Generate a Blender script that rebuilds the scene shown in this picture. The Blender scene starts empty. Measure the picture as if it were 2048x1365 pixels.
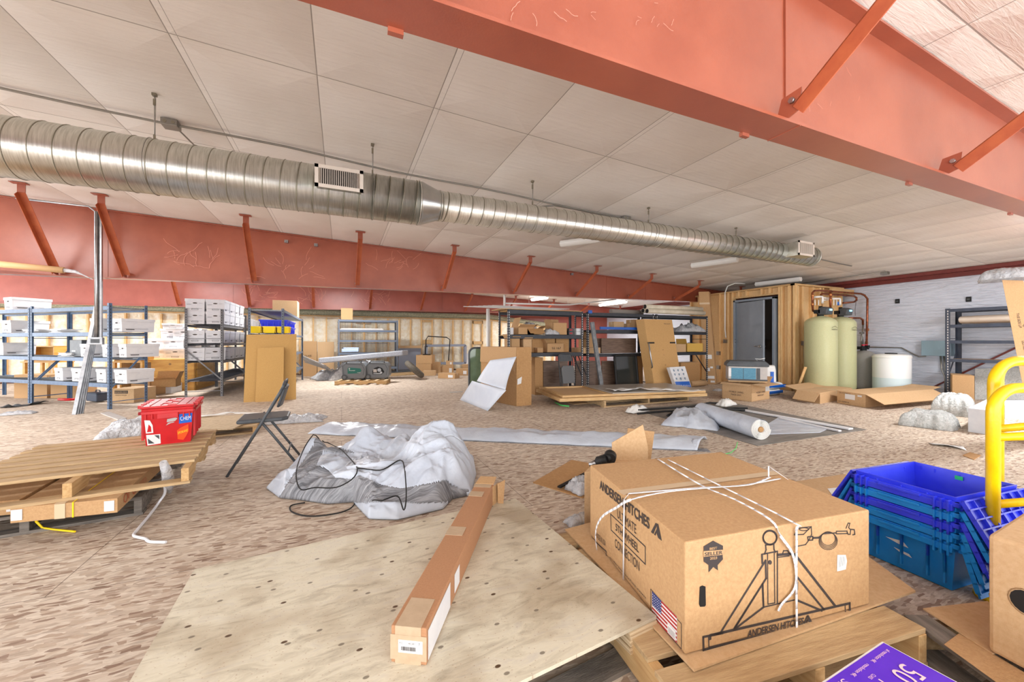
import bpy, math, random
from mathutils import Vector, Matrix, noise, Euler
random.seed(7)
scn = bpy.context.scene
COL = scn.collection
PI = math.pi
# ---------------------------------------------------------------- camera, world, lights
FPX = 780.0; HC = 1.15; HY = 682.5
YAW = math.radians(23.61)
CA, SA = math.cos(YAW), math.sin(YAW)
cd = bpy.data.cameras.new('camera'); cam = bpy.data.objects.new('camera', cd); COL.objects.link(cam)
cam.location = (0, 0, HC); cam.rotation_euler = (PI/2, 0, -YAW)
cd.sensor_width = 36; cd.lens = 36*FPX/2048; cd.clip_start = .02; cd.clip_end = 200
scn.camera = cam
w = bpy.data.worlds.new('world'); scn.world = w; w.use_nodes = True
w.node_tree.nodes['Background'].inputs[0].default_value = (.93, .96, 1, 1)
w.node_tree.nodes['Background'].inputs[1].default_value = 1.0
def area(name, loc, rot, sx, sy, power, col=(1, 1, 1)):
    l = bpy.data.lights.new(name, 'AREA'); l.shape = 'RECTANGLE'; l.size = sx; l.size_y = sy; l.energy = power; l.color = col
    o = bpy.data.objects.new(name, l); COL.objects.link(o); o.location = loc; o.rotation_euler = rot
    return o
# added fill lights, unseen, where the south and west walls are left out
area('fill_south', (2, -3.6, 1.4), (PI/2+.3, 0, 0), 17, 2.3, 500, (.98, .99, 1))
area('fill_west', (-9.5, 5, 1.4), (PI/2+.3, 0, -PI/2), 17, 2.3, 540, (.98, .99, 1))
scn.view_settings.view_transform = 'Standard'; scn.view_settings.look = 'None'
scn.view_settings.gamma = 1; scn.view_settings.use_curve_mapping = False
scn.view_settings.exposure = 0.4
# ---------------------------------------------------------------- geometry helpers
def P(xc, d, z=0): return Vector((CA*xc+SA*d, -SA*xc+CA*d, z))
def F(px, py, z=0):
    d = (HC-z)*FPX/(py-HY); return P((px-1024)/FPX*d, d, z)
def Dp(px, py, d): return P((px-1024)/FPX*d, d, HC-(py-HY)*d/FPX)
def Vp(px, py, v):
    t = (px-1024)/FPX; return Dp(px, py, v/(CA-SA*t))
def Up(px, py, u):
    t = (px-1024)/FPX; return Dp(px, py, u/(SA+CA*t))
def onpl(px, py, p0, n):
    r = Dp(px, py, 1)-Vector((0, 0, HC)); o = Vector((0, 0, HC))
    return o+r*((p0-o).dot(n)/r.dot(n))
def topx(p):
    xc = CA*p.x-SA*p.y; d = SA*p.x+CA*p.y
    return 1024+FPX*xc/d, HY-FPX*(p.z-HC)/d
CZ = lambda u: 3.10-.0417*u          # ceiling height
BZ = lambda u: 2.186+.0108*u         # underside of the rafters
WM = {}
class MB:
    def __init__(s): s.v = []; s.f = []; s.sm = []; s.mi = []
    def add(s, vs, fs, sm=False, m=0):
        k = len(s.v); s.v += [Vector(q) for q in vs]
        for f in fs: s.f.append([k+i for i in f]); s.sm.append(sm); s.mi.append(m)
        return s
    def ob(s, p, a, b, c, m=0):
        p, a, b, c = Vector(p), Vector(a), Vector(b), Vector(c)
        vs = [p, p+a, p+a+b, p+b, p+c, p+a+c, p+a+b+c, p+b+c]
        fs = [(0, 3, 2, 1), (4, 5, 6, 7), (0, 1, 5, 4), (1, 2, 6, 5), (2, 3, 7, 6), (3, 0, 4, 7)]
        if a.cross(b).dot(c) < 0: fs = [f[::-1] for f in fs]
        return s.add(vs, fs, False, m)
    def bx(s, c, sz, rz=0, m=0):
        c = Vector(c); R = Matrix.Rotation(rz, 3, 'Z')
        a, b, d = R@Vector((sz[0], 0, 0)), R@Vector((0, sz[1], 0)), Vector((0, 0, sz[2]))
        return s.ob(c-(a+b+d)/2, a, b, d, m)
    def beam(s, p, q, w, h, up=(0, 0, 1), m=0):
        p, q = Vector(p), Vector(q); d = q-p; up = Vector(up)
        sd = d.cross(up)
        if sd.length < 1e-6: sd = Vector((1, 0, 0))
        sd.normalize(); u = sd.cross(d).normalized()
        return s.ob(p-sd*w/2-u*h/2, sd*w, u*h, d, m)
    def prism(s, poly, ext, m=0):
        poly = [Vector(q) for q in poly]; ext = Vector(ext); n = len(poly)
        nn = Vector((0, 0, 0))
        for i in range(n): nn += poly[i].cross(poly[(i+1) % n])
        if nn.dot(ext) < 0: poly = poly[::-1]
        vs = poly+[q+ext for q in poly]
        fs = [list(range(n))[::-1], list(range(n, 2*n))]+[(i, (i+1) % n, n+(i+1) % n, n+i) for i in range(n)]
        return s.add(vs, fs, False, m)
    def tube(s, pts, r, seg=8, m=0, closed=False, sm=True):
        pts = [Vector(q) for q in pts]; n = len(pts); rs = r if isinstance(r, (list, tuple)) else [r]*n
        vs = []; fs = []; prev = None
        for i in range(n):
            a = pts[i-1] if (i > 0 or closed) else pts[0]; b = pts[(i+1) % n] if (i < n-1 or closed) else pts[-1]
            t = (b-a).normalized()
            if prev is None:
                x = t.cross(Vector((0, 0, 1)));
                if x.length < .1: x = t.cross(Vector((1, 0, 0)))
            else: x = prev-t*prev.dot(t)
            x.normalize(); prev = x; y = t.cross(x)
            for j in range(seg):
                g = 2*PI*j/seg; vs.append(pts[i]+(x*math.cos(g)+y*math.sin(g))*rs[i])
        for i in range(n if closed else n-1):
            for j in range(seg):
                k = (i+1) % n
                fs.append((i*seg+j, i*seg+(j+1) % seg, k*seg+(j+1) % seg, k*seg+j))
        s.add(vs, fs, sm, m)
        if not closed:
            k = len(s.v)-n*seg
            s.f.append([k+j for j in range(seg)][::-1]); s.sm.append(False); s.mi.append(m)
            s.f.append([k+(n-1)*seg+j for j in range(seg)]); s.sm.append(False); s.mi.append(m)
        return s
    def cyl(s, p, q, r, r1=None, seg=16, m=0): return s.tube([p, q], [r, r if r1 is None else r1], seg, m)
    def lathe(s, c, prof, seg=24, m=0, ax=None, sm=True):
        c = Vector(c); R = Matrix.Identity(3) if ax is None else Vector((0, 0, 1)).rotation_difference(Vector(ax)).to_matrix()
        vs = []; fs = []
        for (r, z) in prof:
            for j in range(seg):
                g = 2*PI*j/seg; vs.append(c+R@Vector((r*math.cos(g), r*math.sin(g), z)))
        for i in range(len(prof)-1):
            for j in range(seg): fs.append((i*seg+j, i*seg+(j+1) % seg, (i+1)*seg+(j+1) % seg, (i+1)*seg+j))
        return s.add(vs, fs, sm, m)
    def disc(s, c, n, r, seg=20, m=0):
        c = Vector(c); n = Vector(n).normalized(); x = n.orthogonal().normalized(); y = n.cross(x)
        return s.add([c+(x*math.cos(2*PI*j/seg)+y*math.sin(2*PI*j/seg))*r for j in range(seg)], [list(range(seg))], False, m)
    def grid(s, fn, nu, nv, m=0, sm=True, flip=False):
        vs = [fn(i/nu, j/nv) for j in range(nv+1) for i in range(nu+1)]
        fs = [(j*(nu+1)+i, j*(nu+1)+i+1, (j+1)*(nu+1)+i+1, (j+1)*(nu+1)+i) for j in range(nv) for i in range(nu)]
        if flip: fs = [q[::-1] for q in fs]
        return s.add(vs, fs, sm, m)
    def strip(s, pts, wd, n, off=.0012, m=0):
        # a printed or laid line of width wd on a plane with normal n
        n = Vector(n).normalized(); pts = [Vector(q)+n*off for q in pts]
        for i in range(len(pts)-1):
            d = (pts[i+1]-pts[i])
            if d.length < 1e-6: continue
            sd = d.normalized().cross(n)*wd/2; e = d.normalized()*wd*.35
            s.add([pts[i]-sd-e, pts[i]+sd-e, pts[i+1]+sd+e, pts[i+1]-sd+e], [(0, 1, 2, 3)], False, m)
        return s
    def build(s, name, mats, parent=None, bevel=0, solid=0, local=False, sub=0):
        me = bpy.data.meshes.new(name)
        if not isinstance(mats, (list, tuple)): mats = [mats]
        vs = s.v
        if parent is not None and not local:
            inv = WM[parent.name].inverted(); vs = [inv@q for q in vs]
        me.from_pydata([tuple(q) for q in vs], [], s.f)
        for mm in mats: me.materials.append(mm)
        me.polygons.foreach_set('use_smooth', s.sm)
        me.polygons.foreach_set('material_index', [min(i, len(mats)-1) for i in s.mi])
        me.update()
        o = bpy.data.objects.new(name, me); COL.objects.link(o)
        if parent is not None: o.parent = parent; WM[o.name] = WM[parent.name]
        else: WM[o.name] = Matrix.Identity(4)
        if solid: k = o.modifiers.new('solid', 'SOLIDIFY'); k.thickness = solid; k.offset = 1
        if bevel:
            k = o.modifiers.new('bevel', 'BEVEL'); k.width = bevel; k.segments = 2; k.limit_method = 'ANGLE'; k.angle_limit = .7
        if sub: k = o.modifiers.new('sub', 'SUBSURF'); k.levels = sub; k.render_levels = sub
        return o
def tag(o, label=None, cat=None, group=None, kind=None):
    if label: o['label'] = label
    if cat: o['category'] = cat
    if group: o['group'] = group
    if kind: o['kind'] = kind
    return o
def T(name, label, cat, loc=(0, 0, 0), rz=0, group=None, kind=None):
    o = bpy.data.objects.new(name, None); COL.objects.link(o); o.empty_display_size = .1
    o.location = loc; o.rotation_euler = (0, 0, rz); tag(o, label, cat, group, kind)
    WM[o.name] = Matrix.Translation(Vector(loc))@Matrix.Rotation(rz, 4, 'Z')
    return o
def dup(root, loc, rz=0, label=None, group=None, sc=None):
    r = root.copy(); COL.objects.link(r); r.location = loc; r.rotation_euler = (0, 0, rz)
    WM[r.name] = Matrix.Translation(Vector(loc))@Matrix.Rotation(rz, 4, 'Z')
    if label: r['label'] = label
    if group: r['group'] = group
    if sc: r.scale = sc
    def rec(a, b):
        for ch in KIDS.get(a.name, list(a.children)):
            c = ch.copy(); COL.objects.link(c); c.parent = b; rec(ch, c)
    rec(root, r); return r
KIDS = {}
def smooth(pts, k=6):
    pts = [Vector(p) for p in pts]; out = []
    for i in range(len(pts)-1):
        p0 = pts[max(i-1, 0)]; p1, p2 = pts[i], pts[i+1]; p3 = pts[min(i+2, len(pts)-1)]
        for j in range(k):
            t = j/k; out.append(.5*((2*p1)+(p2-p0)*t+(2*p0-5*p1+4*p2-p3)*t*t+(3*p1-p0-3*p2+p3)*t**3))
    return out+[pts[-1]]
def ang(a): return math.atan2(a.y, a.x)
# ---------------------------------------------------------------- materials
def lin(c):
    c = c/255
    return c/12.92 if c <= .04045 else ((c+.055)/1.055)**2.4
def rgb(c): return (lin(c[0]), lin(c[1]), lin(c[2]), 1)
def newmat(name):
    m = bpy.data.materials.new(name); m.use_nodes = True
    nt = m.node_tree; return m, nt, nt.nodes['Principled BSDF']
def N(nt, t, **k):
    n = nt.nodes.new(t)
    for a, b in k.items():
        if a.startswith('i_'):
            key = a[2:]; key = int(key) if key.isdigit() else key.replace('_', ' ')
            n.inputs[key].default_value = b
        else: setattr(n, a, b)
    return n
def mat(name, c, rough=.6, metal=0, c2=None, ns=6, st=(1, 1, 1), bump=0, bs=60, bst=None, detail=4, lo=.35, hi=.65, spec=.5, alpha=1, trans=0, emit=0, bd=.02):
    m, nt, b = newmat(name); L = nt.links.new
    b.inputs['Base Color'].default_value = rgb(c); b.inputs['Roughness'].default_value = rough; b.inputs['Metallic'].default_value = metal
    b.inputs['Specular IOR Level'].default_value = spec
    tc = N(nt, 'ShaderNodeTexCoord')
    if c2 is not None:
        mp = N(nt, 'ShaderNodeMapping'); mp.inputs['Scale'].default_value = st; L(tc.outputs['Object'], mp.inputs[0])
        nz = N(nt, 'ShaderNodeTexNoise', i_Scale=ns, i_Detail=detail, i_Roughness=.6); L(mp.outputs[0], nz.inputs['Vector'])
        r = N(nt, 'ShaderNodeValToRGB'); r.color_ramp.elements[0].position = lo; r.color_ramp.elements[1].position = hi
        r.color_ramp.elements[0].color = rgb(c); r.color_ramp.elements[1].color = rgb(c2)
        L(nz.outputs[0], r.inputs[0]); L(r.outputs[0], b.inputs['Base Color'])
    if bump:
        mp2 = N(nt, 'ShaderNodeMapping'); mp2.inputs['Scale'].default_value = bst or st; L(tc.outputs['Object'], mp2.inputs[0])
        n2 = N(nt, 'ShaderNodeTexNoise', i_Scale=bs, i_Detail=3); L(mp2.outputs[0], n2.inputs['Vector'])
        bp = N(nt, 'ShaderNodeBump', i_Strength=bump, i_Distance=bd); L(n2.outputs[0], bp.inputs['Height']); L(bp.outputs[0], b.inputs['Normal'])
    if alpha < 1: b.inputs['Alpha'].default_value = alpha
    if trans: b.inputs['Transmission Weight'].default_value = trans
    if emit: b.inputs['Emission Color'].default_value = rgb(c); b.inputs['Emission Strength'].default_value = emit
    return m
CB = mat('cardboard', (196, 158, 114), .85, c2=(184, 145, 102), ns=90, bump=.15, bs=300)
CB2 = mat('cardboard_light', (206, 172, 132), .85, c2=(196, 160, 118), ns=60, bump=.1, bs=300)
CB3 = mat('cardboard_dark', (176, 134, 88), .85, c2=(188, 146, 98), ns=40)
CBI = mat('cardboard_edge', (150, 116, 80), .9)
TAPE = mat('paper_tape', (192, 168, 140), .45, c2=(182, 158, 130), ns=30)
CTAPE = mat('clear_tape', (214, 190, 158), .25)
INK = mat('black_ink', (62, 54, 52), .8)
BLK = mat('black', (14, 14, 15), .6)
WHT = mat('white_paper', (232, 232, 232), .6)
WPL = mat('white_plastic', (235, 235, 232), .35)
FBX = mat('file_box_white', (226, 226, 228), .7, c2=(214, 215, 220), ns=8)
FBX2 = mat('file_box_grey', (196, 190, 184), .7, c2=(184, 180, 178), ns=8)
RED = mat('primer_red', (166, 86, 60), .38, c2=(152, 74, 50), ns=2.5, bump=.05, bs=120, detail=6)
RED3 = mat('primer_red_far', (168, 84, 68), .5, c2=(154, 72, 56), ns=2.5, detail=6)
for m_ in (RED, RED3):
    b_ = m_.node_tree.nodes['Principled BSDF']; b_.inputs['Coat Weight'].default_value = .7; b_.inputs['Coat Roughness'].default_value = .3
REDD = mat('primer_red_dark', (120, 48, 40), .5, c2=(108, 42, 36), ns=3)
BRACE = mat('brace_red', (188, 100, 62), .45, c2=(172, 84, 54), ns=8)
SCR = mat('scratch', (222, 150, 130), .6)
GALV = mat('galvanised', (226, 226, 220), .33, 1, c2=(196, 196, 188), ns=7, st=(14, 1, 1), bump=.06, bs=20, detail=6, bd=.01)
GALR = mat('galvanised_seam', (150, 146, 132), .45, 1)
STL = mat('steel', (176, 178, 180), .35, 1, c2=(150, 152, 156), ns=10)
CND = mat('conduit', (150, 148, 142), .42, .8)
RKB = mat('rack_blue', (92, 116, 146), .5, c2=(78, 98, 126), ns=14, bump=.05)
RKG = mat('rack_grey', (132, 132, 134), .5, c2=(114, 114, 118), ns=14)
RKD = mat('rack_slate', (96, 106, 122), .5)
RKK = mat('rack_black', (50, 54, 62), .5, c2=(40, 44, 52), ns=10)
WIRE = mat('wire_deck', (170, 178, 182), .45, .6, c2=(120, 126, 132), ns=60, st=(1, 4, 1))
PW = mat('pine', (222, 188, 138), .7, c2=(202, 160, 106), ns=5, st=(1, 9, 9), bump=.1, bs=30, detail=6)
PWV = mat('pine_upright', (242, 208, 154), .7, c2=(226, 180, 120), ns=6, st=(9, 9, 1), detail=6)
PAL = mat('pallet_wood', (206, 178, 136), .8, c2=(166, 136, 98), ns=4, st=(1.2, 14, 14), bump=.2, bs=30, detail=8, lo=.3, hi=.7)
PALY = mat('pallet_wood_across', (214, 180, 130), .8, c2=(184, 142, 90), ns=4, st=(14, 1.2, 14), bump=.2, bs=30, detail=8, lo=.3, hi=.7)
PALG = mat('pallet_wood_grey', (132, 124, 116), .85, c2=(92, 86, 80), ns=4, st=(1.5, 10, 10), bump=.25, bs=30, detail=8)
WALN = mat('walnut_laminate', (128, 104, 88), .5, c2=(92, 72, 60), ns=4, st=(1.2, 1.2, 14), detail=8)
OAK = mat('oak_veneer', (216, 168, 88), .45, c2=(196, 142, 66), ns=3, st=(1, 1, 5), detail=6)
FOAMG = mat('grey_foam', (176, 178, 184), .9, c2=(140, 142, 150), ns=60)
DGR = mat('dark_grey_plastic', (66, 70, 74), .45, c2=(78, 82, 86), ns=12)
GGR = mat('generator_grey', (112, 116, 120), .4)
YEL = mat('yellow_paint', (246, 208, 8), .28, c2=(238, 192, 10), ns=14, bump=.04)
BLU = mat('blue_plastic', (44, 58, 230), .38, c2=(54, 70, 236), ns=8)
TEAL = mat('light_blue_plastic', (16, 130, 218), .38, c2=(24, 142, 226), ns=8)
REDP = mat('red_plastic', (208, 18, 28), .38, c2=(190, 14, 24), ns=8)
PURP = mat('purple_print', (84, 30, 196), .45, c2=(92, 38, 206), ns=6)
CLRW = mat('clear_wrap', (232, 234, 238), .18, c2=(205, 208, 215), ns=26, bump=.9, bs=30, alpha=.62, bd=.03)
BUB = mat('bubble_wrap', (240, 243, 243), .12, c2=(206, 211, 210), ns=38, bump=1, bs=55, alpha=.66, bd=.02)
TARPW = mat('white_vinyl', (204, 212, 224), .32, c2=(190, 198, 212), ns=3, bump=.5, bs=7, detail=3, bd=.04)
GLS = mat('tinted_glass', (120, 140, 112), .08, c2=(98, 118, 92), ns=3)
CU = mat('copper', (176, 104, 72), .35, .8, c2=(120, 72, 54), ns=12)
TANK = mat('fibreglass_tank', (202, 204, 162), .28, c2=(188, 190, 142), ns=60, st=(1, 1, 4), bump=.3, bs=50, bst=(2, 2, 12))
TANKG = mat('grey_tank', (156, 154, 148), .4, c2=(142, 140, 134), ns=50, st=(1, 1, 4))
DOORM = mat('door_grey', (132, 142, 154), .42, c2=(142, 152, 164), ns=1.5)
BLUL = mat('blue_label', (20, 98, 200), .4)
LAMP = mat('lit_tube', (255, 255, 255), .4, emit=9)
LCD = mat('lit_screen', (150, 215, 240), .3, emit=1.2)
STRAP = mat('white_strap', (238, 240, 246), .4)
def m_floor():
    m, nt, b = newmat('osb_floor'); L = nt.links.new
    tc = N(nt, 'ShaderNodeTexCoord'); b.inputs['Roughness'].default_value = .75
    nz = N(nt, 'ShaderNodeTexNoise', i_Scale=4.5, i_Detail=2); L(tc.outputs['Object'], nz.inputs['Vector'])
    dis = N(nt, 'ShaderNodeVectorMath', operation='MULTIPLY_ADD'); dis.inputs[1].default_value = (.04, .04, 0)
    L(nz.outputs['Color'], dis.inputs[0]); L(tc.outputs['Object'], dis.inputs[2])
    def layer(rot, sc, pal):
        mp = N(nt, 'ShaderNodeMapping'); mp.inputs['Rotation'].default_value = (0, 0, rot); mp.inputs['Scale'].default_value = sc; L(dis.outputs[0], mp.inputs[0])
        vo = N(nt, 'ShaderNodeTexVoronoi', voronoi_dimensions='2D', i_Scale=1, i_Randomness=1.0); L(mp.outputs[0], vo.inputs['Vector'])
        se = N(nt, 'ShaderNodeSeparateColor'); L(vo.outputs['Color'], se.inputs[0])
        r = N(nt, 'ShaderNodeValToRGB'); cr = r.color_ramp
        while len(cr.elements) < len(pal): cr.elements.new(.5)
        for i, (p, c) in enumerate(pal): cr.elements[i].position = p; cr.elements[i].color = rgb(c)
        L(se.outputs[0], r.inputs[0]); return r, se, vo
    pal1 = [(0, (190, 172, 154)), (.3, (212, 196, 178)), (.6, (224, 210, 192)), (.85, (234, 222, 206)), (1, (164, 140, 120))]
    r1, s1, v1 = layer(.2, (21, 62, 1), pal1)
    r2, s2, v2 = layer(1.25, (23, 68, 1), [(0, (196, 178, 160)), (.5, (220, 204, 186)), (.9, (230, 218, 202)), (1, (148, 122, 104))])
    r3, s3, v3 = layer(-.65, (22, 64, 1), [(0, (150, 124, 106)), (.5, (188, 166, 146)), (1, (214, 196, 176))])
    def sel(s, lo, hi):
        q = N(nt, 'ShaderNodeMapRange'); q.inputs[1].default_value = lo; q.inputs[2].default_value = hi; L(s.outputs[1], q.inputs[0]); return q
    def mix(fac, a, c):
        x = N(nt, 'ShaderNodeMix', data_type='RGBA'); L(fac, x.inputs[0]); L(a, x.inputs[6]); L(c, x.inputs[7]); return x.outputs[2]
    c1 = mix(sel(s2, .5, .51).outputs[0], r1.outputs[0], r2.outputs[0])
    c2 = mix(sel(s3, .74, .75).outputs[0], c1, r3.outputs[0])
    # fine fibre
    mpf = N(nt, 'ShaderNodeMapping'); mpf.inputs['Rotation'].default_value = (0, 0, .5); mpf.inputs['Scale'].default_value = (22, 190, 1); L(dis.outputs[0], mpf.inputs[0])
    nf = N(nt, 'ShaderNodeTexNoise', i_Scale=1, i_Detail=5); L(mpf.outputs[0], nf.inputs['Vector'])
    rf = N(nt, 'ShaderNodeValToRGB'); rf.color_ramp.elements[0].position = .3; rf.color_ramp.elements[0].color = (.66, .63, .6, 1); rf.color_ramp.elements[1].position = .6; rf.color_ramp.elements[1].color = (1, 1, 1, 1)
    L(nf.outputs[0], rf.inputs[0])
    mu = N(nt, 'ShaderNodeMix', data_type='RGBA', blend_type='MULTIPLY'); mu.inputs[0].default_value = .45; L(c2, mu.inputs[6]); L(rf.outputs[0], mu.inputs[7])
    # sheet joints 2.44 x 1.22
    br = N(nt, 'ShaderNodeTexBrick', i_Scale=1.0); br.inputs['Mortar Size'].default_value = .0022; br.inputs['Brick Width'].default_value = 2.44; br.inputs['Row Height'].default_value = 1.22
    br.inputs['Color1'].default_value = (1, 1, 1, 1); br.inputs['Color2'].default_value = (.95, .95, .95, 1); br.inputs['Mortar'].default_value = (.35, .32, .3, 1)
    L(tc.outputs['Object'], br.inputs['Vector'])
    mu2 = N(nt, 'ShaderNodeMix', data_type='RGBA', blend_type='MULTIPLY'); mu2.inputs[0].default_value = 1; L(mu.outputs[2], mu2.inputs[6]); L(br.outputs[0], mu2.inputs[7])
    # broad dirt
    nd = N(nt, 'ShaderNodeTexNoise', i_Scale=.9, i_Detail=5); L(tc.outputs['Object'], nd.inputs['Vector'])
    rd = N(nt, 'ShaderNodeValToRGB'); rd.color_ramp.elements[0].position = .3; rd.color_ramp.elements[0].color = (.86, .83, .82, 1); rd.color_ramp.elements[1].position = .65; rd.color_ramp.elements[1].color = (1, 1, 1, 1); L(nd.outputs[0], rd.inputs[0])
    mu3 = N(nt, 'ShaderNodeMix', data_type='RGBA', blend_type='MULTIPLY'); mu3.inputs[0].default_value = .8; L(mu2.outputs[2], mu3.inputs[6]); L(rd.outputs[0], mu3.inputs[7])
    L(mu3.outputs[2], b.inputs['Base Color'])
    bp = N(nt, 'ShaderNodeBump', i_Strength=.25, i_Distance=.01); L(nf.outputs[0], bp.inputs['Height']); L(bp.outputs[0], b.inputs['Normal'])
    return m
OSB = m_floor()
def seam_mat(name, base, base2, vlines, uper, uoff):
    # white liner sheet: taped joints every uper along x, and at the listed y
    m, nt, b = newmat(name); L = nt.links.new; b.inputs['Roughness'].default_value = .42
    tc = N(nt, 'ShaderNodeTexCoord'); sp = N(nt, 'ShaderNodeSeparateXYZ'); L(tc.outputs['Object'], sp.inputs[0])
    def mth(op, a, v=None, v2=None):
        q = N(nt, 'ShaderNodeMath', operation=op)
        if hasattr(a, 'type'): L(a, q.inputs[0])
        else: q.inputs[0].default_value = a
        for i, x in ((1, v), (2, v2)):
            if x is None: continue
            if hasattr(x, 'type'): L(x, q.inputs[i])
            else: q.inputs[i].default_value = x
        return q.outputs[0]
    fr = mth('PINGPONG', mth('SUBTRACT', sp.outputs[0], uoff), uper/2)
    l1 = mth('LESS_THAN', fr, .0035)
    fr2 = mth('PINGPONG', mth('SUBTRACT', sp.outputs[0], uoff+.045), uper)
    l1b = mth('LESS_THAN', fr2, .002)
    acc = mth('MAXIMUM', l1, l1b); pil = fr
    for v in vlines:
        dd = mth('ABSOLUTE', mth('SUBTRACT', sp.outputs[1], v))
        acc = mth('MAXIMUM', acc, mth('LESS_THAN', dd, .004))
        pil = mth('MINIMUM', pil, dd)
    nz = N(nt, 'ShaderNodeTexNoise', i_Scale=1.3, i_Detail=4); L(tc.outputs['Object'], nz.inputs['Vector'])
    r = N(nt, 'ShaderNodeValToRGB'); r.color_ramp.elements[0].position = .3; r.color_ramp.elements[0].color = rgb(base2); r.color_ramp.elements[1].position = .65; r.color_ramp.elements[1].color = rgb(base)
    L(nz.outputs[0], r.inputs[0])
    x = N(nt, 'ShaderNodeMix', data_type='RGBA'); L(mth('MULTIPLY', acc, .75), x.inputs[0]); L(r.outputs[0], x.inputs[6]); x.inputs[7].default_value = rgb((120, 112, 104)); L(x.outputs[2], b.inputs['Base Color'])
    mp = N(nt, 'ShaderNodeMapping'); mp.inputs['Scale'].default_value = (2.2, 22, 1); mp.inputs['Rotation'].default_value = (0, 0, .2); L(tc.outputs['Object'], mp.inputs[0])
    n2 = N(nt, 'ShaderNodeTexNoise', i_Scale=1.2, i_Detail=6, i_Roughness=.65, i_Distortion=.6); L(mp.outputs[0], n2.inputs['Vector'])
    h = mth('ADD', mth('MULTIPLY', mth('SMOOTH_MIN', pil, .22, .2), .35), mth('MULTIPLY', n2.outputs[0], .022))
    bp = N(nt, 'ShaderNodeBump', i_Strength=.55, i_Distance=.6); L(h, bp.inputs['Height']); L(bp.outputs[0], b.inputs['Normal'])
    return m
CEIL = seam_mat('ceiling_liner', (240, 237, 233), (230, 225, 219), [1.0, 3.2, 4.9, 6.5, 9.9, 11.5], .862, .697)
def m_wrapwall():
    m, nt, b = newmat('white_wrapped_wall'); L = nt.links.new; b.inputs['Roughness'].default_value = .3; b.inputs['Base Color'].default_value = rgb((216, 222, 236))
    tc = N(nt, 'ShaderNodeTexCoord'); mp = N(nt, 'ShaderNodeMapping'); mp.inputs['Scale'].default_value = (1, 1.2, 9); mp.inputs['Rotation'].default_value = (.25, 0, 0); L(tc.outputs['Object'], mp.inputs[0])
    n = N(nt, 'ShaderNodeTexNoise', i_Scale=2.6, i_Detail=5, i_Distortion=.8); L(mp.outputs[0], n.inputs['Vector'])
    bp = N(nt, 'ShaderNodeBump', i_Strength=.8, i_Distance=.06); L(n.outputs[0], bp.inputs['Height']); L(bp.outputs[0], b.inputs['Normal'])
    return m
WRAP = m_wrapwall()
def m_ply():
    m, nt, b = newmat('weathered_plywood'); L = nt.links.new; b.inputs['Roughness'].default_value = .6
    tc = N(nt, 'ShaderNodeTexCoord')
    mp = N(nt, 'ShaderNodeMapping'); mp.inputs['Scale'].default_value = (2.0, 7, 4); L(tc.outputs['Object'], mp.inputs[0])
    n = N(nt, 'ShaderNodeTexNoise', i_Scale=2.6, i_Detail=10, i_Roughness=.68, i_Distortion=.9); L(mp.outputs[0], n.inputs['Vector'])
    r = N(nt, 'ShaderNodeValToRGB'); cr = r.color_ramp; cr.elements.new(.5); cr.elements.new(.6)
    for e, (p, c) in zip(cr.elements, [(.26, (158, 148, 130)), (.4, (196, 188, 168)), (.52, (216, 209, 188)), (.7, (204, 198, 184))]): e.position = p; e.color = rgb(c)
    L(n.outputs[0], r.inputs[0])
    n2 = N(nt, 'ShaderNodeTexNoise', i_Scale=3.2, i_Detail=4); L(tc.outputs['Object'], n2.inputs['Vector'])
    r2 = N(nt, 'ShaderNodeValToRGB'); r2.color_ramp.elements[0].position = .36; r2.color_ramp.elements[0].color = rgb((200, 186, 172)); r2.color_ramp.elements[1].position = .55; r2.color_ramp.elements[1].color = (1, 1, 1, 1); L(n2.outputs[0], r2.inputs[0])
    mu = N(nt, 'ShaderNodeMix', data_type='RGBA', blend_type='MULTIPLY'); mu.inputs[0].default_value = .7; L(r.outputs[0], mu.inputs[6]); L(r2.outputs[0], mu.inputs[7])
    # rusty spill and small dark specks
    def spot(sc, th, col, inp, rnd=1.0, fac=1.0, seedoff=0):
        mp3 = N(nt, 'ShaderNodeMapping'); mp3.inputs['Location'].default_value = (seedoff, seedoff, 0); mp3.inputs['Scale'].default_value = (1, 1.6, 0); L(tc.outputs['Object'], mp3.inputs[0])
        vo = N(nt, 'ShaderNodeTexVoronoi', voronoi_dimensions='2D', i_Scale=sc, i_Randomness=rnd); L(mp3.outputs[0], vo.inputs['Vector'])
        lt = N(nt, 'ShaderNodeMapRange'); lt.inputs[1].default_value = th; lt.inputs[2].default_value = th*.7; lt.inputs[3].default_value = 0; lt.inputs[4].default_value = fac; L(vo.outputs['Distance'], lt.inputs[0])
        x = N(nt, 'ShaderNodeMix', data_type='RGBA'); L(lt.outputs[0], x.inputs[0]); L(inp, x.inputs[6]); x.inputs[7].default_value = rgb(col); return x.outputs[2]
    c = spot(4.6, .05, (104, 94, 80), mu.outputs[2], fac=.8)
    c = spot(3.1, .035, (84, 62, 40), c, seedoff=3.3)
    c = spot(26, .07, (150, 110, 76), c, fac=.45, seedoff=1.7)
    L(c, b.inputs['Base Color'])
    bp = N(nt, 'ShaderNodeBump', i_Strength=.2, i_Distance=.01); L(n.outputs[0], bp.inputs['Height']); L(bp.outputs[0], b.inputs['Normal'])
    return m
PLY = m_ply()
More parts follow.
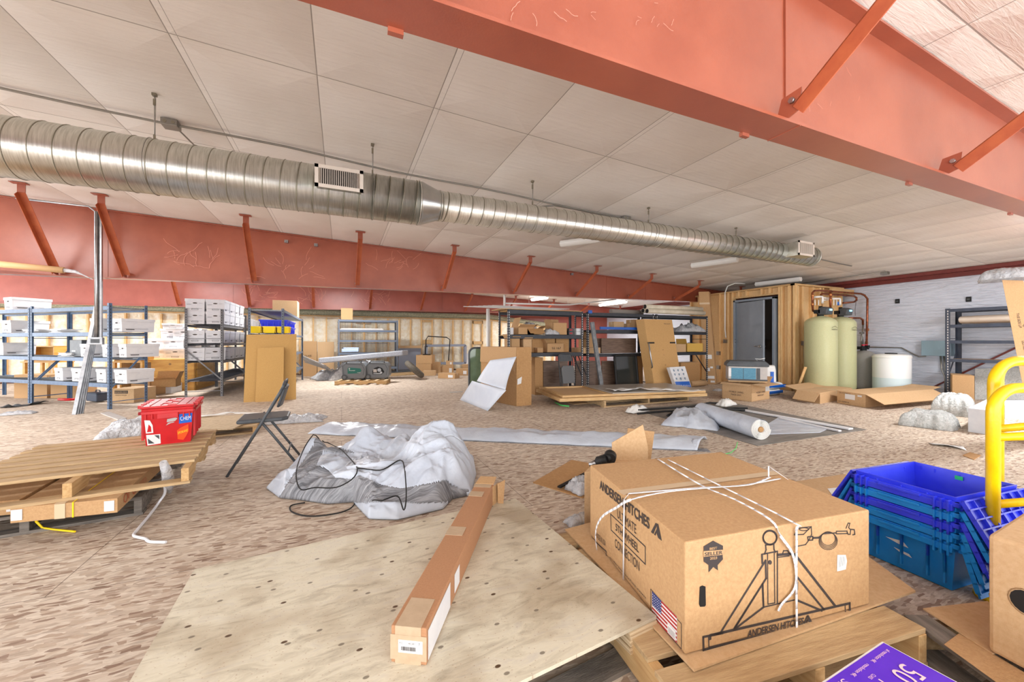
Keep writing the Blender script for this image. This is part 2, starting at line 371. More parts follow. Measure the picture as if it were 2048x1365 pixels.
def m_stripes(name, a, bb, sc, st, rough=.5, rz=0):
    m, nt, b = newmat(name); L = nt.links.new; b.inputs['Roughness'].default_value = rough
    tc = N(nt, 'ShaderNodeTexCoord'); mp = N(nt, 'ShaderNodeMapping'); mp.inputs['Scale'].default_value = st; mp.inputs['Rotation'].default_value = (0, 0, rz); L(tc.outputs['Object'], mp.inputs[0])
    n = N(nt, 'ShaderNodeTexNoise', i_Scale=sc, i_Detail=5, i_Roughness=.7); L(mp.outputs[0], n.inputs['Vector'])
    r = N(nt, 'ShaderNodeValToRGB'); r.color_ramp.elements[0].position = .38; r.color_ramp.elements[0].color = rgb(a); r.color_ramp.elements[1].position = .66; r.color_ramp.elements[1].color = rgb(bb)
    L(n.outputs[0], r.inputs[0]); L(r.outputs[0], b.inputs['Base Color']); return m
TARPG = m_stripes('grey_striped_fabric', (92, 94, 100), (172, 174, 180), 3, (1.2, 26, 1.2), .45)
VINYL = m_stripes('grey_wood_vinyl', (98, 94, 90), (158, 152, 146), 3, (.8, 16, 1), .55)
PLYE = m_stripes('ply_layers', (176, 148, 112), (226, 206, 172), 3, (1, 1, 60), .8)
FOAM = mat('spray_foam', (252, 248, 234), .9, c2=(240, 228, 200), ns=8, bump=.5, bs=16, bd=.05)
BATT = mat('mineral_batts', (206, 204, 176), 1, c2=(160, 158, 130), ns=30, bump=.6, bs=60)
# ---------------------------------------------------------------- lettering
def text(s, p0, p1, up, m, parent, name='lettering', bold=0.0, label=None):
    """baseline from p0 to p1 (fitted), cap height and direction 'up'"""
    cu = bpy.data.curves.new(name, 'FONT'); cu.body = s; cu.size = 1; cu.offset = bold
    o = bpy.data.objects.new('tmp', cu); COL.objects.link(o)
    dg = bpy.context.evaluated_depsgraph_get(); me = bpy.data.meshes.new_from_object(o.evaluated_get(dg))
    bpy.data.objects.remove(o); bpy.data.curves.remove(cu)
    xs = [v.co.x for v in me.vertices]; x0, x1 = min(xs), max(xs); p0, p1, up = Vector(p0), Vector(p1), Vector(up)
    ex = (p1-p0)/(x1-x0); ey = up/.72; n = (p1-p0).cross(up).normalized()
    inv = WM[parent.name].inverted()
    for v in me.vertices: v.co = inv@(p0+ex*(v.co.x-x0)+ey*v.co.y+n*.0016)
    me.name = name; me.materials.clear(); me.materials.append(m)
    q = bpy.data.objects.new(name, me); COL.objects.link(q); q.parent = parent; WM[q.name] = WM[parent.name]
    return q
def quadbox(mb, a, b, c, d, th):
    a, b, c, d = map(Vector, (a, b, c, d)); n = (b-a).cross(d-a).normalized()*th
    return mb.prism([a, b, c, d], n)
# ================================================================ SETTING
def struct(name, mb, m, parent=None, **k):
    o = mb.build(name, m, parent, **k)
    if parent is None: o['kind'] = 'structure'
    return o
UE = 11.6; VN = 15.0
struct('floor', MB().bx((1, 5.6, -.05), (22, 21.5, .1)), OSB)
mb = MB(); a = Vector((-10, -5, CZ(-10))); b = Vector((12, -5, CZ(12)))
mb.ob(a, b-a, (0, 21.5, 0), (0, 0, .08)); struct('ceiling', mb, CEIL)
mb = MB().bx((UE+.05, 5.6, 1.25), (.1, 21.5, 2.5)); we = struct('wall_east', mb, WRAP)
# red eave girt along the east wall
we_t = MB().bx((UE-.05, 5.6, 2.51), (.1, 21.5, .09)); we_t.bx((UE-.12, 5.6, 2.585), (.2, 21.5, .07)); struct('trim_1', we_t, REDD)
mb = MB().beam(Up(1862, 777, UE-.02), Up(2044, 690, UE-.02), .03, .03); struct('trim_2', mb, REDD)
# wall_north: stud knee wall with sprayed foam, red sheeting above
mb = MB().bx((1, VN+.25, 1.5), (22, .05, 3.4)); wn = struct('wall_north', mb, RED3)
top = lambda u: 2.0 if u < 5.6 else max(1.3, 2.0-(u-5.6)*.105)
def foamf(s, t):
    u = -9.5+s*18.2; k = (u+9.5)/.41; f = k-math.floor(k)
    bul = math.sin(PI*f)**.5*.05
    return Vector((u, VN+.14-bul-.03*noise.noise(Vector((u*9, t*14, 0)))-.02*noise.noise(Vector((u*25, t*30, 3))), .04+t*(top(u)-.04)))
o = MB().grid(foamf, 360, 30).build('foam_insulation', FOAM, wn); o['label'] = 'cream sprayed foam between the studs'
for i in range(45):
    u = -9.5+i*.41
    MB().bx((u, VN+.06, (top(u))/2), (.04, .09, top(u)-.06)).build('stud', PWV, wn)
tp = MB(); tp.beam((-9.5, VN+.06, 2.02), (5.6, VN+.06, 2.02), .1, .045); tp.beam((5.6, VN+.06, 2.02), (8.9, VN+.06, top(8.9)+.02), .1, .045); tp.build('top_plate', PW, wn)
def battf(s, t):
    u = -9.5+s*18.3; z0 = top(u)+.04; n = noise.noise(Vector((u*3, t*3, 5)))*.04
    return Vector((u, VN+.1-.06*math.sin(PI*t)+n, z0+t*.2))
o = MB().grid(battf, 200, 6).build('batt_insulation', BATT, wn); o['label'] = 'grey-green insulation batts above the plate'
for (px0, px1, y0, y1) in ((712, 742, 641, 648), (845, 864, 640, 645), (844, 864, 680, 688), (945, 966, 642, 648), (945, 966, 683, 689)):
    a = Vp(px0, y0, VN); b = Vp(px1, y1, VN); MB().bx((a+b)/2+Vector((0, .04, 0)), (abs(b.x-a.x), .05, abs(a.z-b.z))).build('blocking', PW, wn)
# framed closet room
RX = 9.48; RV0, RV1, RZ = 5.57, 8.5, 2.47
mb = MB()
DV0, DV1, DZ = 5.99, 7.05, 2.21
for (v0, v1, z0, z1) in ((RV0, DV0-.05, 0, RZ), (DV1+.05, RV1, 0, RZ), (DV0-.05, DV1+.05, DZ+.05, RZ)):
    mb.bx((RX+.1, (v0+v1)/2, (z0+z1)/2), (.02, v1-v0, z1-z0))
wr = struct('wall_closet_front', mb, mat('osb_backing', (222, 186, 134), .8, c2=(230, 196, 146), ns=12, st=(1, 3, 3)))
def stud(par, v, w=.04, z0=.04, z1=RZ-.04, x=RX): MB().bx((x+.045, v, (z0+z1)/2), (.09, w, z1-z0)).build('stud', PWV, par)
for v in (RV0+.02, RV0+.13, RV0+.30, DV0-.07, DV1+.07, DV1+.2, 7.5, 7.9, 8.2, RV1-.02): stud(wr, v, .042 if v > 5.8 else .055)
for v in (6.15, 6.35, 6.75, 6.95): stud(wr, v, .04, DZ+.09, RZ-.04)
MB().bx((RX+.045, (DV0+DV1)/2, DZ+.07), (.09, DV1-DV0+.1, .04)).build('header', PW, wr)
MB().bx((RX+.045, (RV0+RV1)/2, RZ-.02), (.1, RV1-RV0, .04)).build('top_plate', PALY, wr)
for (px, py) in ((1452, 683), (1438, 707), (1438, 735)):
    q = Up(px, py, RX); o = MB().bx((RX-.02, q.y, q.z), (.06, .09, .1)).build('junction_box', STL, wr)
cp = [Up(1450, 575, RX-.03)]; a = Up(1450, 586, RX-.02); b = Up(1452, 676, RX-.02)
MB().tube([Up(1490, 568, RX+.3), Up(1470, 567, RX+.1), Up(1455, 573, RX-.02), a, Up(1450, 660, RX-.02), b], .014).build('conduit', WPL, wr)
for (v, z) in ((5.78, 1.1), (5.78, .95)):
    pass
ws = struct('wall_closet_side', MB().bx((10.5, RV0+.1, RZ/2), (2.0, .02, RZ)), bpy.data.materials['osb_backing'])
for i, u in enumerate((9.62, 9.78, 10.18, 10.45, 10.58, 10.98, 11.35)):
    MB().bx((u, RV0+.045, RZ/2), (.06 if i in (1, 3) else .042, .09, RZ-.1)).build('stud', PWV, ws)
MB().bx((10.45, RV0+.045, RZ-.02), (1.95, .1, .04)).build('top_plate', PW, ws)
MB().bx((11.1, RV0-.12, RZ-.12), (.95, .04, .12)).build('ledger_board', PW, ws)
q = Vp(1606, 687, RV0); MB().bx((q.x, RV0-.02, q.z), (.1, .07, .1)).build('outlet_box', STL, ws)
mb = MB()
for k in (0, .05): mb.tube([(q.x-.02+k, RV0-.03, q.z-.05), (q.x-.02+k*1.4, RV0-.03, q.z-.3), (q.x+.02+k, RV0-.03, q.z-.75)], .009)
mb.build('cable', CND, ws)
# closet interior: dark sheets, its shade put into their colour
struct('wall_closet_shade', MB().bx((10.6, 7.3, 1.2), (1.4, 2.0, .02)).bx((11.2, 7.0, 1.2), (.02, 2.6, 2.4)), mat('closet_shade', (60, 56, 54), .9))
# door
dr = T('door_1', None, None, (RX, DV0, 0)); dr['kind'] = 'structure'
fm = MB(); fm.bx((RX, DV0+.025, DZ/2), (.14, .05, DZ)); fm.bx((RX, DV1-.025, DZ/2), (.14, .05, DZ)); fm.bx((RX, (DV0+DV1)/2, DZ-.025), (.14, DV1-DV0, .05)); fm.build('frame', DOORM, dr, bevel=.003)
hp = Vector((RX-.03, DV1-.055, 0)); e = Vector((-.26, -.965, 0)).normalized(); nn = Vector((-e.y, e.x, 0))
lf = MB().ob(hp+Vector((0, 0, .02)), e*.9, nn*.045, (0, 0, DZ-.1)).build('leaf', DOORM, dr, bevel=.002)
hd = MB(); c = hp+e*.82+Vector((0, 0, 1.02)); s = -nn
hd.cyl(c, c+s*.03, .035); hd.cyl(c+s*.02, c+s*.07, .011); hd.tube([c+s*.06, c+s*.065-e*.06, c+s*.06-e*.13], .011); hd.cyl(c+nn*.045, c+nn*.12, .02)
hd.build('handle', STL, lf)
for z in (.3, 1.1, 1.9): MB().cyl(hp+Vector((-.02, .01, z)), hp+Vector((-.02, .01, z+.1)), .012).build('hinge', STL, dr)
# ---- steel rafters (tapered I beams) with fly braces
def rafter(label, v0, v1, us, matw, u0=-9.8, u1=UE, joints=(), tabs=False):
    t = T('steel_roof_beam', label, 'steel beam', (0, (v0+v1)/2, BZ(0)), 0, 'tapered red roof beams')
    vm = (v0+v1)/2; n = 40
    def wf(s, tt):
        u = u0+s*(u1-u0); return Vector((u, vm, BZ(u)+.012+tt*(CZ(u)-BZ(u)-.03)))
    wb = MB()
    for dv, fl in ((-.005, False), (.005, True)):
        wb.grid(lambda s, tt, dv=dv: wf(s, tt)+Vector((0, dv+.006*noise.noise(Vector((s*14, tt*2, 0))), 0)), 60, 4, flip=fl)
    web = wb.build('web', matw, t)
    a, b = Vector((u0, v0, BZ(u0))), Vector((u1, v0, BZ(u1))); MB().ob(a, b-a, (0, v1-v0, 0), (0, 0, .014)).build('bottom_flange', matw, t)
    a, b = Vector((u0, v0, CZ(u0)-.022)), Vector((u1, v0, CZ(u1)-.022)); MB().ob(a, b-a, (0, v1-v0, 0), (0, 0, .014)).build('top_flange', matw, t)
    for u in joints:
        MB().bx((u, vm-.009, (BZ(u)+CZ(u))/2), (.005, .008, CZ(u)-BZ(u)-.05)).bx((u, vm, BZ(u)-.001), (.006, v1-v0, .006)).build('splice_joint', matw, t)
    for u in us:
        p = Vector((u, v0-.02, BZ(u)+.06)); q = Vector((u+.02, v0-.80, CZ(u)-.12)); d = (q-p)
        sx = Vector((1, 0, 0)); up = sx.cross(d).normalized()
        br = MB(); br.ob(p-sx*.04, sx*.08, up*.006, d); br.ob(p-sx*.04, sx*.006, up*.075, d); bo = br.build('fly_brace', BRACE, t)
        k = MB(); k.prism([(u-.035, v0+.0, BZ(u)+.014), (u-.035, v0+.06, BZ(u)+.014), (u-.035, v0+.03, BZ(u)+.12), (u-.035, v0-.06, BZ(u)+.13), (u-.035, v0-.05, BZ(u)+.03)], (.006, 0, 0))
        k.bx((q.x, q.y, CZ(q.x)-.06), (.08, .012, .12)); k.bx((q.x, q.y-.04, CZ(q.x)-.012), (.16, .09, .008)); k.build('bracket', matw, t)
        MB().cyl((u-.05, v0-.02, BZ(u)+.085), (u-.034, v0-.02, BZ(u)+.085), .014, seg=6).build('bolt', STL, bo)
        if tabs: MB().bx((u-.12, v1+.002, BZ(u)-.008), (.05, .02, .02)).build('flange_tab', matw, t)
    return t, web
US = [-4.86, -3.15, -1.42, .285, 2.0, 3.65, 5.35, 6.98, 8.6, 10.2]
bm1, w1 = rafter('near red roof beam crossing above the foreground boxes', 1.185, 1.345, US, RED, joints=(2.06,), tabs=True)
bm2, w2 = rafter('middle red roof beam behind the round duct, with fly braces', 8.22, 8.38, [-3.95]+US[1:], RED, joints=(-3.42, 6.3, 7.6))
bm3, w3 = rafter('far red roof beam just in front of the insulated stud wall', 14.1, 14.26, [u+.6 for u in US], RED3, joints=(-3.0, 0.1, 3.4, 7.2))
# beam clamps on the middle beam web, scratches
for px, py in ((573, 484), (632, 491), (1143, 549)):
    q = Vp(px, py, 8.28); MB().bx((q.x, 8.26, q.z), (.06, .06, .05)).cyl((q.x, 8.2, q.z), (q.x, 8.3, q.z), .012).build('beam_clamp', STL, bm2)
def scratches(parent, name, pts, v, n, L, wd, seed):
    rnd = random.Random(seed); mb = MB()
    for (px, py, sx, sy) in pts:
        for i in range(n):
            q = Vp(px+rnd.uniform(-sx, sx), py+rnd.uniform(-sy, sy), v); a = rnd.uniform(0, PI); l = L*rnd.uniform(.3, 1)
            pp = [q]; 
            for k in range(4): a += rnd.uniform(-.5, .5); pp.append(pp[-1]+Vector((math.cos(a), 0, math.sin(a)))*l/4)
            mb.strip(pp, wd, (0, -1, 0), off=.004)
    mb.build(name, SCR, parent)
scratches(bm2, 'scratches', [(380, 520, 50, 18), (580, 540, 50, 20), (790, 530, 45, 15)], 8.285, 16, .3, .005, 3)
scratches(bm1, 'scratches', [(1110, 35, 90, 20), (1290, 30, 60, 25), (1660, 190, 60, 50)], 1.255, 7, .06, .002, 5)
scratches(bm3, 'scratches', [(525, 590, 30, 12), (625, 597, 25, 12), (740, 600, 40, 12)], 14.16, 16, .35, .008, 8)
# ---- round duct
t = T('spiral_duct', 'long round galvanised spiral duct hung below the white ceiling', 'air duct', (-3, 4.06, 2.56))
VD = 4.06; zD = lambda u: 2.565+.003*u
uA, uB, uC, uD = -8.0, .72, .94, 7.38; R1, R2 = .214, .152
mb = MB(); mb.tube([(uA, VD, zD(uA)), (uB, VD, zD(uB))], R1, 48); mb.build('wide_section', GALV, t)
mb = MB(); mb.tube([(uB, VD, zD(uB)), (uB+.03, VD, zD(uB)), (uC-.03, VD, zD(uC)), (uC, VD, zD(uC))], [R1, R1, R2+.004, R2+.004], 48); mb.build('reducer', mat('galvanised_plain', (196, 198, 196), .3, 1, c2=(176, 178, 176), ns=4), t)
mb = MB(); mb.tube([(uC, VD, zD(uC)), (uD, VD, zD(uD))], R2, 48); mb.build('narrow_section', GALV, t)
ring = [MB()]
def ringf(u, R, tilt=.02, rr=.0035):
    pts = []
    for j in range(40):
        g = 2*PI*j/40; pts.append((u+tilt*math.sin(g), VD+R*math.cos(g), zD(u)+R*math.sin(g)))
    ring[0].tube(pts, rr, 6, closed=True)
u = uA+.1
while u < uB: ringf(u, R1+.0015); u += .128
ring[0].build('spiral_seam', GALR, t); ring[0] = MB()
u = uC+.06
while u < uD-.02: ringf(u, R2+.0015, .02, .003); u += .128
ring[0].build('spiral_seam', GALR, t)
for u, R in ((uB, R1), (uC, R2), (3.9, R2), (uD-.03, R2)): ring[0] = MB(); ringf(u, R+.003, 0, .006); ring[0].build('coupling_band', GALV, t)
# end cap recess
MB().cyl((uD-.02, VD, zD(uD)), (uD-.001, VD, zD(uD)), R2*.97, seg=40).build('end_cap', GALV, t)
def register(ua, ub, R, z0, z1, vout, nm):
    vf = vout; p = MB()
    c0 = VD-R*.75
    p.prism([(ua, vf, z0), (ua, c0, z0-.0), (ua, VD-.03, z0+.03), (ua, VD-.03, z1-.01), (ua, vf, z1)], (ub-ua, 0, 0)); o = p.build('take_off_box', GALV, t)
    g = MB(); w = .03
    g.bx(((ua+ub)/2, vf-.006, z1-w/2), (ub-ua+.03, .012, w)); g.bx(((ua+ub)/2, vf-.006, z0+w/2), (ub-ua+.03, .012, w))
    g.bx((ua+w/2-.015, vf-.006, (z0+z1)/2), (w, .012, z1-z0)); g.bx((ub-w/2+.015, vf-.006, (z0+z1)/2), (w, .012, z1-z0))
    n = 18
    for i in range(n): x = ua+w+(ub-ua-2*w)*(i+.5)/n; g.bx((x, vf-.008, (z0+z1)/2), (.0045, .012, z1-z0-2*w))
    for i in range(6): z = z0+w+(z1-z0-2*w)*(i+.5)/6; g.bx(((ua+ub)/2, vf+.0, z), (ub-ua-2*w, .003, .003))
    gg = g.build('grille', mat('grille_'+nm, (226, 218, 208), .45), o)
    MB().bx(((ua+ub)/2, vf-.001, (z0+z1)/2), (ub-ua-2*w, .002, z1-z0-2*w)).build('grille_opening', mat('grille_dark_'+nm, (70, 66, 62), .8), o)
vf = VD-R1-.035
q0, q1 = Vp(633, 372, vf), Vp(723, 339, vf); register(q0.x, q1.x, R1, q0.z-.005, Vp(633, 328, vf).z, vf, 'a')
vf = VD-R2-.15
q0, q1 = Vp(1597, 510, vf), Vp(1626, 486, vf); register(q0.x, q1.x, R2, q0.z, q1.z, vf, 'b')
for px, py in ((309, 187), (745, 293), (1065, 360), (1297, 410), (1472, 449)):
    tt = (px-1024)/FPX; u = VD/(CA-SA*tt)*(SA+CA*tt); z = CZ(u); R = R1 if u < .8 else R2
    h = T('duct_hanger', 'thin wire hanger holding the round duct, at the %s' % {309: 'left end', 745: 'white grille', 1065: 'reducer', 1297: 'middle of the narrow part', 1472: 'far right end'}[px], 'hanger', (u, VD, z), 0, 'wire duct hangers')
    m2 = MB(); zt = zD(u)+R+.02
    m2.tube([(u, VD, z), (u, VD, zt)], .0028, 6); m2.tube([(u+.008, VD, z-.02), (u+.004, VD, zt)], .002, 6)
    pts = [(u+.004*math.sin(g*3), VD+(R+.005)*math.cos(g), zD(u)+(R+.005)*math.sin(g)) for g in [PI/2+2*PI*k/30 for k in range(31)]]
    m2.tube(pts, .0025, 6); m2.build('wire', CND, h)
    for zz_, s_ in ((z-.01, (.03, .03, .02)), (z-.07, (.016, .012, .05)), (zt+.01, (.014, .01, .04))): MB().bx((u, VD, zz_), s_).build('gripple_clip', GALR, h)
# ---- ceiling conduit
t = T('ceiling_conduit', 'grey electrical conduit running along the ceiling above the duct', 'conduit', (0, 4.5, CZ(0)-.03))
mb = MB(); vs = 4.5
pts = [(u, vs+.015*math.sin(u*2), CZ(u)-.03-.008*math.sin(u*3)) for u in [-8+i*.5 for i in range(37)] if u < 9.8]
mb.tube(pts, .011); mb.build('pipe', CND, t)
mb = MB(); mb.tube([(u, vs+.03, CZ(u)-.03) for u in [2.7+i*.5 for i in range(8)]], .011); mb.build('branch_pipe', CND, t); mb = MB()
mb.tube([(2.3, VD+.9, CZ(2.3)-.03), (2.45, vs+.2, CZ(2.4)-.03), (2.6, vs+.05, CZ(2.6)-.03), (2.9, vs+.03, CZ(2.9)-.03)], .011)
mb.build('branch_pipe', CND, t); mb = MB(); q = Vp(1770, 538, 4.4); mb.tube([(q.x, q.y, CZ(q.x)-.03), (q.x+.3, 6.0, CZ(q.x)-.03), (q.x+.4, 9, CZ(q.x)-.03)], .011); mb.build('branch_pipe', CND, t)
for px, py in ((342, 240), (1250, 431), (1770, 537)):
    q = Vp(px, py, vs); o = MB().bx((q.x, vs, CZ(q.x)-.035), (.12, .11, .06)).build('junction_box', CND, t, bevel=.003)
    k = MB()
    for dx in (-.03, .03): k.cyl((q.x+dx, vs-.054, CZ(q.x)-.035), (q.x+dx, vs-.058, CZ(q.x)-.035), .014)
    k.build('knockout', GALR, o)
q = Vp(348, 243, vs); MB().tube([(q.x, vs, CZ(q.x)-.04), (q.x+.03, vs+.15, CZ(q.x)-.05), (q.x+.1, vs+.9, CZ(q.x)-.03)], .007).build('flexible_pipe', CND, t)
# ---- strut drop with box at its end, left of the red crate
q = Vp(200, 425, 8.05); t = T('conduit_drop', 'vertical galvanised conduit drop ending in a small box beside the blue-grey rack', 'conduit', (q.x, 8.05, 1.15))
zt = CZ(q.x)-.01; x0 = q.x
mb = MB(); mb.bx((x0, 8.05, (zt+1.18)/2), (.05, .04, zt-1.18)); mb.build('strut', STL, t)
mb = MB(); mb.tube([(x0-.045, 8.03, 1.2), (x0-.045, 8.03, zt-.1), (x0-.12, 8.03, zt-.03), (x0-.9, 8.03, zt-.02)], .013); mb.tube([(x0-.02, 8.01, 1.1), (x0-.02, 8.01, zt-.1)], .014); mb.build('pipe', STL, t)
mb = MB(); mb.bx((x0-.02, 8.0, 1.15), (.16, .07, .11)); o = mb.build('outlet_box', STL, t, bevel=.004); MB().bx((x0-.02, 7.963, 1.15), (.1, .004, .06)).build('outlet_face', DGR, o)
# ---- tube resting on the beam flange (left)
a, b = Vp(-70, 522, 8.0), Vp(128, 541, 8.0); t = T('cardboard_tube', 'tan cardboard tube lying on the middle roof beam, far left', 'tube', a)
MB().cyl(a, b, .045, seg=20).build('tube_body', mat('tan_tube', (216, 176, 128), .6), t)
MB().tube([b, b+Vector((.12, 0, -.01)), b+Vector((.2, 0, -.05)), b+Vector((.32, 0, -.12))], [.03, .025, .01, .006]).build('plastic_tail', CLRW, t)
# ---- strip lights
def strip_light(label, a, b, lit, power=0, w=.12, h=.07):
    a, b = Vector(a), Vector(b); t = T('strip_light', label, 'ceiling light', (a+b)/2, 0, 'fluorescent strip lights')
    d = (b-a).normalized(); sd = d.cross(Vector((0, 0, 1))).normalized()
    MB().beam(a, b, w*.7, h*.5).build('housing', WPL, t)
    pr = []
    for k in range(9): g = PI*k/8; pr.append(-sd*math.cos(g)*w/2+Vector((0, 0, -math.sin(g)*h-.015)))
    MB().prism([a+q for q in pr], b-a).build('diffuser', LAMP if lit else WPL, t)
    if power:
        l = area('strip_light_glow', (a+b)/2+Vector((0, 0, -h-.05)), (0, 0, math.atan2(d.y, d.x)), (b-a).length, w, power)
        l.parent = t; l.matrix_parent_inverse = Matrix.Translation(-(a+b)/2)
def lp(px, py, u=None, dz=.06):
    # ceiling point under pixel
    tt = (px-1024)/FPX; e = (HY-py)/FPX; d = (3.10-dz-HC)/(e+.0417*(SA+CA*tt)); return P(tt*d, d, HC+e*d)
strip_light('white strip light partly hidden behind the middle of the duct', lp(1122, 485), lp(1200, 475), False)
strip_light('unlit white strip light left of the end of the duct', lp(1384, 529), lp(1475, 516), False)
strip_light('white strip light above the framed closet', lp(1512, 567), lp(1602, 556), False)
strip_light('lit strip light beyond the middle beam, above the left black rack', lp(1064, 598), lp(1094, 594), True, 60)
strip_light('lit strip light beyond the middle beam, above the walnut panels', lp(1200, 609), lp(1252, 602), True, 60)
for i, (u, v) in enumerate(((-4, 11.5), (0, 11.5), (-5, 5.8), (8.6, 1.6), (3.5, -3), (-2.5, -3), (8, -2.5))):  # first four fixtures are added out of view to brighten the bays
    strip_light('lit strip light %s' % ['added unseen above the file-box racks', 'added unseen above the generators', 'added unseen left of the file-box racks', 'added unseen above the yellow guard rails', 'behind the viewer over the foreground boxes', 'behind the viewer on the left', 'behind the viewer near the east wall'][i], (u-.6, v, CZ(u)-.12), (u+.6, v, CZ(u)-.12), True, (120, 120, 80, 90, 14, 14, 14)[i])
# ---- white drain pipe by the far racks
a = Vp(1009, 590, 9.2); t = T('white_drain_pipe', 'white plastic pipe hung below the ceiling beyond the left black rack', 'pipe', a)
mb = MB(); mb.tube([Vector((Vp(1009, 588, 9.2).x, 9.2, CZ(4))), Vp(1009, 618, 9.2)], .03, 12); mb.tube([Vp(1010, 607, 9.2), Vp(1120, 610, 9.2), Vp(1140, 610, 9.2), Vp(1232, 599, 9.2)], .02, 10); mb.build('pipe', WPL, t)
mb = MB()
for px, y0, y1 in ((1058, 596, 607), (1136, 598, 609), (1170, 600, 606)): mb.tube([Vector((Vp(px, y0, 9.2).x, 9.2, CZ(5))), Vp(px, y1, 9.2)], .004, 6)
mb.build('hanger_wire', WPL, t)
q = Vp(976, 690, 9.4); t = T('white_post', 'slim white plastic post standing left of the black rack', 'post', (q.x, 9.4, 0))
MB().cyl((q.x, 9.4, 0), (q.x, 9.4, Vp(976, 618, 9.4).z), .045).build('pole', WPL, t)
# ================================================================ generic builders
def rack(label, p0, rz, L, D, H, levels, m, deck=WIRE, group=None, braces=True, pw=.045, bh=.06, slot=None, wire=True):
    t = T('storage_rack', label, 'shelving rack', (p0[0], p0[1], 0), rz, group)
    sl = slot or BLK
    for x in (0, L):
        for y in (0, D):
            mb = MB(); sx = 1 if x == 0 else -1; sy = 1 if y == 0 else -1
            mb.bx((x+sx*pw/2, y+sy*.002, H/2), (pw, .004, H)); mb.bx((x+sx*.002, y+sy*pw/2, H/2), (.004, pw, H))
            mb.bx((x+sx*pw*.5, y+sy*.012, H/2), (pw*.9, .004, H))
            z = .06
            while z < H-.03:
                fy = y-.0012 if y == 0 else y+.0012
                mb.add([(x+sx*(pw*.38), fy, z), (x+sx*(pw*.62), fy, z-.006), (x+sx*(pw*.66), fy, z+.022), (x+sx*(pw*.42), fy, z+.028)], [(0, 1, 2, 3)], False, 1)
                fx = x-.0012*sx
                mb.add([(fx, y+sy*pw*.38, z), (fx, y+sy*pw*.62, z-.006), (fx, y+sy*pw*.66, z+.022), (fx, y+sy*pw*.42, z+.028)], [(0, 1, 2, 3)], False, 1)
                z += .052
            mb.build('post', [m, sl], t, local=True)
    for z in levels:
        for y in (.012, D-.012):
            mb = MB(); mb.bx((L/2, y, z-bh/2), (L-.02, .018, bh)); mb.bx((L/2, y+(.01 if y < D/2 else -.01), z-bh*.3), (L-.02, .03, .012)); mb.build('beam', m, t, local=True)
        mb = MB()
        if wire:
            mb.bx((L/2, D/2, z-.03), (L-.05, D-.05, .004))
            n = int(L/.06)
            for i in range(n): mb.bx((.04+(L-.08)*i/(n-1), D/2, z-.012), (.004, D-.04, .004))
            for i in range(4): mb.bx((L/2, .06+(D-.12)*i/3, z-.02), (L-.06, .006, .01))
        else: mb.bx((L/2, D/2, z-.012), (L-.03, D-.03, .014))
        mb.build('deck', deck, t, local=True)
    if braces:
        for x in (.01, L-.01):
            mb = MB(); mb.beam((x, .03, .35), (x, D-.03, .95), .012, .025); mb.beam((x, .03, .12), (x, D-.03, .12), .01, .012); mb.beam((x, .03, 1.2), (x, D-.03, 1.2), .01, .012)
            mb.build('end_brace', m, t, local=True)
    return t
def carton(label, p, a, b, z0, h, m=CB, name='cardboard_box', cat='box', tape=True, opened=False, flaps=(), group=None, tm=None, bev=.003, seam=True):
    """p = corner (world), a, b = edge vectors on the floor"""
    a = Vector((a[0], a[1], 0)); b = Vector((b[0], b[1], 0)); p = Vector((p[0], p[1], z0)); c = p+(a+b)/2
    t = T(name, label, cat, c, ang(a), group); Z = Vector((0, 0, h))
    au, bu = a.normalized(), b.normalized(); th = .006
    if not opened:
        mb = MB(); mb.ob(p, a, b, Z); mb.build('body', m, t, bevel=bev)
        if tape:
            w = min(.05, b.length*.2); mb = MB(); q = p+Z+b/2-bu*w/2+Vector((0, 0, .0015))
            mb.ob(q-Vector((0, 0, .002)), a, bu*w, (0, 0, .003))
            for s, e in ((0, -1), (1, 1)):
                r = p+Z+b/2-bu*w/2+a*s; mb.ob(r+au*e*.002, au*-e*.002, bu*w, (0, 0, -min(.07, h*.4)))
            mb.build('tape', tm or CTAPE, t)
        elif seam:
            q = p+Z+b/2; MB().ob(q+Vector((0, 0, -.001)), a, bu*.003, (0, 0, .002)).build('seam', CBI, t)
    else:
        mb = MB(); mb.ob(p, a, b, (0, 0, th)); mb.ob(p, a, bu*th, Z); mb.ob(p+b-bu*th, a, bu*th, Z); mb.ob(p, b, au*th, Z); mb.ob(p+a-au*th, b, au*th, Z)
        mb.build('body', m, t)
    for (side, ln, deg) in flaps:
        g = math.radians(deg); s0, e, o = [(p, a, -bu), (p+a, b, au), (p+b+a, -a, bu), (p+b, -b, -au)][side]
        s0 = s0+Z; ev = e.normalized(); dv = (o*math.sin(g)+Vector((0, 0, math.cos(g))))*ln
        nrm = ev.cross(dv).normalized()*.005
        k = MB(); k.prism([s0, s0+e, s0+e-ev*.012+dv, s0+ev*.012+dv], nrm); k.build('flap', m, t)
    return t
def front_dir(rz): return Vector((math.cos(rz), math.sin(rz), 0)), Vector((-math.sin(rz), math.cos(rz), 0))
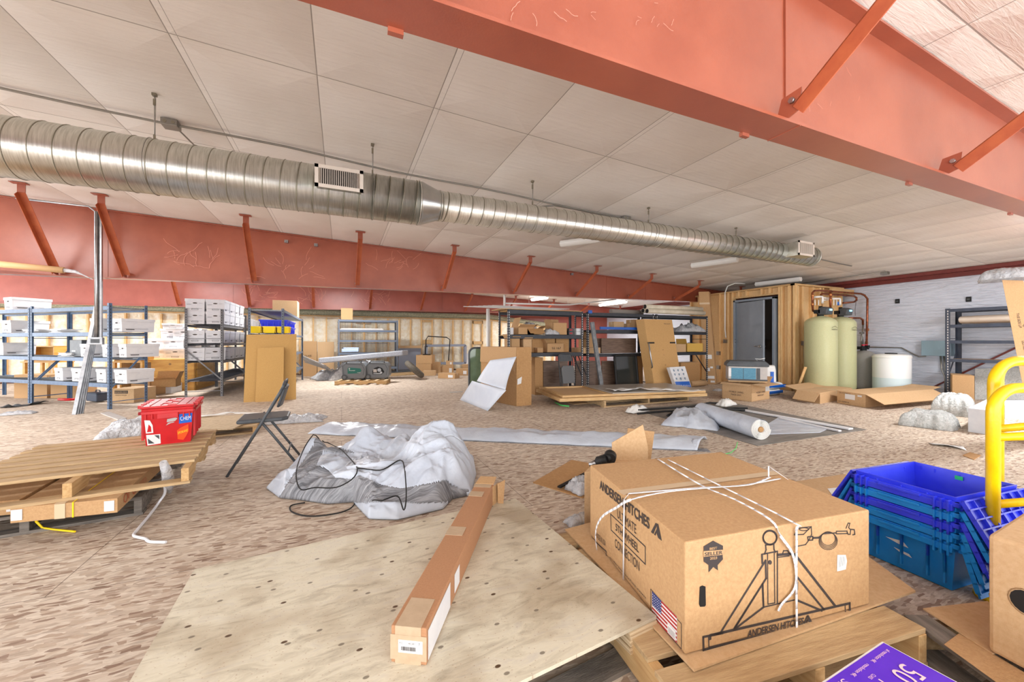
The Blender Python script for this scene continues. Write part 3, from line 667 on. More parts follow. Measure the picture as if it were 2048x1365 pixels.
# file box prototype: origin bottom centre of front, x along width
def file_box_proto():
    t = T('file_box', 'x', 'file box', (0, 0, 0)); W, D, H = .31, .40, .26
    mb = MB(); vs = [(-W/2+.006, .006, 0), (W/2-.006, .006, 0), (W/2-.006, D-.006, 0), (-W/2+.006, D-.006, 0), (-W/2, 0, H-.03), (W/2, 0, H-.03), (W/2, D, H-.03), (-W/2, D, H-.03)]
    mb.add(vs, [(0, 3, 2, 1), (4, 5, 6, 7), (0, 1, 5, 4), (1, 2, 6, 5), (2, 3, 7, 6), (3, 0, 4, 7)]); b = mb.build('body', FBX, t, local=True)
    mb = MB(); mb.bx((0, D/2, H-.0225), (W+.014, D+.014, .055)); l = mb.build('lid', FBX, t, local=True, bevel=.003)
    m = MB(); m.prism([(.038*math.cos(g)*1.0, -.0005, H*.68+.013*math.sin(g)) for g in [2*PI*k/16 for k in range(16)]], (0, -.0015, 0)); h = m.build('hand_hole', mat('hand_hole_dark', (74, 66, 60), .9), t, local=True)
    m = MB()
    for x0, x1, z in ((-.13, -.05, .155), (-.13, -.06, .14), (.06, .12, .175), (-.13, .12, .062)): m.bx(((x0+x1)/2, -.0008, z), (x1-x0, .002, .003))
    for dz in (-.012, .012): m.bx((0.0, -.0022, .045+dz), (.1, .002, .004))
    for dx in (-.05, .05): m.bx((dx, -.0022, .045), (.004, .002, .028))
    m.bx((W/2-.001, D*.45, .062), (.002, D*.7, .003)); m.bx((W/2-.0, D*.25, .045), (.003, .1, .014))
    pr = m.build('printed_lines', INK, t, local=True)
    KIDS[t.name] = [b, l, h, pr]
    return t
FB = file_box_proto(); FBUSED = [False]
def fbox(label, p, rz, sc=(1, 1, 1), lid=True, group='white file boxes'):
    if not FBUSED[0]:
        FBUSED[0] = True; FB.location = p; FB.rotation_euler = (0, 0, rz); FB['label'] = label; FB['group'] = group; FB.scale = sc; return FB
    return dup(FB, p, rz, label, group, sc)
# ================================================================ FAR LEFT: racks and file boxes
zlev = [1.74, 1.30, .865, .43]
RA = math.atan2(*( (P(-6.77, 6.55)-P(-8.87, 7.18)).yx ))
pA = P(-8.87, 7.18); pA2 = P(-6.77, 6.55); LA = (pA2-pA).length
ax, ay = front_dir(RA)
rack('blue-grey steel rack with file boxes, behind the red crate at the left', pA, RA, LA, .55, 1.79, zlev, RKB, group='steel storage racks', slot=INK, bh=.065)
rack('blue-grey steel rack bay cut off by the left edge of the photo', pA-ax*(LA+.03), RA, LA, .55, 1.76, zlev, RKB, group='steel storage racks', slot=INK, bh=.065)
def onA(s, y, z): return pA+ax*s+ay*y+Vector((0, 0, z))
ord_ = ['first', 'second', 'third', 'fourth', 'fifth', 'sixth', 'seventh']
def sA(px):  # distance along rack A of the pixel column
    t = (px-1024)/FPX; a = pA; n = Vector((-(SA+CA*t), 0, 0))
    # solve (a+ax*s) . (CA - t*SA, -(SA+CA*t)) = 0  -> xc - t d = 0
    f = lambda p: (CA*p.x-SA*p.y)-t*(SA*p.x+CA*p.y)
    return -f(a)/f(ax)
fbox('white file box alone on top of the leftmost blue-grey rack', onA(sA(8), .05, 1.75), RA-PI*.02, (1.0, 1.3, .9)); 
fbox('white file box on the second shelf of the leftmost rack bay', onA(sA(4), .05, 1.31), RA, (1.0, 1.3, .9))
fbox('grey-sided file box on the third shelf of the leftmost rack bay', onA(sA(-14), .05, .88), RA, (1.3, 1.1, .9))
fbox('white file box on the second shelf, behind the leaning steel studs', onA(sA(175), .1, 1.31), RA, (.8, 1.2, .9))
fbox('white file box on the second shelf, right of the leaning studs', onA(sA(215), .12, 1.31), RA, (.85, 1.2, .85))
for i, (px, s) in enumerate(((111, .8), (147, .85), (196, .85), (235, .95))):
    fbox('%s file box from the left, bottom shelf of the blue-grey rack' % ord_[i], onA(sA(px), .04, .44), RA+(.02 if i % 2 else -.03), (s, 1, .86))
for i, (px, s, w) in enumerate(((160, .75, 1), (206, .9, 1), (236, .6, 1.2))):
    fbox('%s file box from the left, third shelf of the blue-grey rack' % ord_[i], onA(sA(px), .06, .875), RA, (s, w, .85))
# papers and black box on rack A
c = onA(sA(128), .3, .87); t = T('black_box', 'black storage box on the third shelf of the blue-grey rack', 'box', c, RA)
MB().bx((0, 0, .15), (.34, .3, .3)).build('body', DGR, t, local=True, bevel=.005); MB().bx((-.05, -.151, .1), (.1, .004, .02)).build('card_label', WHT, t, local=True)
for i, (px, z, lbl) in enumerate(((95, 1.30, 'loose pile of papers on the second shelf of the blue-grey rack'), (112, .865, 'thin pile of papers beside the black box on the third shelf'), (40, 1.30, 'small pile of papers beside a post on the leftmost shelves'))):
    c = onA(sA(px), .25, z); t = T('paper_pile', lbl, 'papers', c, RA, 'paper piles on the rack'); m = MB()
    for k in range(6): m.bx((random.uniform(-.03, .03), random.uniform(-.03, .03), .006+k*.012), (.34, .26, .009), random.uniform(-.25, .25))
    m.build('sheets', WHT, t, local=True)
q = F(196, 804); t = T('tool_case', 'dark blue-black tool case on the floor under the blue-grey rack', 'tool case', q, RA)
MB().bx((0, 0, .09), (.3, .2, .14)).bx((0, 0, .17), (.31, .21, .03)).build('case', mat('case_dark', (62, 72, 90), .45), t, local=True, bevel=.02); MB().tube([(-.06, 0, .185), (-.05, 0, .22), (.05, 0, .22), (.06, 0, .185)], .01).build('handle', DGR, t, local=True)
def fcart(label, pxl, pxr, pyb, z, dep, h, m=CB, **k):
    """carton whose front bottom edge spans pxl..pxr at pixel row pyb (floor height z)"""
    a = F(pxl, pyb, z); b = F(pxr, pyb, z); a2 = (b-a); n = Vector((-a2.y, a2.x, 0)).normalized()*dep
    return carton(k.pop('label', label), a, a2, n, z, h, m, **k)
fcart('brown carton with a white label under the left rack', 28, 94, 797, 0, .4, .47, CB)
fcart('open-topped brown carton under the left rack, beside the labelled one', 101, 152, 797, 0, .4, .44, CB, tape=False)
t = fcart('brown carton printed BANKERS BOX under the right end of the blue-grey rack', 224, 268, 806, 0, .45, .26, CB2)
pa, pb_ = F(228, 806), F(262, 806); n_ = (pb_-pa).normalized(); u3 = Vector((0, 0, 1)); off = n_.cross(u3)*.001
m = MB(); m.ob(pa+n_*.01+u3*.17+off*1, n_*.25, off, u3*.055); m.build('print_panel', INK, t)
text('BANKERS BOX', pa+n_*.02+u3*.185+off*3, pa+n_*.25+u3*.185+off*3, u3*.025, CB2, t)
text('MADE IN THE USA', pa+n_*.03+u3*.13+off*2, pa+n_*.24+u3*.13+off*2, u3*.02, INK, t)
fcart('open carton with a flap on the floor behind the BANKERS BOX carton', 262, 300, 792, 0, .4, .3, CB, opened=True, flaps=((0, .15, 60), (1, .2, 80)))
# oak desk and cubby behind the racks
a = F(302, 784.5); b = F(391, 781); ex = (b-a); n = Vector((-ex.y, ex.x, 0)).normalized()
t = T('oak_desk', 'yellow oak office desk loaded with file boxes behind the racks', 'desk', a, ang(ex))
ext = b-ex.normalized()*1.35
MB().ob(ext+Vector((0, 0, .7)), ex.normalized()*1.35, n*1.7, (0, 0, .035)).build('desk_top', OAK, t, bevel=.005)
MB().ob(a, ex, n*.02, (0, 0, .7)).build('front_panel', OAK, t); MB().ob(b, n*1.7, -ex.normalized()*.03, (0, 0, .7)).build('side_panel', OAK, t)
MB().ob(ext+ex*.0, n*1.7, ex.normalized()*.03, (0, 0, .7)).build('side_panel', OAK, t)
g_ = a+ex*.42+Vector((0, 0, .62)); MB().disc(g_-n*.002, -n, .025).build('grommet', CBI, t)
m = MB(); b2 = b+n*.98
for z in (.12, .3, .5): m.ob(b+ex.normalized()*.005+n*.05+Vector((0, 0, z)), n*.88, ex.normalized()*.012, (0, 0, .17))
m.build('drawer_front', OAK, t)
dz = .735; dbase = lambda px, row: F(px, 722, dz)+n*(.02+row*.42)
exn = ex.normalized(); da = ang(ex)
D_ = lambda px, dep, z: (lambda d: P((px-1024)/FPX*d, d, z))(dep)
k = 0
for row, (z, cols) in enumerate(((dz, (312, 350)), (dz+.235, (308, 346)), (dz+.47, (341, 366)))):
    for j, px in enumerate(cols):
        fbox('file box on the oak desk, %s row, %s of the pair' % (['bottom', 'middle', 'top'][row], ['left', 'right'][j]), D_(px, 9.2+.1*row, z), da+.06*(j-row), (1.3, .95, .9))
for j, (px, d, z) in enumerate(((384, 9.7, dz), (384, 9.7, dz+.24), (384, 9.7, dz+.48), (412, 10.1, dz), (413, 10.1, dz+.24), (290, 9.7, dz), (345, 9.3, dz+.71))):
    fbox('file box on the oak desk, ' + ['bottom of the stack by the grey rack post', 'middle of the stack by the grey rack post', 'top of the stack by the grey rack post', 'lower one seen through the grey rack', 'upper one seen through the grey rack', 'far left behind the blue-grey rack', 'small one on the very top'][j], D_(px, d, z), da, (1.25, 1, .9 if j < 6 else .45))
# white open box with packing paper in front of desk
a = F(300, 788); b = F(343, 787); t = carton('white file carton with its lid off on the floor before the desk', a, b-a, Vector((-(b-a).y, (b-a).x, 0))*.9, 0, .2, FBX, tape=False, seam=False, opened=False)
a, b = F(302, 776, .21), F(352, 774, .21); t2 = carton('torn open carton full of crumpled white paper before the desk', a, b-a, Vector((-(b-a).y, (b-a).x, 0))*.8, .21, .16, CB3, opened=True, flaps=((0, .08, 60), (1, .16, 20), (2, .15, 10), (3, .12, 60)))
# light wood cubby behind rack A
for (x0, x1, yb, h) in ((228, 283, 722, .33), (48, 108, 720, .33)):
    d = 8.6; a = D_(x0, d, .7); b = D_(x1, d, .7); t = T('wood_cubby', 'light wood open cubby behind the blue-grey rack, ' + ('right end' if x0 > 100 else 'left end'), 'cubby', a, ang(b-a), 'light wood cubbies')
    L_ = (b-a).length; m = MB()
    for bxx in (((L_/2, .15, .01), (L_, .3, .02)), ((L_/2, .15, h), (L_, .3, .02)), ((.01, .15, h/2), (.02, .3, h)), ((L_-.01, .15, h/2), (.02, .3, h)), ((L_/2, .295, h/2), (L_, .01, h))): m.bx(*bxx)
    m.build('carcass', OAK, t, local=True)
    t2 = T('side_table', 'low wood table under the light wood cubby, ' + ('right end' if x0 > 100 else 'left end'), 'table', (a.x, a.y, 0), ang(b-a), 'tables under the cubbies')
    MB().bx((L_/2, .17, .685), (L_+.1, .4, .028)).build('table_top', OAK, t2, local=True)
    for x in (0, L_):
        for y in (.02, .34): MB().bx((x, y, .335), (.05, .05, .67)).build('leg', OAK, t2, local=True)
# grey rack C (end-on)
pC = Vector((-2.26, 9.85, 0)); 
rack('grey steel rack seen end-on, full of white file boxes', pC, PI/2, 2.1, .64, 1.81, [1.49, 1.10, .74, .35], RKG, deck=mat('deck_dark', (84, 84, 90), .6), group='steel storage racks', bh=.05)
rack('grey steel rack bay standing behind the end-on grey rack', pC+Vector((0, 2.14, 0)), PI/2, 1.9, .64, 1.81, [1.49, 1.10, .74, .35], RKG, deck=mat('deck_dark2', (84, 84, 90), .6), group='steel storage racks', bh=.05)
names = {1.50: 'top', 1.11: 'second', .75: 'third'}
for z, dz_ in ((1.50, 0), (1.50, .255), (1.11, 0), (.75, 0)):
    for r in range(4):
        for s, x in (('left', -2.74), ('right', -2.40)):
            if z != 1.50 and s == 'left' and r in (1, 3): continue
            if z == .75 and dz_ == 0 and r == 0 and s == 'right': continue
            lay = (' upper,' if dz_ else ' lower,') if z == 1.50 else ''
            fbox('file box on the %s shelf of the grey rack,%s %s column, %s from front' % (names[z], lay, s, ord_[r]), (x, 9.88+r*.46, z+dz_), random.uniform(-.04, .04), (1.02, 1.08, .97))
fbox('white file box lying tilted on the third shelf of the end-on grey rack', (-2.42, 9.95, .75), .3, (1.15, 1, 1))
for i in range(4):
    fbox('file box on top of the rear grey rack bay, %s from the front' % ord_[i], (-2.42, 12.05+i*.46, 1.5), 0, (1, 1, .95))
# rack D and bins
pD = Vector((-1.04, 8.85, 0))
rack('tall slate-grey rack seen end-on behind the fibreboard sheets', pD, PI/2, 4.2, .6, 1.79, [1.77, 1.30, .85, .40], RKD, group='steel storage racks', bh=.05)
def bin_(label, c, rz, sx, sy, h, m, group):
    t = T('storage_bin', label, 'storage bin', c, rz, group); mb = MB(); e = .85
    vs = [(-sx/2*e, -sy/2*e, 0), (sx/2*e, -sy/2*e, 0), (sx/2*e, sy/2*e, 0), (-sx/2*e, sy/2*e, 0), (-sx/2, -sy/2, h), (sx/2, -sy/2, h), (sx/2, sy/2, h), (-sx/2, sy/2, h)]
    mb.add(vs, [(0, 3, 2, 1), (0, 1, 5, 4), (1, 2, 6, 5), (2, 3, 7, 6), (3, 0, 4, 7)]); mb.build('body', m, t, local=True, solid=.004)
    r = MB()
    for (a, b) in (((-sx/2, -sy/2), (sx/2, -sy/2)), ((sx/2, -sy/2), (sx/2, sy/2)), ((sx/2, sy/2), (-sx/2, sy/2)), ((-sx/2, sy/2), (-sx/2, -sy/2))): r.beam((a[0], a[1], h-.01), (b[0], b[1], h-.01), .022, .02)
    for i in range(5):
        x = -sx/2+sx*(i+.5)/5; r.bx((x, -sy/2*.93-.006, h*.45), (.008, .01, h*.8)); r.bx((x, sy/2*.93+.006, h*.45), (.008, .01, h*.8))
    for i in range(4):
        y = -sy/2+sy*(i+.5)/4; r.bx((sx/2*.93+.006, y, h*.45), (.01, .008, h*.8))
    r.build('rim_and_ribs', m, t, local=True); return t
YB = mat('yellow_plastic', (250, 214, 10), .4)
for i in range(3):
    for j in range(2): bin_('blue plastic bin behind the fibreboard, %s from the front, %s of two' % (ord_[i], ['lower', 'upper'][j]), (-1.29, 9.6+i*.52, 1.31+j*.13), 0, .5, .48, .15, BLU, 'blue bins on the slate rack')
for i in range(3): bin_('yellow plastic bin on the rack behind the fibreboard, %s' % ['left', 'middle', 'right'][i], (-1.55+i*.24, 9.12, 1.31), PI/2, .3, .2, .13, YB, 'yellow bins on the slate rack')
carton('brown carton on top of the slate rack', (-1.62, 11.6), (.56, 0), (0, .5), 1.78, .42, CB2)
# fibreboard sheets leaning
def sheet(label, tl, tr, br, bl, th, m, name='sheet', cat='board', part='board', **k):
    t = T(name, label, cat, (bl+br)/2, ang(br-bl)); MB().prism([bl, br, tr, tl], (br-bl).cross(tl-bl).normalized()*-th).build(part, m, t, **k); return t
KB = mat('fibreboard', (198, 158, 96), .85, c2=(186, 144, 84), ns=120, bump=.1, bs=300)
bl, br = F(487, 805.5), F(592, 799); sheet('large tan fibreboard sheet leaning on the slate rack', bl+Vector((.02, .14, 1.27)), br+Vector((.0, .09, 1.29)), br, bl, .015, KB, cat='board', name='fibreboard_sheet')
bl, br = F(511, 804.5)+Vector((0, -.03, 0)), F(567, 801.5)+Vector((0, -.03, 0)); sheet('narrower tan fibreboard sheet leaning in front of the large one', bl+Vector((.02, .11, 1.02)), br+Vector((.0, .09, 1.03)), br, bl, .015, KB, name='fibreboard_sheet')
MB
# leaning steel studs, left
t = T('steel_studs', 'bundle of long galvanised steel studs leaning on the blue-grey rack', 'steel studs', F(155, 830), 0)
for i in range(4):
    a = F(148+i*5, 830-i*.8); b = Dp(194+i*2.5, 606, 6.35+.02*i); MB().beam(a, b, .045, .02, up=(0, 1, 0)).build('stud', STL, t)
t = T('board_offcut', 'long grey board offcut on the floor right of the leaning studs', 'board', F(230, 834)); MB().prism([F(201, 828), F(218, 825), F(254, 838), F(236, 841)], (0, 0, .012)).build('board', FBX2, t)
# rubber mat strip
def mesh_strip(label, name, cat, pts, wd, m, h=.02, part=None):
    t = T(name, label, cat, pts[0]); n = len(pts)
    def fn(s, q):
        x = s*(n-1); i = min(int(x), n-2); f = x-i; c = pts[i].lerp(pts[i+1], f); d = (pts[min(i+1, n-1)]-pts[i]).normalized(); sd = Vector((-d.y, d.x, 0))
        return c+sd*(q-.5)*wd+Vector((0, 0, .004+h*max(0, noise.noise(c*6+Vector((0, 0, q))))))
    MB().grid(fn, 24, 4).build(part or 'strip', m, t, solid=.004); return t
mesh_strip('dark rubber mat offcut crumpled on the floor by the left rack', 'rubber_mat', 'mat', [F(5, 817), F(45, 812), F(88, 807)], .22, DGR, .12)
# ================================================================ rack E, foam and generators
yE = 13.25
rack('wide slate rack against the insulated wall, behind the generators', (-.1, yE, 0), 0, 1.8, .5, 1.83, [1.82, 1.50, 1.18, .78, .3], RKD, group='steel storage racks', wire=False, deck=RKD, braces=False)
for i, (x, w) in enumerate(((.25, .75), (1.1, .7))):
    t = T('wire_grid', 'grey wire grid sheet standing behind the wide slate rack, ' + ['left', 'right'][i], 'wire panel', (x, 13.9, 0), 0, 'wire grid panels'); m = MB()
    for k in range(16): m.bx((-w/2+w*k/15, 0, .9), (.01, .01, 1.8))
    for k in range(6): m.bx((0, 0, .05+k*.34), (w, .012, .012))
    m.build('grid', RKD, t, local=True)
t = T('wrapped_bundle', 'pale blue wrapped bundle on a shelf of the wide slate rack', 'bundle', (.25, 13.45, .79)); MB().bx((0, 0, .06), (.5, .3, .1)).bx((.02, 0, .13), (.46, .26, .05), .1).build('wrap', mat('pale_blue', (176, 194, 220), .4), t, local=True, bevel=.02)
t = T('flat_bar_stack', 'stack of long pale bars on a shelf of the wide slate rack', 'bars', (.6, 13.4, 1.5)); MB().bx((0, 0, .02), (1.3, .15, .03)).bx((.02, .02, .045), (1.25, .1, .02)).build('bars', FBX2, t, local=True)
carton('brown carton standing on top of the wide slate rack', (Vp(682, 640, 13.35).x, 13.32), (.34, 0), (0, .3), 1.825, .36, CB)
# glass cartons leaning
xa, xb, xc_ = Vp(603, 700, 14.3).x, Vp(635, 700, 14.3).x, Vp(668, 700, 14.3).x
t = carton('tall brown carton printed GLASS against the insulated wall', (xa, 14.3), (xb-xa-.02, 0), (0, .2), 0, 1.14, CB, tape=False)
carton('tall plain brown carton next to the GLASS carton', (xb, 14.3), (xc_-xb, 0), (0, .2), 0, 1.12, CB2, tape=False)
pa = Vp(609, 714, 14.3); pb_ = Vp(623, 714, 14.3); pb_.z = pa.z; off = Vector((0, -.004, 0))
text('GLASS', pa+off, pb_+off, u3*.06, INK, t)
# foam slab, pillows of wrap
def slab(label, name, cat, pts, ext, m, part='slab', bev=.03):
    t = T(name, label, cat, pts[0]); MB().prism(pts, ext).build(part, m, t, bevel=bev); return t
a = Dp(636, 728, 11.0); b = Dp(806, 712, 11.6); slab('long grey foam slab lying across the wrapped pile behind the generators', 'foam_slab', 'foam', [a, b, b+P(0, .6), a+P(0, .6)], (0, 0, .16), FOAMG)
def crumple(name, label, cat, c, sx, sy, h, rz, m, seed=0, part='sheet', nu=36, nv=28, base=.004, sharp=1.0, parent=None, group=None, solid=.002, pw=1.0, pillow=False):
    c = Vector(c); t = parent or T(name, label, cat, c, rz, group); R = Matrix.Rotation(rz, 3, 'Z')
    def fn(s, q):
        x, y = s*2-1, q*2-1; g = math.atan2(y, x); ir = 1+.16*noise.noise(Vector((math.cos(g)*2, math.sin(g)*2, seed)))+.08*noise.noise(Vector((math.cos(g)*6, math.sin(g)*6, seed+9)))
        r = max(abs(x), abs(y)); e = max(0, 1-r**3)**pw
        n1 = 1-abs(noise.noise(Vector((x*2.2, y*2.2*sy/sx, seed))))*2; n2 = 1-abs(noise.noise(Vector((x*5.5, y*5.5*sy/sx, seed+4))))*2; n3 = noise.noise(Vector((x*12, y*12*sy/sx, seed+7)))
        z = h*e*(.45+.35*n1+.2*n2*sharp+.08*n3*sharp)
        if pillow: z = h*max(0, 1-r**4)**.5*(.82+.1*noise.noise(Vector((x*2, y*2, seed)))+.07*noise.noise(Vector((x*6, y*6, seed+2))))
        j = Vector((noise.noise(Vector((x*4, y*4, seed+20))), noise.noise(Vector((x*4, y*4, seed+30))), 0))*.06
        return c+R@Vector(((x+j.x)*sx/2*ir, (y+j.y)*sy/2*ir, 0))+Vector((0, 0, base+max(0, z)+.006*e))
    MB().grid(fn, nu, nv).build(part, m, t, solid=solid); return t
q = F(665, 759); crumple('wrapped_bundle', 'clear-wrapped grey bundle on the floor left of the generators', 'bundle', q+Vector((.0, .1, 0)), 1.0, .7, .32, .3, mat('wrapped_grey', (222, 224, 228), .3, c2=(182, 185, 190), ns=14, bump=.6, bs=40), 3, 'wrap')
crumple('wrapped_bundle', 'clear-wrapped grey bundle piled higher behind the left generator', 'bundle', F(712, 760)+Vector((.05, .3, 0)), 1.7, .5, .6, .2, bpy.data.materials['wrapped_grey'], 8, 'wrap')
crumple('plastic_wrap', 'heap of clear plastic wrap right of the generators', 'plastic wrap', F(806, 742)+Vector((0, .25, .13)), 1.2, .8, .35, 0, CLRW, 5, 'wrap')
t = T('low_pallet', 'low wooden pallet with a grey mat, right of the generator pallet', 'pallet', F(806, 752), .35)
MB().bx((0, .35, .06), (1.15, .7, .1)).build('deck', PAL, t, local=True); MB().bx((0, .35, .13), (1.1, .68, .035)).build('mat', DGR, t, local=True)
# aluminium lengths at left of foam
t = T('aluminium_lengths', 'pale aluminium lengths sloping down beside the GLASS carton', 'metal lengths', F(640, 748), 0); m = MB()
for i in range(4): m.beam(Dp(604+i*2, 712+i*4, 12.2), Dp(652+i*4, 733+i*3, 11.4), .035, .035)
m.build('lengths', FBX2, t)
def pallet(label, c, rz, L=1.2, W=1.0, h=.13, n=7, m1=PAL, m2=PALY, group='wooden pallets', sw=.09, notch=True, skip=()):
    """slats run along local x, stringers along local y"""
    t = T('wooden_pallet', label, 'pallet', c, rz, group)
    for i in range(n):
        if i in skip: continue
        y = -W/2+sw/2+(W-sw)*i/(n-1); MB().bx((random.uniform(-.006, .006), y, h-.009), (L, sw*random.uniform(.94, 1.04), .018), random.uniform(-.006, .006)).build('deck_board', m1, t, local=True, bevel=.002)
    for x in (-L/2+.025, 0, L/2-.025):
        z0, z1 = .018, h-.018; pr = [(x-.02, -W/2, z0), (x-.02, -W/2, z1), (x-.02, W/2, z1), (x-.02, W/2, z0)]
        if notch:
            pr = [(x-.02, -W/2, z0), (x-.02, -W/2, z1), (x-.02, W/2, z1), (x-.02, W/2, z0)]
            k = z0+(z1-z0)*.45
            for y in (W*.32, W*.12, -W*.12, -W*.32):
                pass
            pr += [(x-.02, W*.32, z0), (x-.02, W*.29, k), (x-.02, W*.15, k), (x-.02, W*.12, z0), (x-.02, -W*.12, z0), (x-.02, -W*.15, k), (x-.02, -W*.29, k), (x-.02, -W*.32, z0)]
        MB().prism(pr, (.04, 0, 0)).build('stringer', m2, t, local=True, bevel=.002)
    for y in (-W/2+sw/2, 0, W/2-sw/2): MB().bx((0, y, .009), (L, sw, .018)).build('bottom_board', m1, t, local=True)
    return t
gp = F(730, 771); e_ = P(1, .06).normalized(); 
pallet('small pallet carrying the two grey generators', gp+Vector((-.02, .36, 0)), PI/2+.03+ang(P(1, .1)), .6, 1.3, .11, 6, PAL, PALY)
def generator(label, c, rz, panel):
    t = T('portable_generator', label, 'generator', c, rz, 'grey inverter generators'); W, D, H = .62, .34, .46
    pr = [(-W/2, 0, .08), (-W/2+.04, 0, .02), (W/2-.06, 0, .02), (W/2, 0, .1), (W/2, 0, H-.1), (W/2-.07, 0, H), (-W/2+.06, 0, H), (-W/2, 0, H-.1)]
    MB().prism(pr, (0, D, 0)).build('housing', GGR, t, local=True, bevel=.02)
    m = MB(); m.tube([(-.2, -.01, H-.02), (-.17, -.01, H+.025), (.17, -.01, H+.025), (.2, -.01, H-.02)], .016); m.bx((0, .17, H+.01), (.3, .12, .04)); m.build('handle', DGR, t, local=True)
    for x in (-W/2+.07,): m2 = MB(); m2.cyl((x, -.035, .07), (x, .015, .07), .07, seg=24); w_ = m2.build('wheel', DGR, t, local=True); m3 = MB(); m3.cyl((x, -.042, .07), (x, -.03, .07), .04, seg=20); m3.build('hub', GGR, w_, local=True)
    MB().bx((W/2-.08, .08, .01), (.08, .08, .04)).build('foot', BLK, t, local=True)
    m = MB(); m.strip([(-W/2+.05, -.002, .13), (-W/2+.02, -.002, .36), (-W/2+.1, -.002, .42), (W/2-.1, -.002, .4), (W/2-.04, -.002, .28), (W/2-.07, -.002, .12)], .012, (0, -1, 0), .002); m.build('moulding_line', DGR, t, local=True)
    if panel:
        m = MB(); m.prism([(-.16, -.003, .16), (.14, -.003, .17), (.2, -.003, .24), (.17, -.003, .3), (-.13, -.003, .33), (-.16, -.003, .3)], (0, -.003, 0)); g = m.build('green_label', mat('green_label', (20, 104, 92), .4), t, local=True)
        WMs = WM[t.name]; v = lambda x, z: WMs@Vector((x, -.008, z))
        text('Power', v(-.12, .235), v(.04, .235), WMs.to_3x3()@Vector((0, 0, .03)), WHT, t); text('P4500i', v(.09, .18), v(.17, .18), WMs.to_3x3()@Vector((0, 0, .018)), WHT, t)
        m = MB(); m.strip([(-.1, -.008, .3), (-.115, -.008, .31), (-.13, -.008, .295), (-.12, -.008, .28), (-.1, -.008, .285)], .009, (0, -1, 0), .001); m.build('emblem', WHT, t, local=True)
    else:
        m = MB(); m.prism([(-.12, -.003, .13), (.12, -.003, .13), (.19, -.003, .2), (.13, -.003, .3), (.02, -.003, .34), (-.08, -.003, .3), (-.13, -.003, .22)], (0, -.003, 0)); m.build('open_panel', BLK, t, local=True)
        m = MB(); m.bx((-.05, -.02, .23), (.09, .03, .08)); m.build('engine_cover', FBX2, t, local=True)
        m = MB(); m.cyl((.06, -.03, .25), (.06, -.006, .25), .05); m.cyl((.11, -.03, .18), (.11, -.006, .18), .03); m.bx((0, -.01, .155), (.2, .012, .025)); m.build('engine_part', STL, t, local=True)
    return t
rz = ang(P(1, .1)); generator('grey portable generator with a green side label', F(708, 769)+Vector((.0, .12, .11)), rz, True); generator('grey portable generator with its engine exposed', F(757, 768)+Vector((-.02, .16, .11)), rz, False)
# tyre
a, b = F(826, 751), None; c0 = Dp(829, 736, 11.7); c0.z = .3; t = T('tyre', 'brown-grey tyre leaning on the pile of small cartons', 'tyre', (c0.x, c0.y, 0), 0)
axd = (P(.62, .155)+Vector((0, 0, .72))).normalized(); x_ = (P(.72, 0)-Vector((0, 0, .7))).normalized(); x_ = (x_-axd*x_.dot(axd)).normalized(); y_ = axd.cross(x_)
m = MB(); pts = [c0+x_*.27*math.cos(2*PI*k/32)+y_*.27*math.sin(2*PI*k/32) for k in range(32)]; m.tube(pts, .085, 12, closed=True)
m.build('casing', mat('tyre_rubber', (112, 104, 92), .8, c2=(80, 74, 66), ns=40), t)
# scattered small cartons by window frame
specs = [('small brown carton under the open parts carton', 832, 862, 749, 0, .45, .36, CB), ('open carton of black parts on top of the small carton stack', 832, 864, 749, .362, .5, .3, CB),
 ('flat carton at the front left of the small cartons', 846, 870, 752, 0, .35, .16, CB2), ('long flat carton with a torn end, front of the small cartons', 876, 914, 757, 0, .3, .16, CB),
 ('tilted carton left of the middle of the small cartons', 865, 882, 748, 0, .35, .4, CB2), ('carton with a white label amid the small cartons', 886, 906, 749, 0, .3, .3, CB), ('carton on top of the labelled one', 892, 905, 748.5, .302, .25, .16, CB2),
 ('carton at the right of the small cartons', 912, 938, 751, 0, .35, .22, CB), ('low carton at the far right near the mirror', 924, 942, 746, .0, .3, .3, CB2), ('carton behind the torn long one', 880, 893, 747, 0, .25, .24, CB2)]
for i, (lb, x0, x1, y, z, dp, h, mm) in enumerate(specs):
    a = F(x0, y, 0); a.z = 0; bb = F(x1, y, 0); rot = Matrix.Rotation([0, 0, .1, -.35, .5, .1, .1, -.3, 0, .1][i], 3, 'Z'); e2 = rot@(bb-a); nn2 = Vector((-e2.y, e2.x, 0)).normalized()*dp
    tt = carton(lb, a, e2, nn2, z, h, mm, group='small cartons by the window frame', opened=(i == 1))
    if i in (3, 5, 6, 7):
        nf_ = Vector((e2.y, -e2.x, 0)).normalized(); k = MB(); k.ob(a+e2*.6+Vector((0, 0, z+h*.2))+nf_*.001, e2*.28, nf_*.002, (0, 0, h*.5)); k.build('white_label', WHT, tt)
q = F(850, 749)+P(0, .25); q.z = .42; t = T('machine_part', 'black machine part filling the open carton on the stack', 'machine part', q); MB().cyl((q.x-.12, q.y, q.z+.12), (q.x+.12, q.y, q.z+.12), .15).cyl((q.x-.2, q.y, q.z+.13), (q.x+.2, q.y, q.z+.13), .08).build('rotor', BLK, t)
# hand cart loop
t = T('cart_handle', 'thin black hand-cart hoop standing by the grey window frame', 'cart', F(890, 742), 0); d = 14.0
MB().tube([Dp(850, 735, d), Dp(852, 680, d), Dp(856, 673, d), Dp(893, 675, d), Dp(900, 680, d), Dp(897, 722, d-.4)], .018).build('hoop', BLK, t)
MB().bx(((Dp(850, 735, d)+Dp(890, 735, d))/2), (.8, .1, .03)).build('platform', RKD, t)
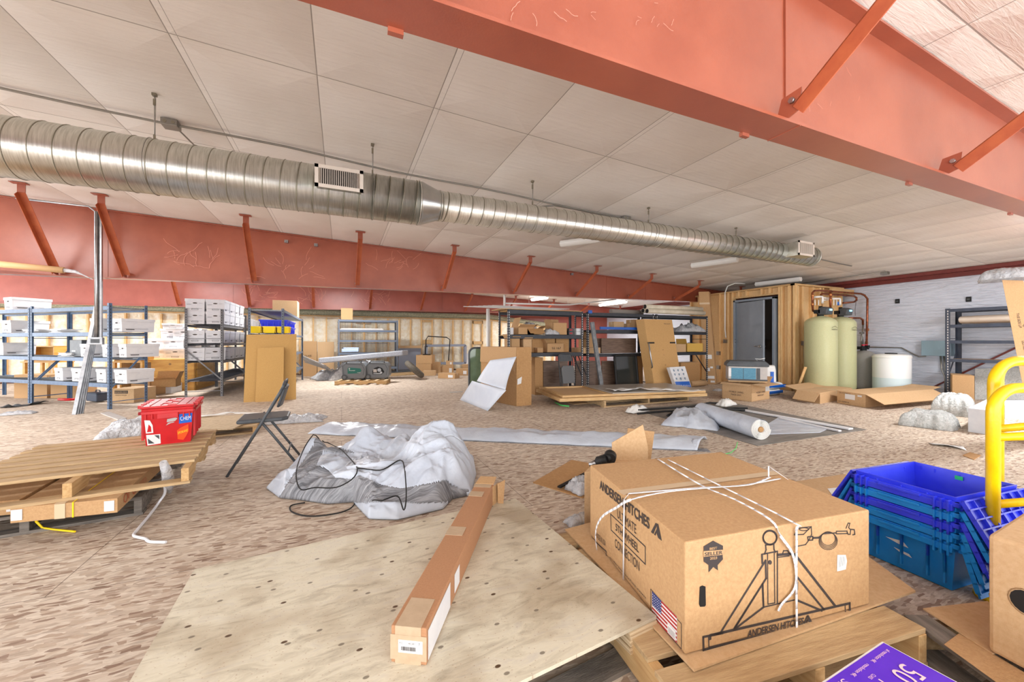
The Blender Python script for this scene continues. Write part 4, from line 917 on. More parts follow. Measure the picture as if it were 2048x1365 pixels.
# grey window frame leaning at wall, grey panel
t = T('window_frame', 'grey metal window frame standing against the insulated wall', 'window frame', Vp(890, 735, 14.7)); v = 14.7; m = MB()
A_, B_, C_, D2 = Vp(852, 692, v), Vp(930, 691, v), Vp(930, 727, v), Vp(852, 727, v)
for p_, q_ in ((A_, B_), (B_, C_), (C_, D2), (D2, A_)): m.beam(p_, q_, .16, .09, up=(0, 0, 1) if abs(p_.z-q_.z) < .2 else (1, 0, 0))
m.build('frame', mat('window_grey', (150, 158, 176), .45), t)
for px in (853, 929): 
    a = Vp(px, 727, v); MB().bx((a.x, v, a.z/2), (.1, .12, a.z)).build('leg', bpy.data.materials['window_grey'], t)
bl, br = Vp(797, 736, 14.6), Vp(842, 737, 14.6); bl.z = br.z = 0; sheet('flat blue-grey steel panel leaning at the insulated wall', Vp(797, 697, 14.75), Vp(842, 697, 14.75), br, bl, .03, mat('panel_grey', (164, 172, 190), .5), name='steel_sheet')
carton('long thin carton lying on top of the blue-grey panel', Vp(797, 697, 14.5), (.85, 0), (0, .15), Vp(797, 697, 14.6).z, .09, CB2)
sheet('small white board leaning right of the grey window frame', Vp(932, 708, 14.7), Vp(940, 707, 14.7), Vp(940, 733, 14.6), Vp(932, 733, 14.6), .02, WHT, name='white_board')
# ================================================================ CENTRE: black racks
F1 = rack('left black steel rack behind the large leaning carton', (3.1, 7.29, 0), 0, 1.81, .53, 1.80, [1.79, 1.28, .9], RKK, group='steel storage racks', slot=WHT, wire=False, deck=PALY, bh=.08)
rack('middle black steel rack holding walnut panels', (5.02, 7.29, 0), 0, 1.93, .53, 1.80, [1.79, 1.40, .86], RKK, group='steel storage racks', slot=WHT, wire=False, deck=RKK, bh=.07)
rack('right black steel rack ending at the tall carton by the closet', (7.02, 7.29, 0), 0, 1.75, .53, 1.80, [1.79, 1.38, .86], RKK, group='steel storage racks', slot=WHT, wire=False, deck=RKK, bh=.07)
t = T('blue_beam_wrap', 'blue rack beam lying on the middle shelf of the middle black rack', 'rack beam', (5.25, 7.25, 1.42)); MB().bx((5.95, 7.24, 1.44), (1.25, .03, .06)).build('beam', mat('beam_blue', (24, 90, 180), .45), t); MB().bx((5.08, 7.27, 1.80), (.09, .03, .07)).build('bracket', bpy.data.materials['beam_blue'], t)
q0 = Vp(922, 617, 7.4); t = T('trim_lengths', 'pile of pale trim lengths overhanging the left end of the black rack', 'trim lengths', (2.4, 7.5, 1.83)); m = MB()
for i in range(7): m.beam((2.2+i*.12, 7.42+i*.05, 1.83+.012*i-.0), (4.2+i*.1, 7.4+i*.05, 1.815+.012*i), .035, .012)
m.build('lengths', FBX2, t)
sheet('tan board sheet on top of the left black rack', Vector((2.95, 7.85, 1.81)), Vector((4.85, 7.85, 1.81)), Vector((4.85, 7.26, 1.81)), Vector((2.95, 7.26, 1.81)), .012, CB2, name='board_sheet')
# pvc rolls on top of right rack
for i, (dy, dz, lb) in enumerate(((-.02, .0, 'front lower cream vinyl roll on top of the right black rack'), (.12, .02, 'rear lower cream vinyl roll on top of the right black rack'), (.05, .11, 'uppermost cream vinyl roll on top of the right black rack'))):
    a = Vector((6.72, 7.3+dy, 1.87+dz)); b = Vector((8.62, 7.3+dy, 1.87+dz-.0)); t = T('vinyl_roll', lb, 'roll', a, 0, 'cream vinyl rolls'); MB().cyl(a, b, .058, seg=20).build('roll', mat('cream_vinyl', (222, 212, 192), .5, c2=(204, 192, 170), ns=5) if i == 0 else bpy.data.materials['cream_vinyl'], t); m = MB(); m.disc(a-Vector((.001, 0, 0)), (-1, 0, 0), .052); m.build('wrapped_end', BLK, t)
a = Vector((5.9, 7.6, 1.86)); t = T('grey_roll', 'dark grey roll on top of the middle black rack', 'roll', a); MB().cyl(a, a+Vector((1.0, .05, 0)), .06).build('roll', mat('taupe', (138, 128, 120), .7), t)
# cartons on rack F
def vcart(label, pxl, pxr, z, h, dep=.35, v=7.34, m=CB, rot=0, **k):
    a = Vp(pxl, HY, v); b = Vp(pxr, HY, v); e2 = Vector((b.x-a.x, 0, 0)); e2 = Matrix.Rotation(rot, 3, 'Z')@e2; n = Vector((-e2.y, e2.x, 0)).normalized()*dep
    return carton(label, (a.x, v), e2, n, z, h, m, **k)
vcart('open brown carton with a raised flap, upper shelf of the left black rack', 1036, 1068, 1.285, .15, opened=True, flaps=((3, .22, -20), (0, .12, 60), (1, .14, 60)))
vcart('open brown carton with a hanging front flap on the upper shelf', 1055, 1086, 1.285, .13, m=CB3, opened=True, flaps=((0, .16, 130), (1, .13, 60)), dep=.3)
vcart('upright brown carton with an open top on the upper shelf of the left black rack', 1106, 1134, 1.285, .26, opened=True, flaps=((2, .09, 5), (3, .08, 30)))
vcart('small white box at the left end of the upper shelf', 1021, 1027, 1.285, .14, dep=.2, m=FBX)
REDB = mat('red_print', (176, 30, 34), .5)
for i in range(2):
    t = vcart('small black-and-red box, %s of the two at the right of the upper shelf' % ['lower', 'upper'][i], 1138, 1147, 1.285+i*.075, .07, m=DGR, tape=False, seam=False); 
    o = Vp(1139, HY, 7.335); MB().bx((o.x+.04, 7.337, 1.32+i*.075), (.07, .004, .03)).build('red_print', REDB, t)
for i in range(2): vcart('small white parts box, %s of the two right of the red boxes' % ['lower', 'upper'][i], 1153, 1167, 1.285+i*.075, .07, m=FBX, tape=False)
q = Vp(1100, 650, 7.45); crumple('plastic_wrap', 'heap of clear plastic between the cartons on the upper shelf', 'plastic wrap', (Vp(1100, 670, 7.42).x, 7.42, 1.285), .35, .25, .14, 0, CLRW, 12, 'wrap', 16, 12)
crumple('plastic_wrap', 'clear plastic bulging out of the left open carton on the upper shelf', 'plastic wrap', (Vp(1062, 670, 7.5).x, 7.6, 1.41), .3, .25, .16, 0, CLRW, 15, 'wrap', 16, 12)
t = vcart('open brown carton marked 55 167, lower shelf of the left black rack', 1094, 1128, .905, .2, opened=True, flaps=((0, .05, 95), (2, .12, 20), (3, .1, 30)))
a, b = Vp(1104, 699, 7.335), Vp(1122, 699, 7.335); text('55 167', a, b, (0, 0, .05), INK, t)
vcart('large brown carton behind the 55 167 carton', 1045, 1110, .905, .34, v=7.5, m=CB3, tape=False, dep=.3)
vcart('tall brown carton beside the rear post on the lower shelf', 1112, 1138, .905, .34, v=7.55, m=CB3, dep=.25)
vcart('small carton with a white label low on the lower shelf', 1075, 1086, .905, .1, dep=.2)
vcart('open carton peeking above the large leaning carton, left', 1022, 1040, .905, .3, opened=True, flaps=((0, .08, 60), (3, .1, 30)))
vcart('open carton peeking above the large leaning carton, right', 1046, 1064, .905, .28, opened=True, flaps=((0, .08, 60), (1, .12, 40)), m=CB2)
# walnut panels
def wpanel(label, x0, x1, y0, y1, v, m=WALN, lean=.08, th=.03, bot=None):
    a, b = Vp(x0, y1, v), Vp(x1, y1, v); c, d = Vp(x1, y0, v+lean), Vp(x0, y0, v+lean)
    if bot is not None: a.z = b.z = bot
    return sheet(label, d, c, b, a, th, m, name='laminate_panel', cat='board')
wpanel('walnut panel leaning under the left black rack, left of the folding chair', 1087, 1136, 722, 776, 7.45, bot=0)
wpanel('walnut panel leaning under the left black rack, right of the folding chair', 1153, 1200, 722, 776, 7.5, bot=0)
wpanel('narrow walnut panel standing on the shelf beside the wide one', 1192, 1203, 677, 705, 7.5, bot=.87)
wpanel('wide walnut panel standing on the lower shelf of the middle black rack', 1203, 1272, 677, 710, 7.4, bot=.87)
wpanel('walnut panel leaning under the middle black rack', 1204, 1236, 722, 780, 7.35, bot=0)
vcart('yellow-brown carton on the floor under the left black rack', 1070, 1086, 0, .8, v=7.4, m=CB3)
vcart('tall brown carton under the middle rack beside the black-framed window', 1269, 1286, 0, .78, v=7.4, m=CB3)
vcart('long flat carton on the lower shelf next to the leaning steel post', 1160, 1201, .87, .13, v=7.35, m=CB2)
vcart('brown board cartons behind the leaning steel post', 1174, 1192, .87, .5, v=7.55, m=CB)
# leaning post
t = T('leaning_steel_post', 'long grey steel channel leaning on the middle black rack', 'steel post', F(1206, 786)); MB().beam(F(1205, 788), Vp(1184, 645, 7.24), .09, .05, up=(0, 1, 0)).build('channel', mat('weathered_steel', (132, 136, 140), .5, c2=(98, 102, 106), ns=9), t)
# black framed window
def rrect(w, h, r, n=6):
    pts = []
    for cx, cz, a0 in ((w/2-r, h-r, 0), (-w/2+r, h-r, PI/2), (-w/2+r, r, PI), (w/2-r, r, 1.5*PI)):
        for k in range(n+1): g = a0+PI/2*k/n; pts.append((cx+r*math.cos(g), cz+r*math.sin(g)))
    return pts
def framed_pane(name, label, cat, base, rz, w, h, r, lean, fr, mf, mg, th=.02):
    t = T(name, label, cat, base, rz); s = math.sin(lean); c = math.cos(lean); pts = [Vector((x, z*s, z*c)) for x, z in rrect(w, h, r)]
    MB().tube(pts, fr, 8, closed=True).build('frame', mf, t, local=True)
    MB().prism(pts, (0, .006, 0)).build('pane', mg, t, local=True); return t
b0 = Vp(1256, 786, 7.1); b0.z = .01; t = framed_pane('vehicle_window', 'black-framed dark window leaning under the middle black rack', 'window pane', b0, 0, .62, .82, .08, .12, .028, BLK, mat('dark_glass', (46, 48, 46), .08))
m = MB(); m.bx((.03, .03, .42), (.1, .004, .72)); o = m.build('paper_strip', mat('dim_tan', (108, 94, 78), .7), t, local=True); o.rotation_euler = (-.12, 0, 0)
b0 = P(-.67, 8.0, .01); t = framed_pane('mirror', 'rounded mirror-glass window in a dark frame standing behind the large carton', 'window pane', b0, -.15, .42, 1.0, .12, .02, .02, DGR, GLS)
# folding chairs
def folding_chair(label, loc, rz, opened=True):
    t = T('folding_chair', label, 'folding chair', loc, rz, 'black folding chairs'); r = .011
    if opened:
        for x in (-.2, .2):
            # front leg runs up into the back post
            MB().tube([(x, -.26, .0), (x, -.02, .42), (x, .12, .68), (x*.96, .15, .74)], r).build('front_leg', DGR, t, local=True)
            MB().tube([(x*.86, .28, 0), (x*.86, .06, .33), (x*.86, -.04, .47)], r).build('rear_leg', DGR, t, local=True)
        MB().tube([(-.2, .145, .72), (-.19, .155, .76), (-.14, .16, .78), (.14, .16, .78), (.19, .155, .76), (.2, .145, .72)], r).build('top_rail', DGR, t, local=True)
        m = MB(); m.grid(lambda s, q: Vector(((s-.5)*.39, .115+.05*q+.02*(1-(2*s-1)**2), .56+.17*q)), 10, 4); m.build('backrest', DGR, t, local=True, solid=.014)
        MB().prism([(-.18, -.2, .43), (.18, -.2, .43), (.19, .14, .435), (.14, .19, .435), (-.14, .19, .435), (-.19, .14, .435)], (0, 0, .035)).build('seat', DGR, t, local=True, bevel=.014)
        for y, z in ((-.14, .21), (.19, .15)): MB().tube([(-.19, y, z), (.19, y, z)], .007).build('stretcher', DGR, t, local=True)
    else:
        s = math.sin(.12)
        for x in (-.2, .2): MB().tube([(x, 0, 0), (x, .82*s, .82)], r).build('leg', DGR, t, local=True); MB().tube([(x*.86, -.02, .02), (x*.86, .6*s-.02, .6)], r).build('leg', DGR, t, local=True)
        MB().tube([(-.2, .8*s, .8), (-.18, .84*s, .86), (-.1, .85*s, .88), (.1, .85*s, .88), (.18, .84*s, .86), (.2, .8*s, .8)], r).build('top_rail', DGR, t, local=True)
        MB().prism([(-.19, .72*s, .72), (.19, .72*s, .72), (.17, .86*s, .86), (-.17, .86*s, .86)], (0, .012, 0)).build('backrest', DGR, t, local=True)
        MB().prism([(-.17, .26*s-.03, .26), (.17, .26*s-.03, .26), (.18, .6*s-.03, .58), (.14, .62*s-.03, .63), (-.14, .62*s-.03, .63), (-.18, .6*s-.03, .58)], (0, -.03, 0)).build('seat', mat('seat_grey', (104, 106, 108), .5), t, local=True, bevel=.01)
        MB().tube([(-.2, .05, .12), (.2, .05, .12)], .008).build('stretcher', DGR, t, local=True)
    return t
b0 = Vp(1137, 780, 7.05); b0.z = .0; folding_chair('folded black metal chair leaning on the left black rack', b0, .2, False)
# open chair by the tarp: faces left in the photo, front legs at left
cF = F(459, 958); cB = F(592, 930); dirx = (F(560, 940)-F(470, 905)).normalized()
folding_chair('open black folding chair standing left of the crumpled tarpaulin', F(537, 932)+Vector((-.02, 0, 0)), math.radians(-90-23.61+26), True)
# big tan door-like carton leaning
base = 6.7
a, b = Vp(1311, 780, base), Vp(1366, 780, base+.02); a.z = b.z = 0; tl, tr = Vp(1288, 638.5, 6.98), Vp(1344, 640, 7.0); n3 = (b-a).cross(tl-a).normalized()
lt, lb = Vp(1272, 658, 7.12), Vp(1298, 780, 6.95); lb.z = 0
t = T('flat_carton', 'big flat tan carton leaning on the right black rack, with two black tape marks', 'box', a, ang(b-a)); m = MB()
off = (lt-tl); m.prism([a, b, tr, tl], -n3*.0+Vector((off.x*.6, .2, -.01))); m.build('body', mat('tan_board', (202, 160, 104), .8, c2=(192, 150, 96), ns=60), t, bevel=.004)
m = MB()
for s0, s1 in ((0.02, .22), (.8, .98)):
    h_ = .67; p0 = (a.lerp(b, s0)).lerp(tl.lerp(tr, s0), h_); p1 = (a.lerp(b, s1)).lerp(tl.lerp(tr, s1), h_); m.strip([p0, p1], .035, n3)
m.build('black_tape', BLK, t); m = MB()
for k, rr in ((.36, .012), (.5, .006), (.57, .012)):
    c = a.lerp(b, .5+k*.0).lerp(tl.lerp(tr, .5), k-.0); c = c+n3*.002; pts = [c+(b-a).normalized()*rr*math.cos(g)+Vector((0, 0, rr*math.sin(g))) for g in [2*PI*i/12 for i in range(13)]]
    m.strip(pts, .004, n3, 0)
m.build('printed_marks', INK, t)
text('FRONT', a.lerp(tl, .93).lerp(b.lerp(tr, .93), .68), a.lerp(tl, .93).lerp(b.lerp(tr, .93), .92), (tl-a).normalized()*.03, INK, t)
m = MB(); p0 = a.lerp(tl, .66)+Vector((.0, -.03, 0)); p1 = a.lerp(tl, .34)+Vector((0, -.03, 0)); m.tube([p0+Vector((0, .03, .02)), p0, p1, p1+Vector((0, .03, -.02))], .014); m.build('strap_handle', STL, t)
# small white printed box leaning
a, b = F(1361, 783), F(1388, 787); a.z = b.z = .0; a = Vp(1357, 776, 6.4); b = Vp(1387, 782, 6.25); a.z, b.z = .0, .0
tl, tr = Vp(1339, 735, 6.55), Vp(1370, 733, 6.45); t = T('white_filter_box', 'white printed box with a blue band, leaning behind the timber panels', 'box', a, ang(b-a)); n4 = (b-a).cross(tl-a).normalized()
MB().prism([a, b, tr, tl], -n4*.1+Vector((-.05, 0, 0))).build('body', FBX, t, bevel=.003); mm = lambda s, q: a.lerp(b, s).lerp(tl.lerp(tr, s), q)
m = MB(); m.prism([mm(.03, .14)+n4*.001, mm(.97, .14)+n4*.001, mm(.97, .44)+n4*.001, mm(.03, .44)+n4*.001], n4*.002); m.build('blue_band', BLUL, t)
text('CARAVAN', mm(.1, .25)+n4*.003, mm(.9, .25)+n4*.003, (tl-a).normalized()*.04, WHT, t)
m = MB(); rnd = random.Random(4)
for i in range(3):
    for j in range(3): c = mm(.2+.28*i, .55+.16*j); m.prism([c+(b-a)*.06*math.cos(g)+(tl-a)*.05*math.sin(g)+n4*.001 for g in [2*PI*k/7+rnd.random() for k in range(6)]], n4*.001)
m.build('printed_pictures', mat('print_mid', (120, 140, 160), .6), t)
# items on right rack
q = Vp(1382, 660, 7.4); crumple('wrapped_bundle', 'clear-wrapped bundle on the upper shelf of the right black rack', 'bundle', (q.x, 7.5, 1.385), .95, .4, .25, 0, CLRW, 31, 'wrap', 24, 14)
t = vcart('open yellow-tan carton with metal parts on the lower shelf of the right black rack', 1374, 1406, .87, .22, m=mat('yellow_tan', (214, 172, 84), .7), opened=True, flaps=((3, .12, 10),))
q = Vp(1388, 690, 7.45); m = MB()
for i in range(9): m.cyl((q.x-.1+i*.025, 7.4, 1.07), (q.x-.05+i*.02, 7.6, 1.1), .012, seg=8)
t2 = T('metal_rods', 'bunch of dark metal rods in the open yellow-tan carton', 'rods', (q.x, 7.45, .9)); m.build('rods', DGR, t2)
vcart('brown carton left of the yellow-tan one on the lower shelf', 1352, 1372, .87, .2, m=CB2, dep=.3)
vcart('brown carton on the floor under the right black rack', 1362, 1400, 0, .6, m=CB3)
t = T('paper_roll', 'kraft paper roll on the floor beside the tall carton', 'roll', Vp(1396, 770, 7.2)); a, b = Vp(1380, 766, 7.15), Vp(1411, 765, 7.15); a.z = b.z = .08; MB().cyl(a, b, .07, seg=20).build('roll', CB2, t)
for k, (x0, x1, z0, h) in enumerate(((1228, 1248, 1.41, .2), (1255, 1267, 1.41, .16))): vcart('small tan carton behind the blue beam, %s' % ['left', 'right'][k], x0, x1, z0, h, v=7.5, m=CB2, dep=.2)
vcart('tan carton behind the big flat carton on the upper shelf', 1269, 1276, 1.385, .28, v=7.35, dep=.3)
# tall carton
b1 = F(1411, 769); b2 = F(1425, 771); t = T('tall_carton', 'very tall narrow brown carton leaning against the framed closet', 'box', b1, 0); 
top_l = Dp(1397, 584, 10.6); e1 = Vector((.2, -.16, 0)); e2 = Vector((.2, .12, 0))
b1 = F(1411, 769); up = top_l-b1
MB().prism([b1, b1+e1, b1+e1+e2, b1+e2], up).build('body', CB, t, bevel=.004); nf = e1.cross(up).normalized()
if nf.dot(b1) > 0: nf = -nf
m = MB()
for (s, k, w_, h_) in ((.5, .27, .6, .045), (.35, .14, .35, .035), (.7, .17, .25, .02), (.5, .06, .8, .03), (.7, .02, .4, .02)):
    c = b1+e1*s+up*k; m.prism([c-e1*w_/2+nf*.001, c+e1*w_/2+nf*.001, c+e1*w_/2+up*h_+nf*.001, c-e1*w_/2+up*h_+nf*.001], nf*.002); m.build('shipping_label', WHT, t); m = MB()
nr = e2.cross(up).normalized(); nr = nr if nr.dot(Vector((0, -1, 0))) > 0 else -nr
text('3126A', b1+e1+e2*.65+up*.52+nr*.002, b1+e1+e2*.65+up*.38+nr*.002, e2*.3, INK, t)
m = MB(); m.prism([b1+up*.86+nf*.001, b1+e1+up*.86+nf*.001, b1+e1+up*.88+nf*.001, b1+up*.88+nf*.001], nf*.002); m.build('tape_band', CTAPE, t)
# timber crate panels on pallet
pv = Vector((4.17, 5.53, 0)); pallet('small pallet under the long timber crate panels', (5.15, 5.98, 0), 0, 2.0, .9, .12, 5, PAL, PAL, notch=False)
def poly_thing(name, label, cat, corners, z, h, m, part='panel', inset=None):
    t = T(name, label, cat, (corners[0].x, corners[0].y, z)); ps = [Vector((c.x, c.y, z)) for c in corners]; MB().prism(ps, (0, 0, h)).build(part, m, t, bevel=.003); return t, ps
cr = [F(1118, 803, .12), F(1420, 788, .12), F(1330, 772, .12), F(1088, 780, .12)]
A0 = Vector((3.36, 5.68, 0)); B0 = Vector((6.2, 5.18, 0)); nn_ = Vector((.16, .985, 0)); 
ex_ = (B0-A0)
def timber(label, o, L_, W_, z, h, split):
    t = T('timber_crate_side', label, 'crate side', (o.x, o.y, z), ang(ex_), 'long timber crate sides'); m = MB()
    for y in (.04, W_-.04): MB().bx((L_/2, y, h/2), (L_, .08, h)).build('rail', PW, t, local=True, bevel=.002)
    for x in (.045, split, L_-.045): MB().bx((x, W_/2, h/2), (.09, W_-.16, h)).build('cross_rail', PALY, t, local=True, bevel=.002)
    MB().bx((L_/2, W_/2, .006), (L_-.02, W_-.02, .01)).build('sheet', CB2, t, local=True); return t
timber('lower long timber crate panel on the small pallet', A0, 2.9, 1.35, .125, .055, 1.0)
timber('upper long timber crate panel on the small pallet', A0+Vector((.08, .05, 0)), 2.85, 1.3, .185, .035, .95)
t = T('clear_panel', 'clear-wrapped flat panel on the right end of the timber panels', 'panel', A0, ang(ex_)); MB().bx((1.95, .65, .232), (1.9, 1.2, .018)).build('sheet', mat('greyish_board', (168, 160, 150), .3), t, local=True)
mesh_strip('long rumpled clear plastic strip on top of the timber panels', 'plastic_strip', 'plastic wrap', [F(1220, 782, .26), F(1275, 778, .26), F(1340, 781, .26), F(1400, 783, .26)], .26, WPL, .05)
mesh_strip('cardboard scrap under the left end of the timber panels', 'cardboard_scrap', 'cardboard', [F(1140, 808), F(1210, 803)], .3, CB2, .01)
# large carton with white sheets
p0 = P(.08, 6.85); e1 = P(.35, 7.0)-p0; e1.z = 0; e2 = P(-.62, 7.75)-p0; e2.z = 0
t = carton('large brown carton standing on end with white sheets leaning on it', p0, e1, e2, 0, 1.04, CB3, tape=False, seam=False)
c = p0+e1*.05+Vector((0, 0, .5)); nf = Vector((e1.y, -e1.x, 0)).normalized(); m = MB(); m.prism([p0-e2*.0+Vector((0, 0, .48))+nf*.001-e2*.02, p0+e1*.35+Vector((0, 0, .52))+nf*.001, p0+e1*.3+Vector((0, 0, .40))+nf*.001, p0+e1*.05+Vector((0, 0, .38))+nf*.001], nf*.002); m.build('torn_label', WHT, t)
nl = Vector((-e2.y, e2.x, 0)).normalized(); nl = nl if nl.dot(p0) < 0 else -nl
m = MB(); m.prism([p0+Vector((0, 0, 1.04))+nl*.001, p0+e2+Vector((0, 0, 1.04))+nl*.001, p0+e2+Vector((0, 0, .74))+nl*.012, p0+e2*.25+Vector((0, 0, .73))+nl*.012, p0+e2*.02+Vector((0, 0, .6))+nl*.008], nl*.004); m.build('folded_flap', CB, t)
WSH = mat('white_sheet', (216, 222, 232), .45, c2=(206, 213, 226), ns=3)
tl, tr, br, bl = Dp(981, 721, 6.95), Dp(1033, 714, 6.6), Dp(1011, 781, 6.35), Dp(954, 763, 6.95)
t = T('white_sheet', 'upper curved white plastic sheet leaning on the large carton', 'sheet', (bl.x, bl.y, 0)); MB().grid(lambda s, q: bl.lerp(br, s).lerp(tl.lerp(tr, s), q)+Vector((0, .12, -.05))*math.sin(PI*q)*.6, 8, 10).build('sheet', WSH, t, solid=.006)
tl, tr, br, bl = Dp(944, 762, 7.0), Dp(1012, 781, 6.3), F(975, 822.5), F(920, 800)
t = T('white_sheet', 'lower white plastic sheet standing on the floor before the large carton', 'sheet', bl); MB().grid(lambda s, q: bl.lerp(br, s).lerp(tl.lerp(tr, s), q)-Vector((0, .012, 0)), 6, 6).build('sheet', WSH, t, solid=.006)
t = T('white_stick', 'short pale stick lying on the floor left of the white sheets', 'stick', F(915, 784)); MB().beam(F(900, 785, .01), F(925, 784, .01), .03, .02).build('stick', FBX2, t)
# generic AC carton
a, b = F(1444, 797), F(1503, 804.5); b2 = F(1539, 798); e1 = b-a; e2 = b2-b
t = carton('open brown carton printed MOBILE LIVING MADE EASY, with its flaps folded out', a, e1, e2, 0, .33, CB2, opened=True, flaps=((0, .1, 105), (1, .22, 95), (3, .2, 110), (2, .2, 60)))
nf = Vector((e1.y, -e1.x, 0)).normalized(); nr = Vector((e2.y, -e2.x, 0)).normalized(); Z = u3
for (o_, e_, n_) in ((a, e1, nf), (b, e2, nr)):
    text('MOBILE LIVING', o_+e_*.26+Z*.14+n_*.001, o_+e_*.74+Z*.14+n_*.001, Z*.035, INK, t); text('MADE EASY.', o_+e_*.32+Z*.085+n_*.001, o_+e_*.68+Z*.085+n_*.001, Z*.035, INK, t)
m = MB(); m.ob(b+e2*.76+Z*.16+nr*.001, e2*.22, nr*.002, Z*.13); m.build('white_label', WHT, t)
c = a+(e1+e2)*.5+Vector((0, 0, .36)); ac = T('air_conditioner', 'grey and teal rooftop air conditioner unit sitting on the open carton', 'air conditioner', c+Vector((0, 0, 0)), math.radians(-46))
ac_w = .66
MB().bx((0, 0, .155), (ac_w, .42, .27)).build('body', FBX2, ac, local=True, bevel=.01); MB().prism([(-.36, -.22, .29), (.36, -.22, .29), (.36, -.22, .34), (.3, -.2, .4), (-.3, -.2, .4), (-.36, -.22, .34)], (0, .44, 0)).build('cover', DGR, ac, local=True, bevel=.01)
m = MB(); m.bx((-.07, -.212, .15), (.42, .006, .22)); cl = m.build('coil', mat('teal_coil', (84, 150, 176), .4, c2=(62, 120, 150), ns=40, st=(1, 1, 6)), ac, local=True)
MB().bx((-.07, -.214, .15), (.006, .008, .22)).build('coil_divider', DGR, cl, local=True); MB().bx((.18, -.212, .15), (.06, .006, .22)).build('side_grille', DGR, ac, local=True); MB().bx((-.3, -.212, .17), (.05, .006, .16)).build('sticker', WHT, ac, local=True)
MB().bx((0, -.21, .03), (.66, .02, .03)).build('base_rail', DGR, ac, local=True)
MB().tube([(.2, 0, .4), (.16, -.02, .44), (.25, .0, .43), (.33, 0, .45)], .006).build('cable_tie', WPL, ac, local=True)
MB().bx((0, 0, .0), (.66, .4, .03)).build('foam_pad', CB2, ac, local=True)
# salt bags
def bag(label, c, rz, sx, sy, h, upright=False):
    t = T('salt_bag', label, 'bag', c, rz, 'white and blue salt bags'); 
    def fn(s, q):
        g = 2*PI*s; ph = PI*q; r = math.sin(ph)**.35; sq = lambda v: math.copysign(abs(v)**.55, v)
        x = sx/2*r*sq(math.cos(g)); y = sy/2*r*sq(math.sin(g)); z = h/2*(1-sq(math.cos(ph))); n = .02*noise.noise(Vector((x*12, y*12, z*12)))
        return Vector((x+n, y+n, max(0.002, z+n)))
    MB().grid(fn, 30, 14).build('sack', WPL, t, local=True)
    m = MB()
    if upright: m.bx((.0, -sy/2-.004, h*.5), (sx*.3, .008, h*.55))
    else: m.bx((-.0, -sy/2-.0, h*.5), (sx*.9, .012, h*.45)); m.bx((-sx*.05, -sy*.05, h+.004), (sx*.4, sy*.5, .006))
    m.build('blue_print', BLUL, t, local=True); return t
q = F(1557, 792); bag('lower white salt bag of the pair behind the open carton', q+Vector((0, .28, 0)), .1, .62, .42, .13); bag('upper white salt bag of the pair behind the open carton', q+Vector((.03, .27, .13)), -.1, .62, .42, .13)
q = Dp(1539, 775, 8.6); bag('upright white salt bag standing at the closet door', (q.x, q.y, 0), -.5, .22, .2, .62, True)
t = T('timber_offcut', 'board leaning on the left water tank', 'board', F(1592, 790)); MB().beam(F(1592, 786), Dp(1611, 735, 8.3), .05, .02).build('board', PWV, t)
# open flat cartons right
a, b = F(1597, 804), F(1672, 806); a2 = F(1595, 803.5); b_ = F(1641, 808.5); c_ = F(1676, 807)
def flatbox(label, p, e1, e2, h, flaps, m=CB2): return carton(label, p, e1, e2, 0, h, m, opened=True, flaps=flaps)
pA_, pB_, pC_ = F(1594, 801), F(1640, 808.5), F(1680, 804)
t = carton('wide brown carton with a curled front flap, in front of the water tanks', pA_, pB_-pA_, (P(1.0, .62)).normalized()*1.5, 0, .2, CB2, flaps=((0, .26, 125), (3, .3, 80)), tape=True)
e2w = (F(1890, 787)-F(1731, 816)); 
pD_, pE_, pF_ = F(1674, 806), F(1731, 816), F(1866, 803)
t = carton('wide brown carton with a white label and torn long flap, right of the other', pD_, pE_-pD_, pF_-pE_, 0, .23, CB2, flaps=((1, .34, 112), (2, .3, 84)), tape=False)
nf = Vector(((pE_-pD_).y, -(pE_-pD_).x, 0)).normalized(); m = MB(); m.ob(pD_+(pE_-pD_)*.3+Z*.1+nf*.001, (pE_-pD_)*.35, nf*.002, Z*.09); m.ob(pD_+(pE_-pD_)*.74+Z*.17+nf*.001, (pE_-pD_)*.14, nf*.002, Z*.03); m.build('white_label', WHT, t)
text('DE-COSECO', pD_+(pE_-pD_)*.08+Z*.19+nf*.001, pD_+(pE_-pD_)*.5+Z*.19+nf*.001, Z*.02, INK, t)
text('DC-000018', pD_+(pE_-pD_)*.06+Z*.03+nf*.001, pD_+(pE_-pD_)*.44+Z*.03+nf*.001, Z*.02, INK, t)
# ================================================================ water treatment
def tank(label, x, y, R, H, m, dome=.16, head=True, group='tall fibreglass water tanks'):
    t = T('water_tank', label, 'water tank', (x, y, 0), 0, group); pr = [(0, .02), (R*.8, .02), (R, .1), (R, H-dome)]+[(R*math.cos(g), H-dome+dome*math.sin(g)) for g in [PI/2*k/8 for k in range(1, 8)]]+[(.07, H), (0, H)]
    MB().lathe((0, 0, 0), pr, 40).build('vessel', m, t, local=True)
    MB().lathe((0, 0, 0), [(R*.85, 0), (R*.9, 0), (R*.9, .06), (R*.8, .08)], 30).build('base', BLK, t, local=True)
    if head:
        k = MB(); k.cyl((0, 0, H-.01), (0, 0, H+.08), .06); k.bx((0, .02, H+.1), (.2, .12, .08)); k.cyl((0, 0, H+.12), (0, 0, H+.22), .035); hd = k.build('valve_body', BLK, t, local=True)
        k = MB(); k.prism([(-.1, -.16, H+.03), (-.1, -.18, H+.16), (-.1, -.1, H+.2), (-.1, -.0, H+.18), (-.1, .0, H+.03)], (.24, 0, 0)); c = k.build('control_head', DGR, t, local=True, bevel=.015)
        MB().bx((.02, -.187, H+.13), (.09, .01, .04)).build('lit_display', LCD, c, local=True)
    return t
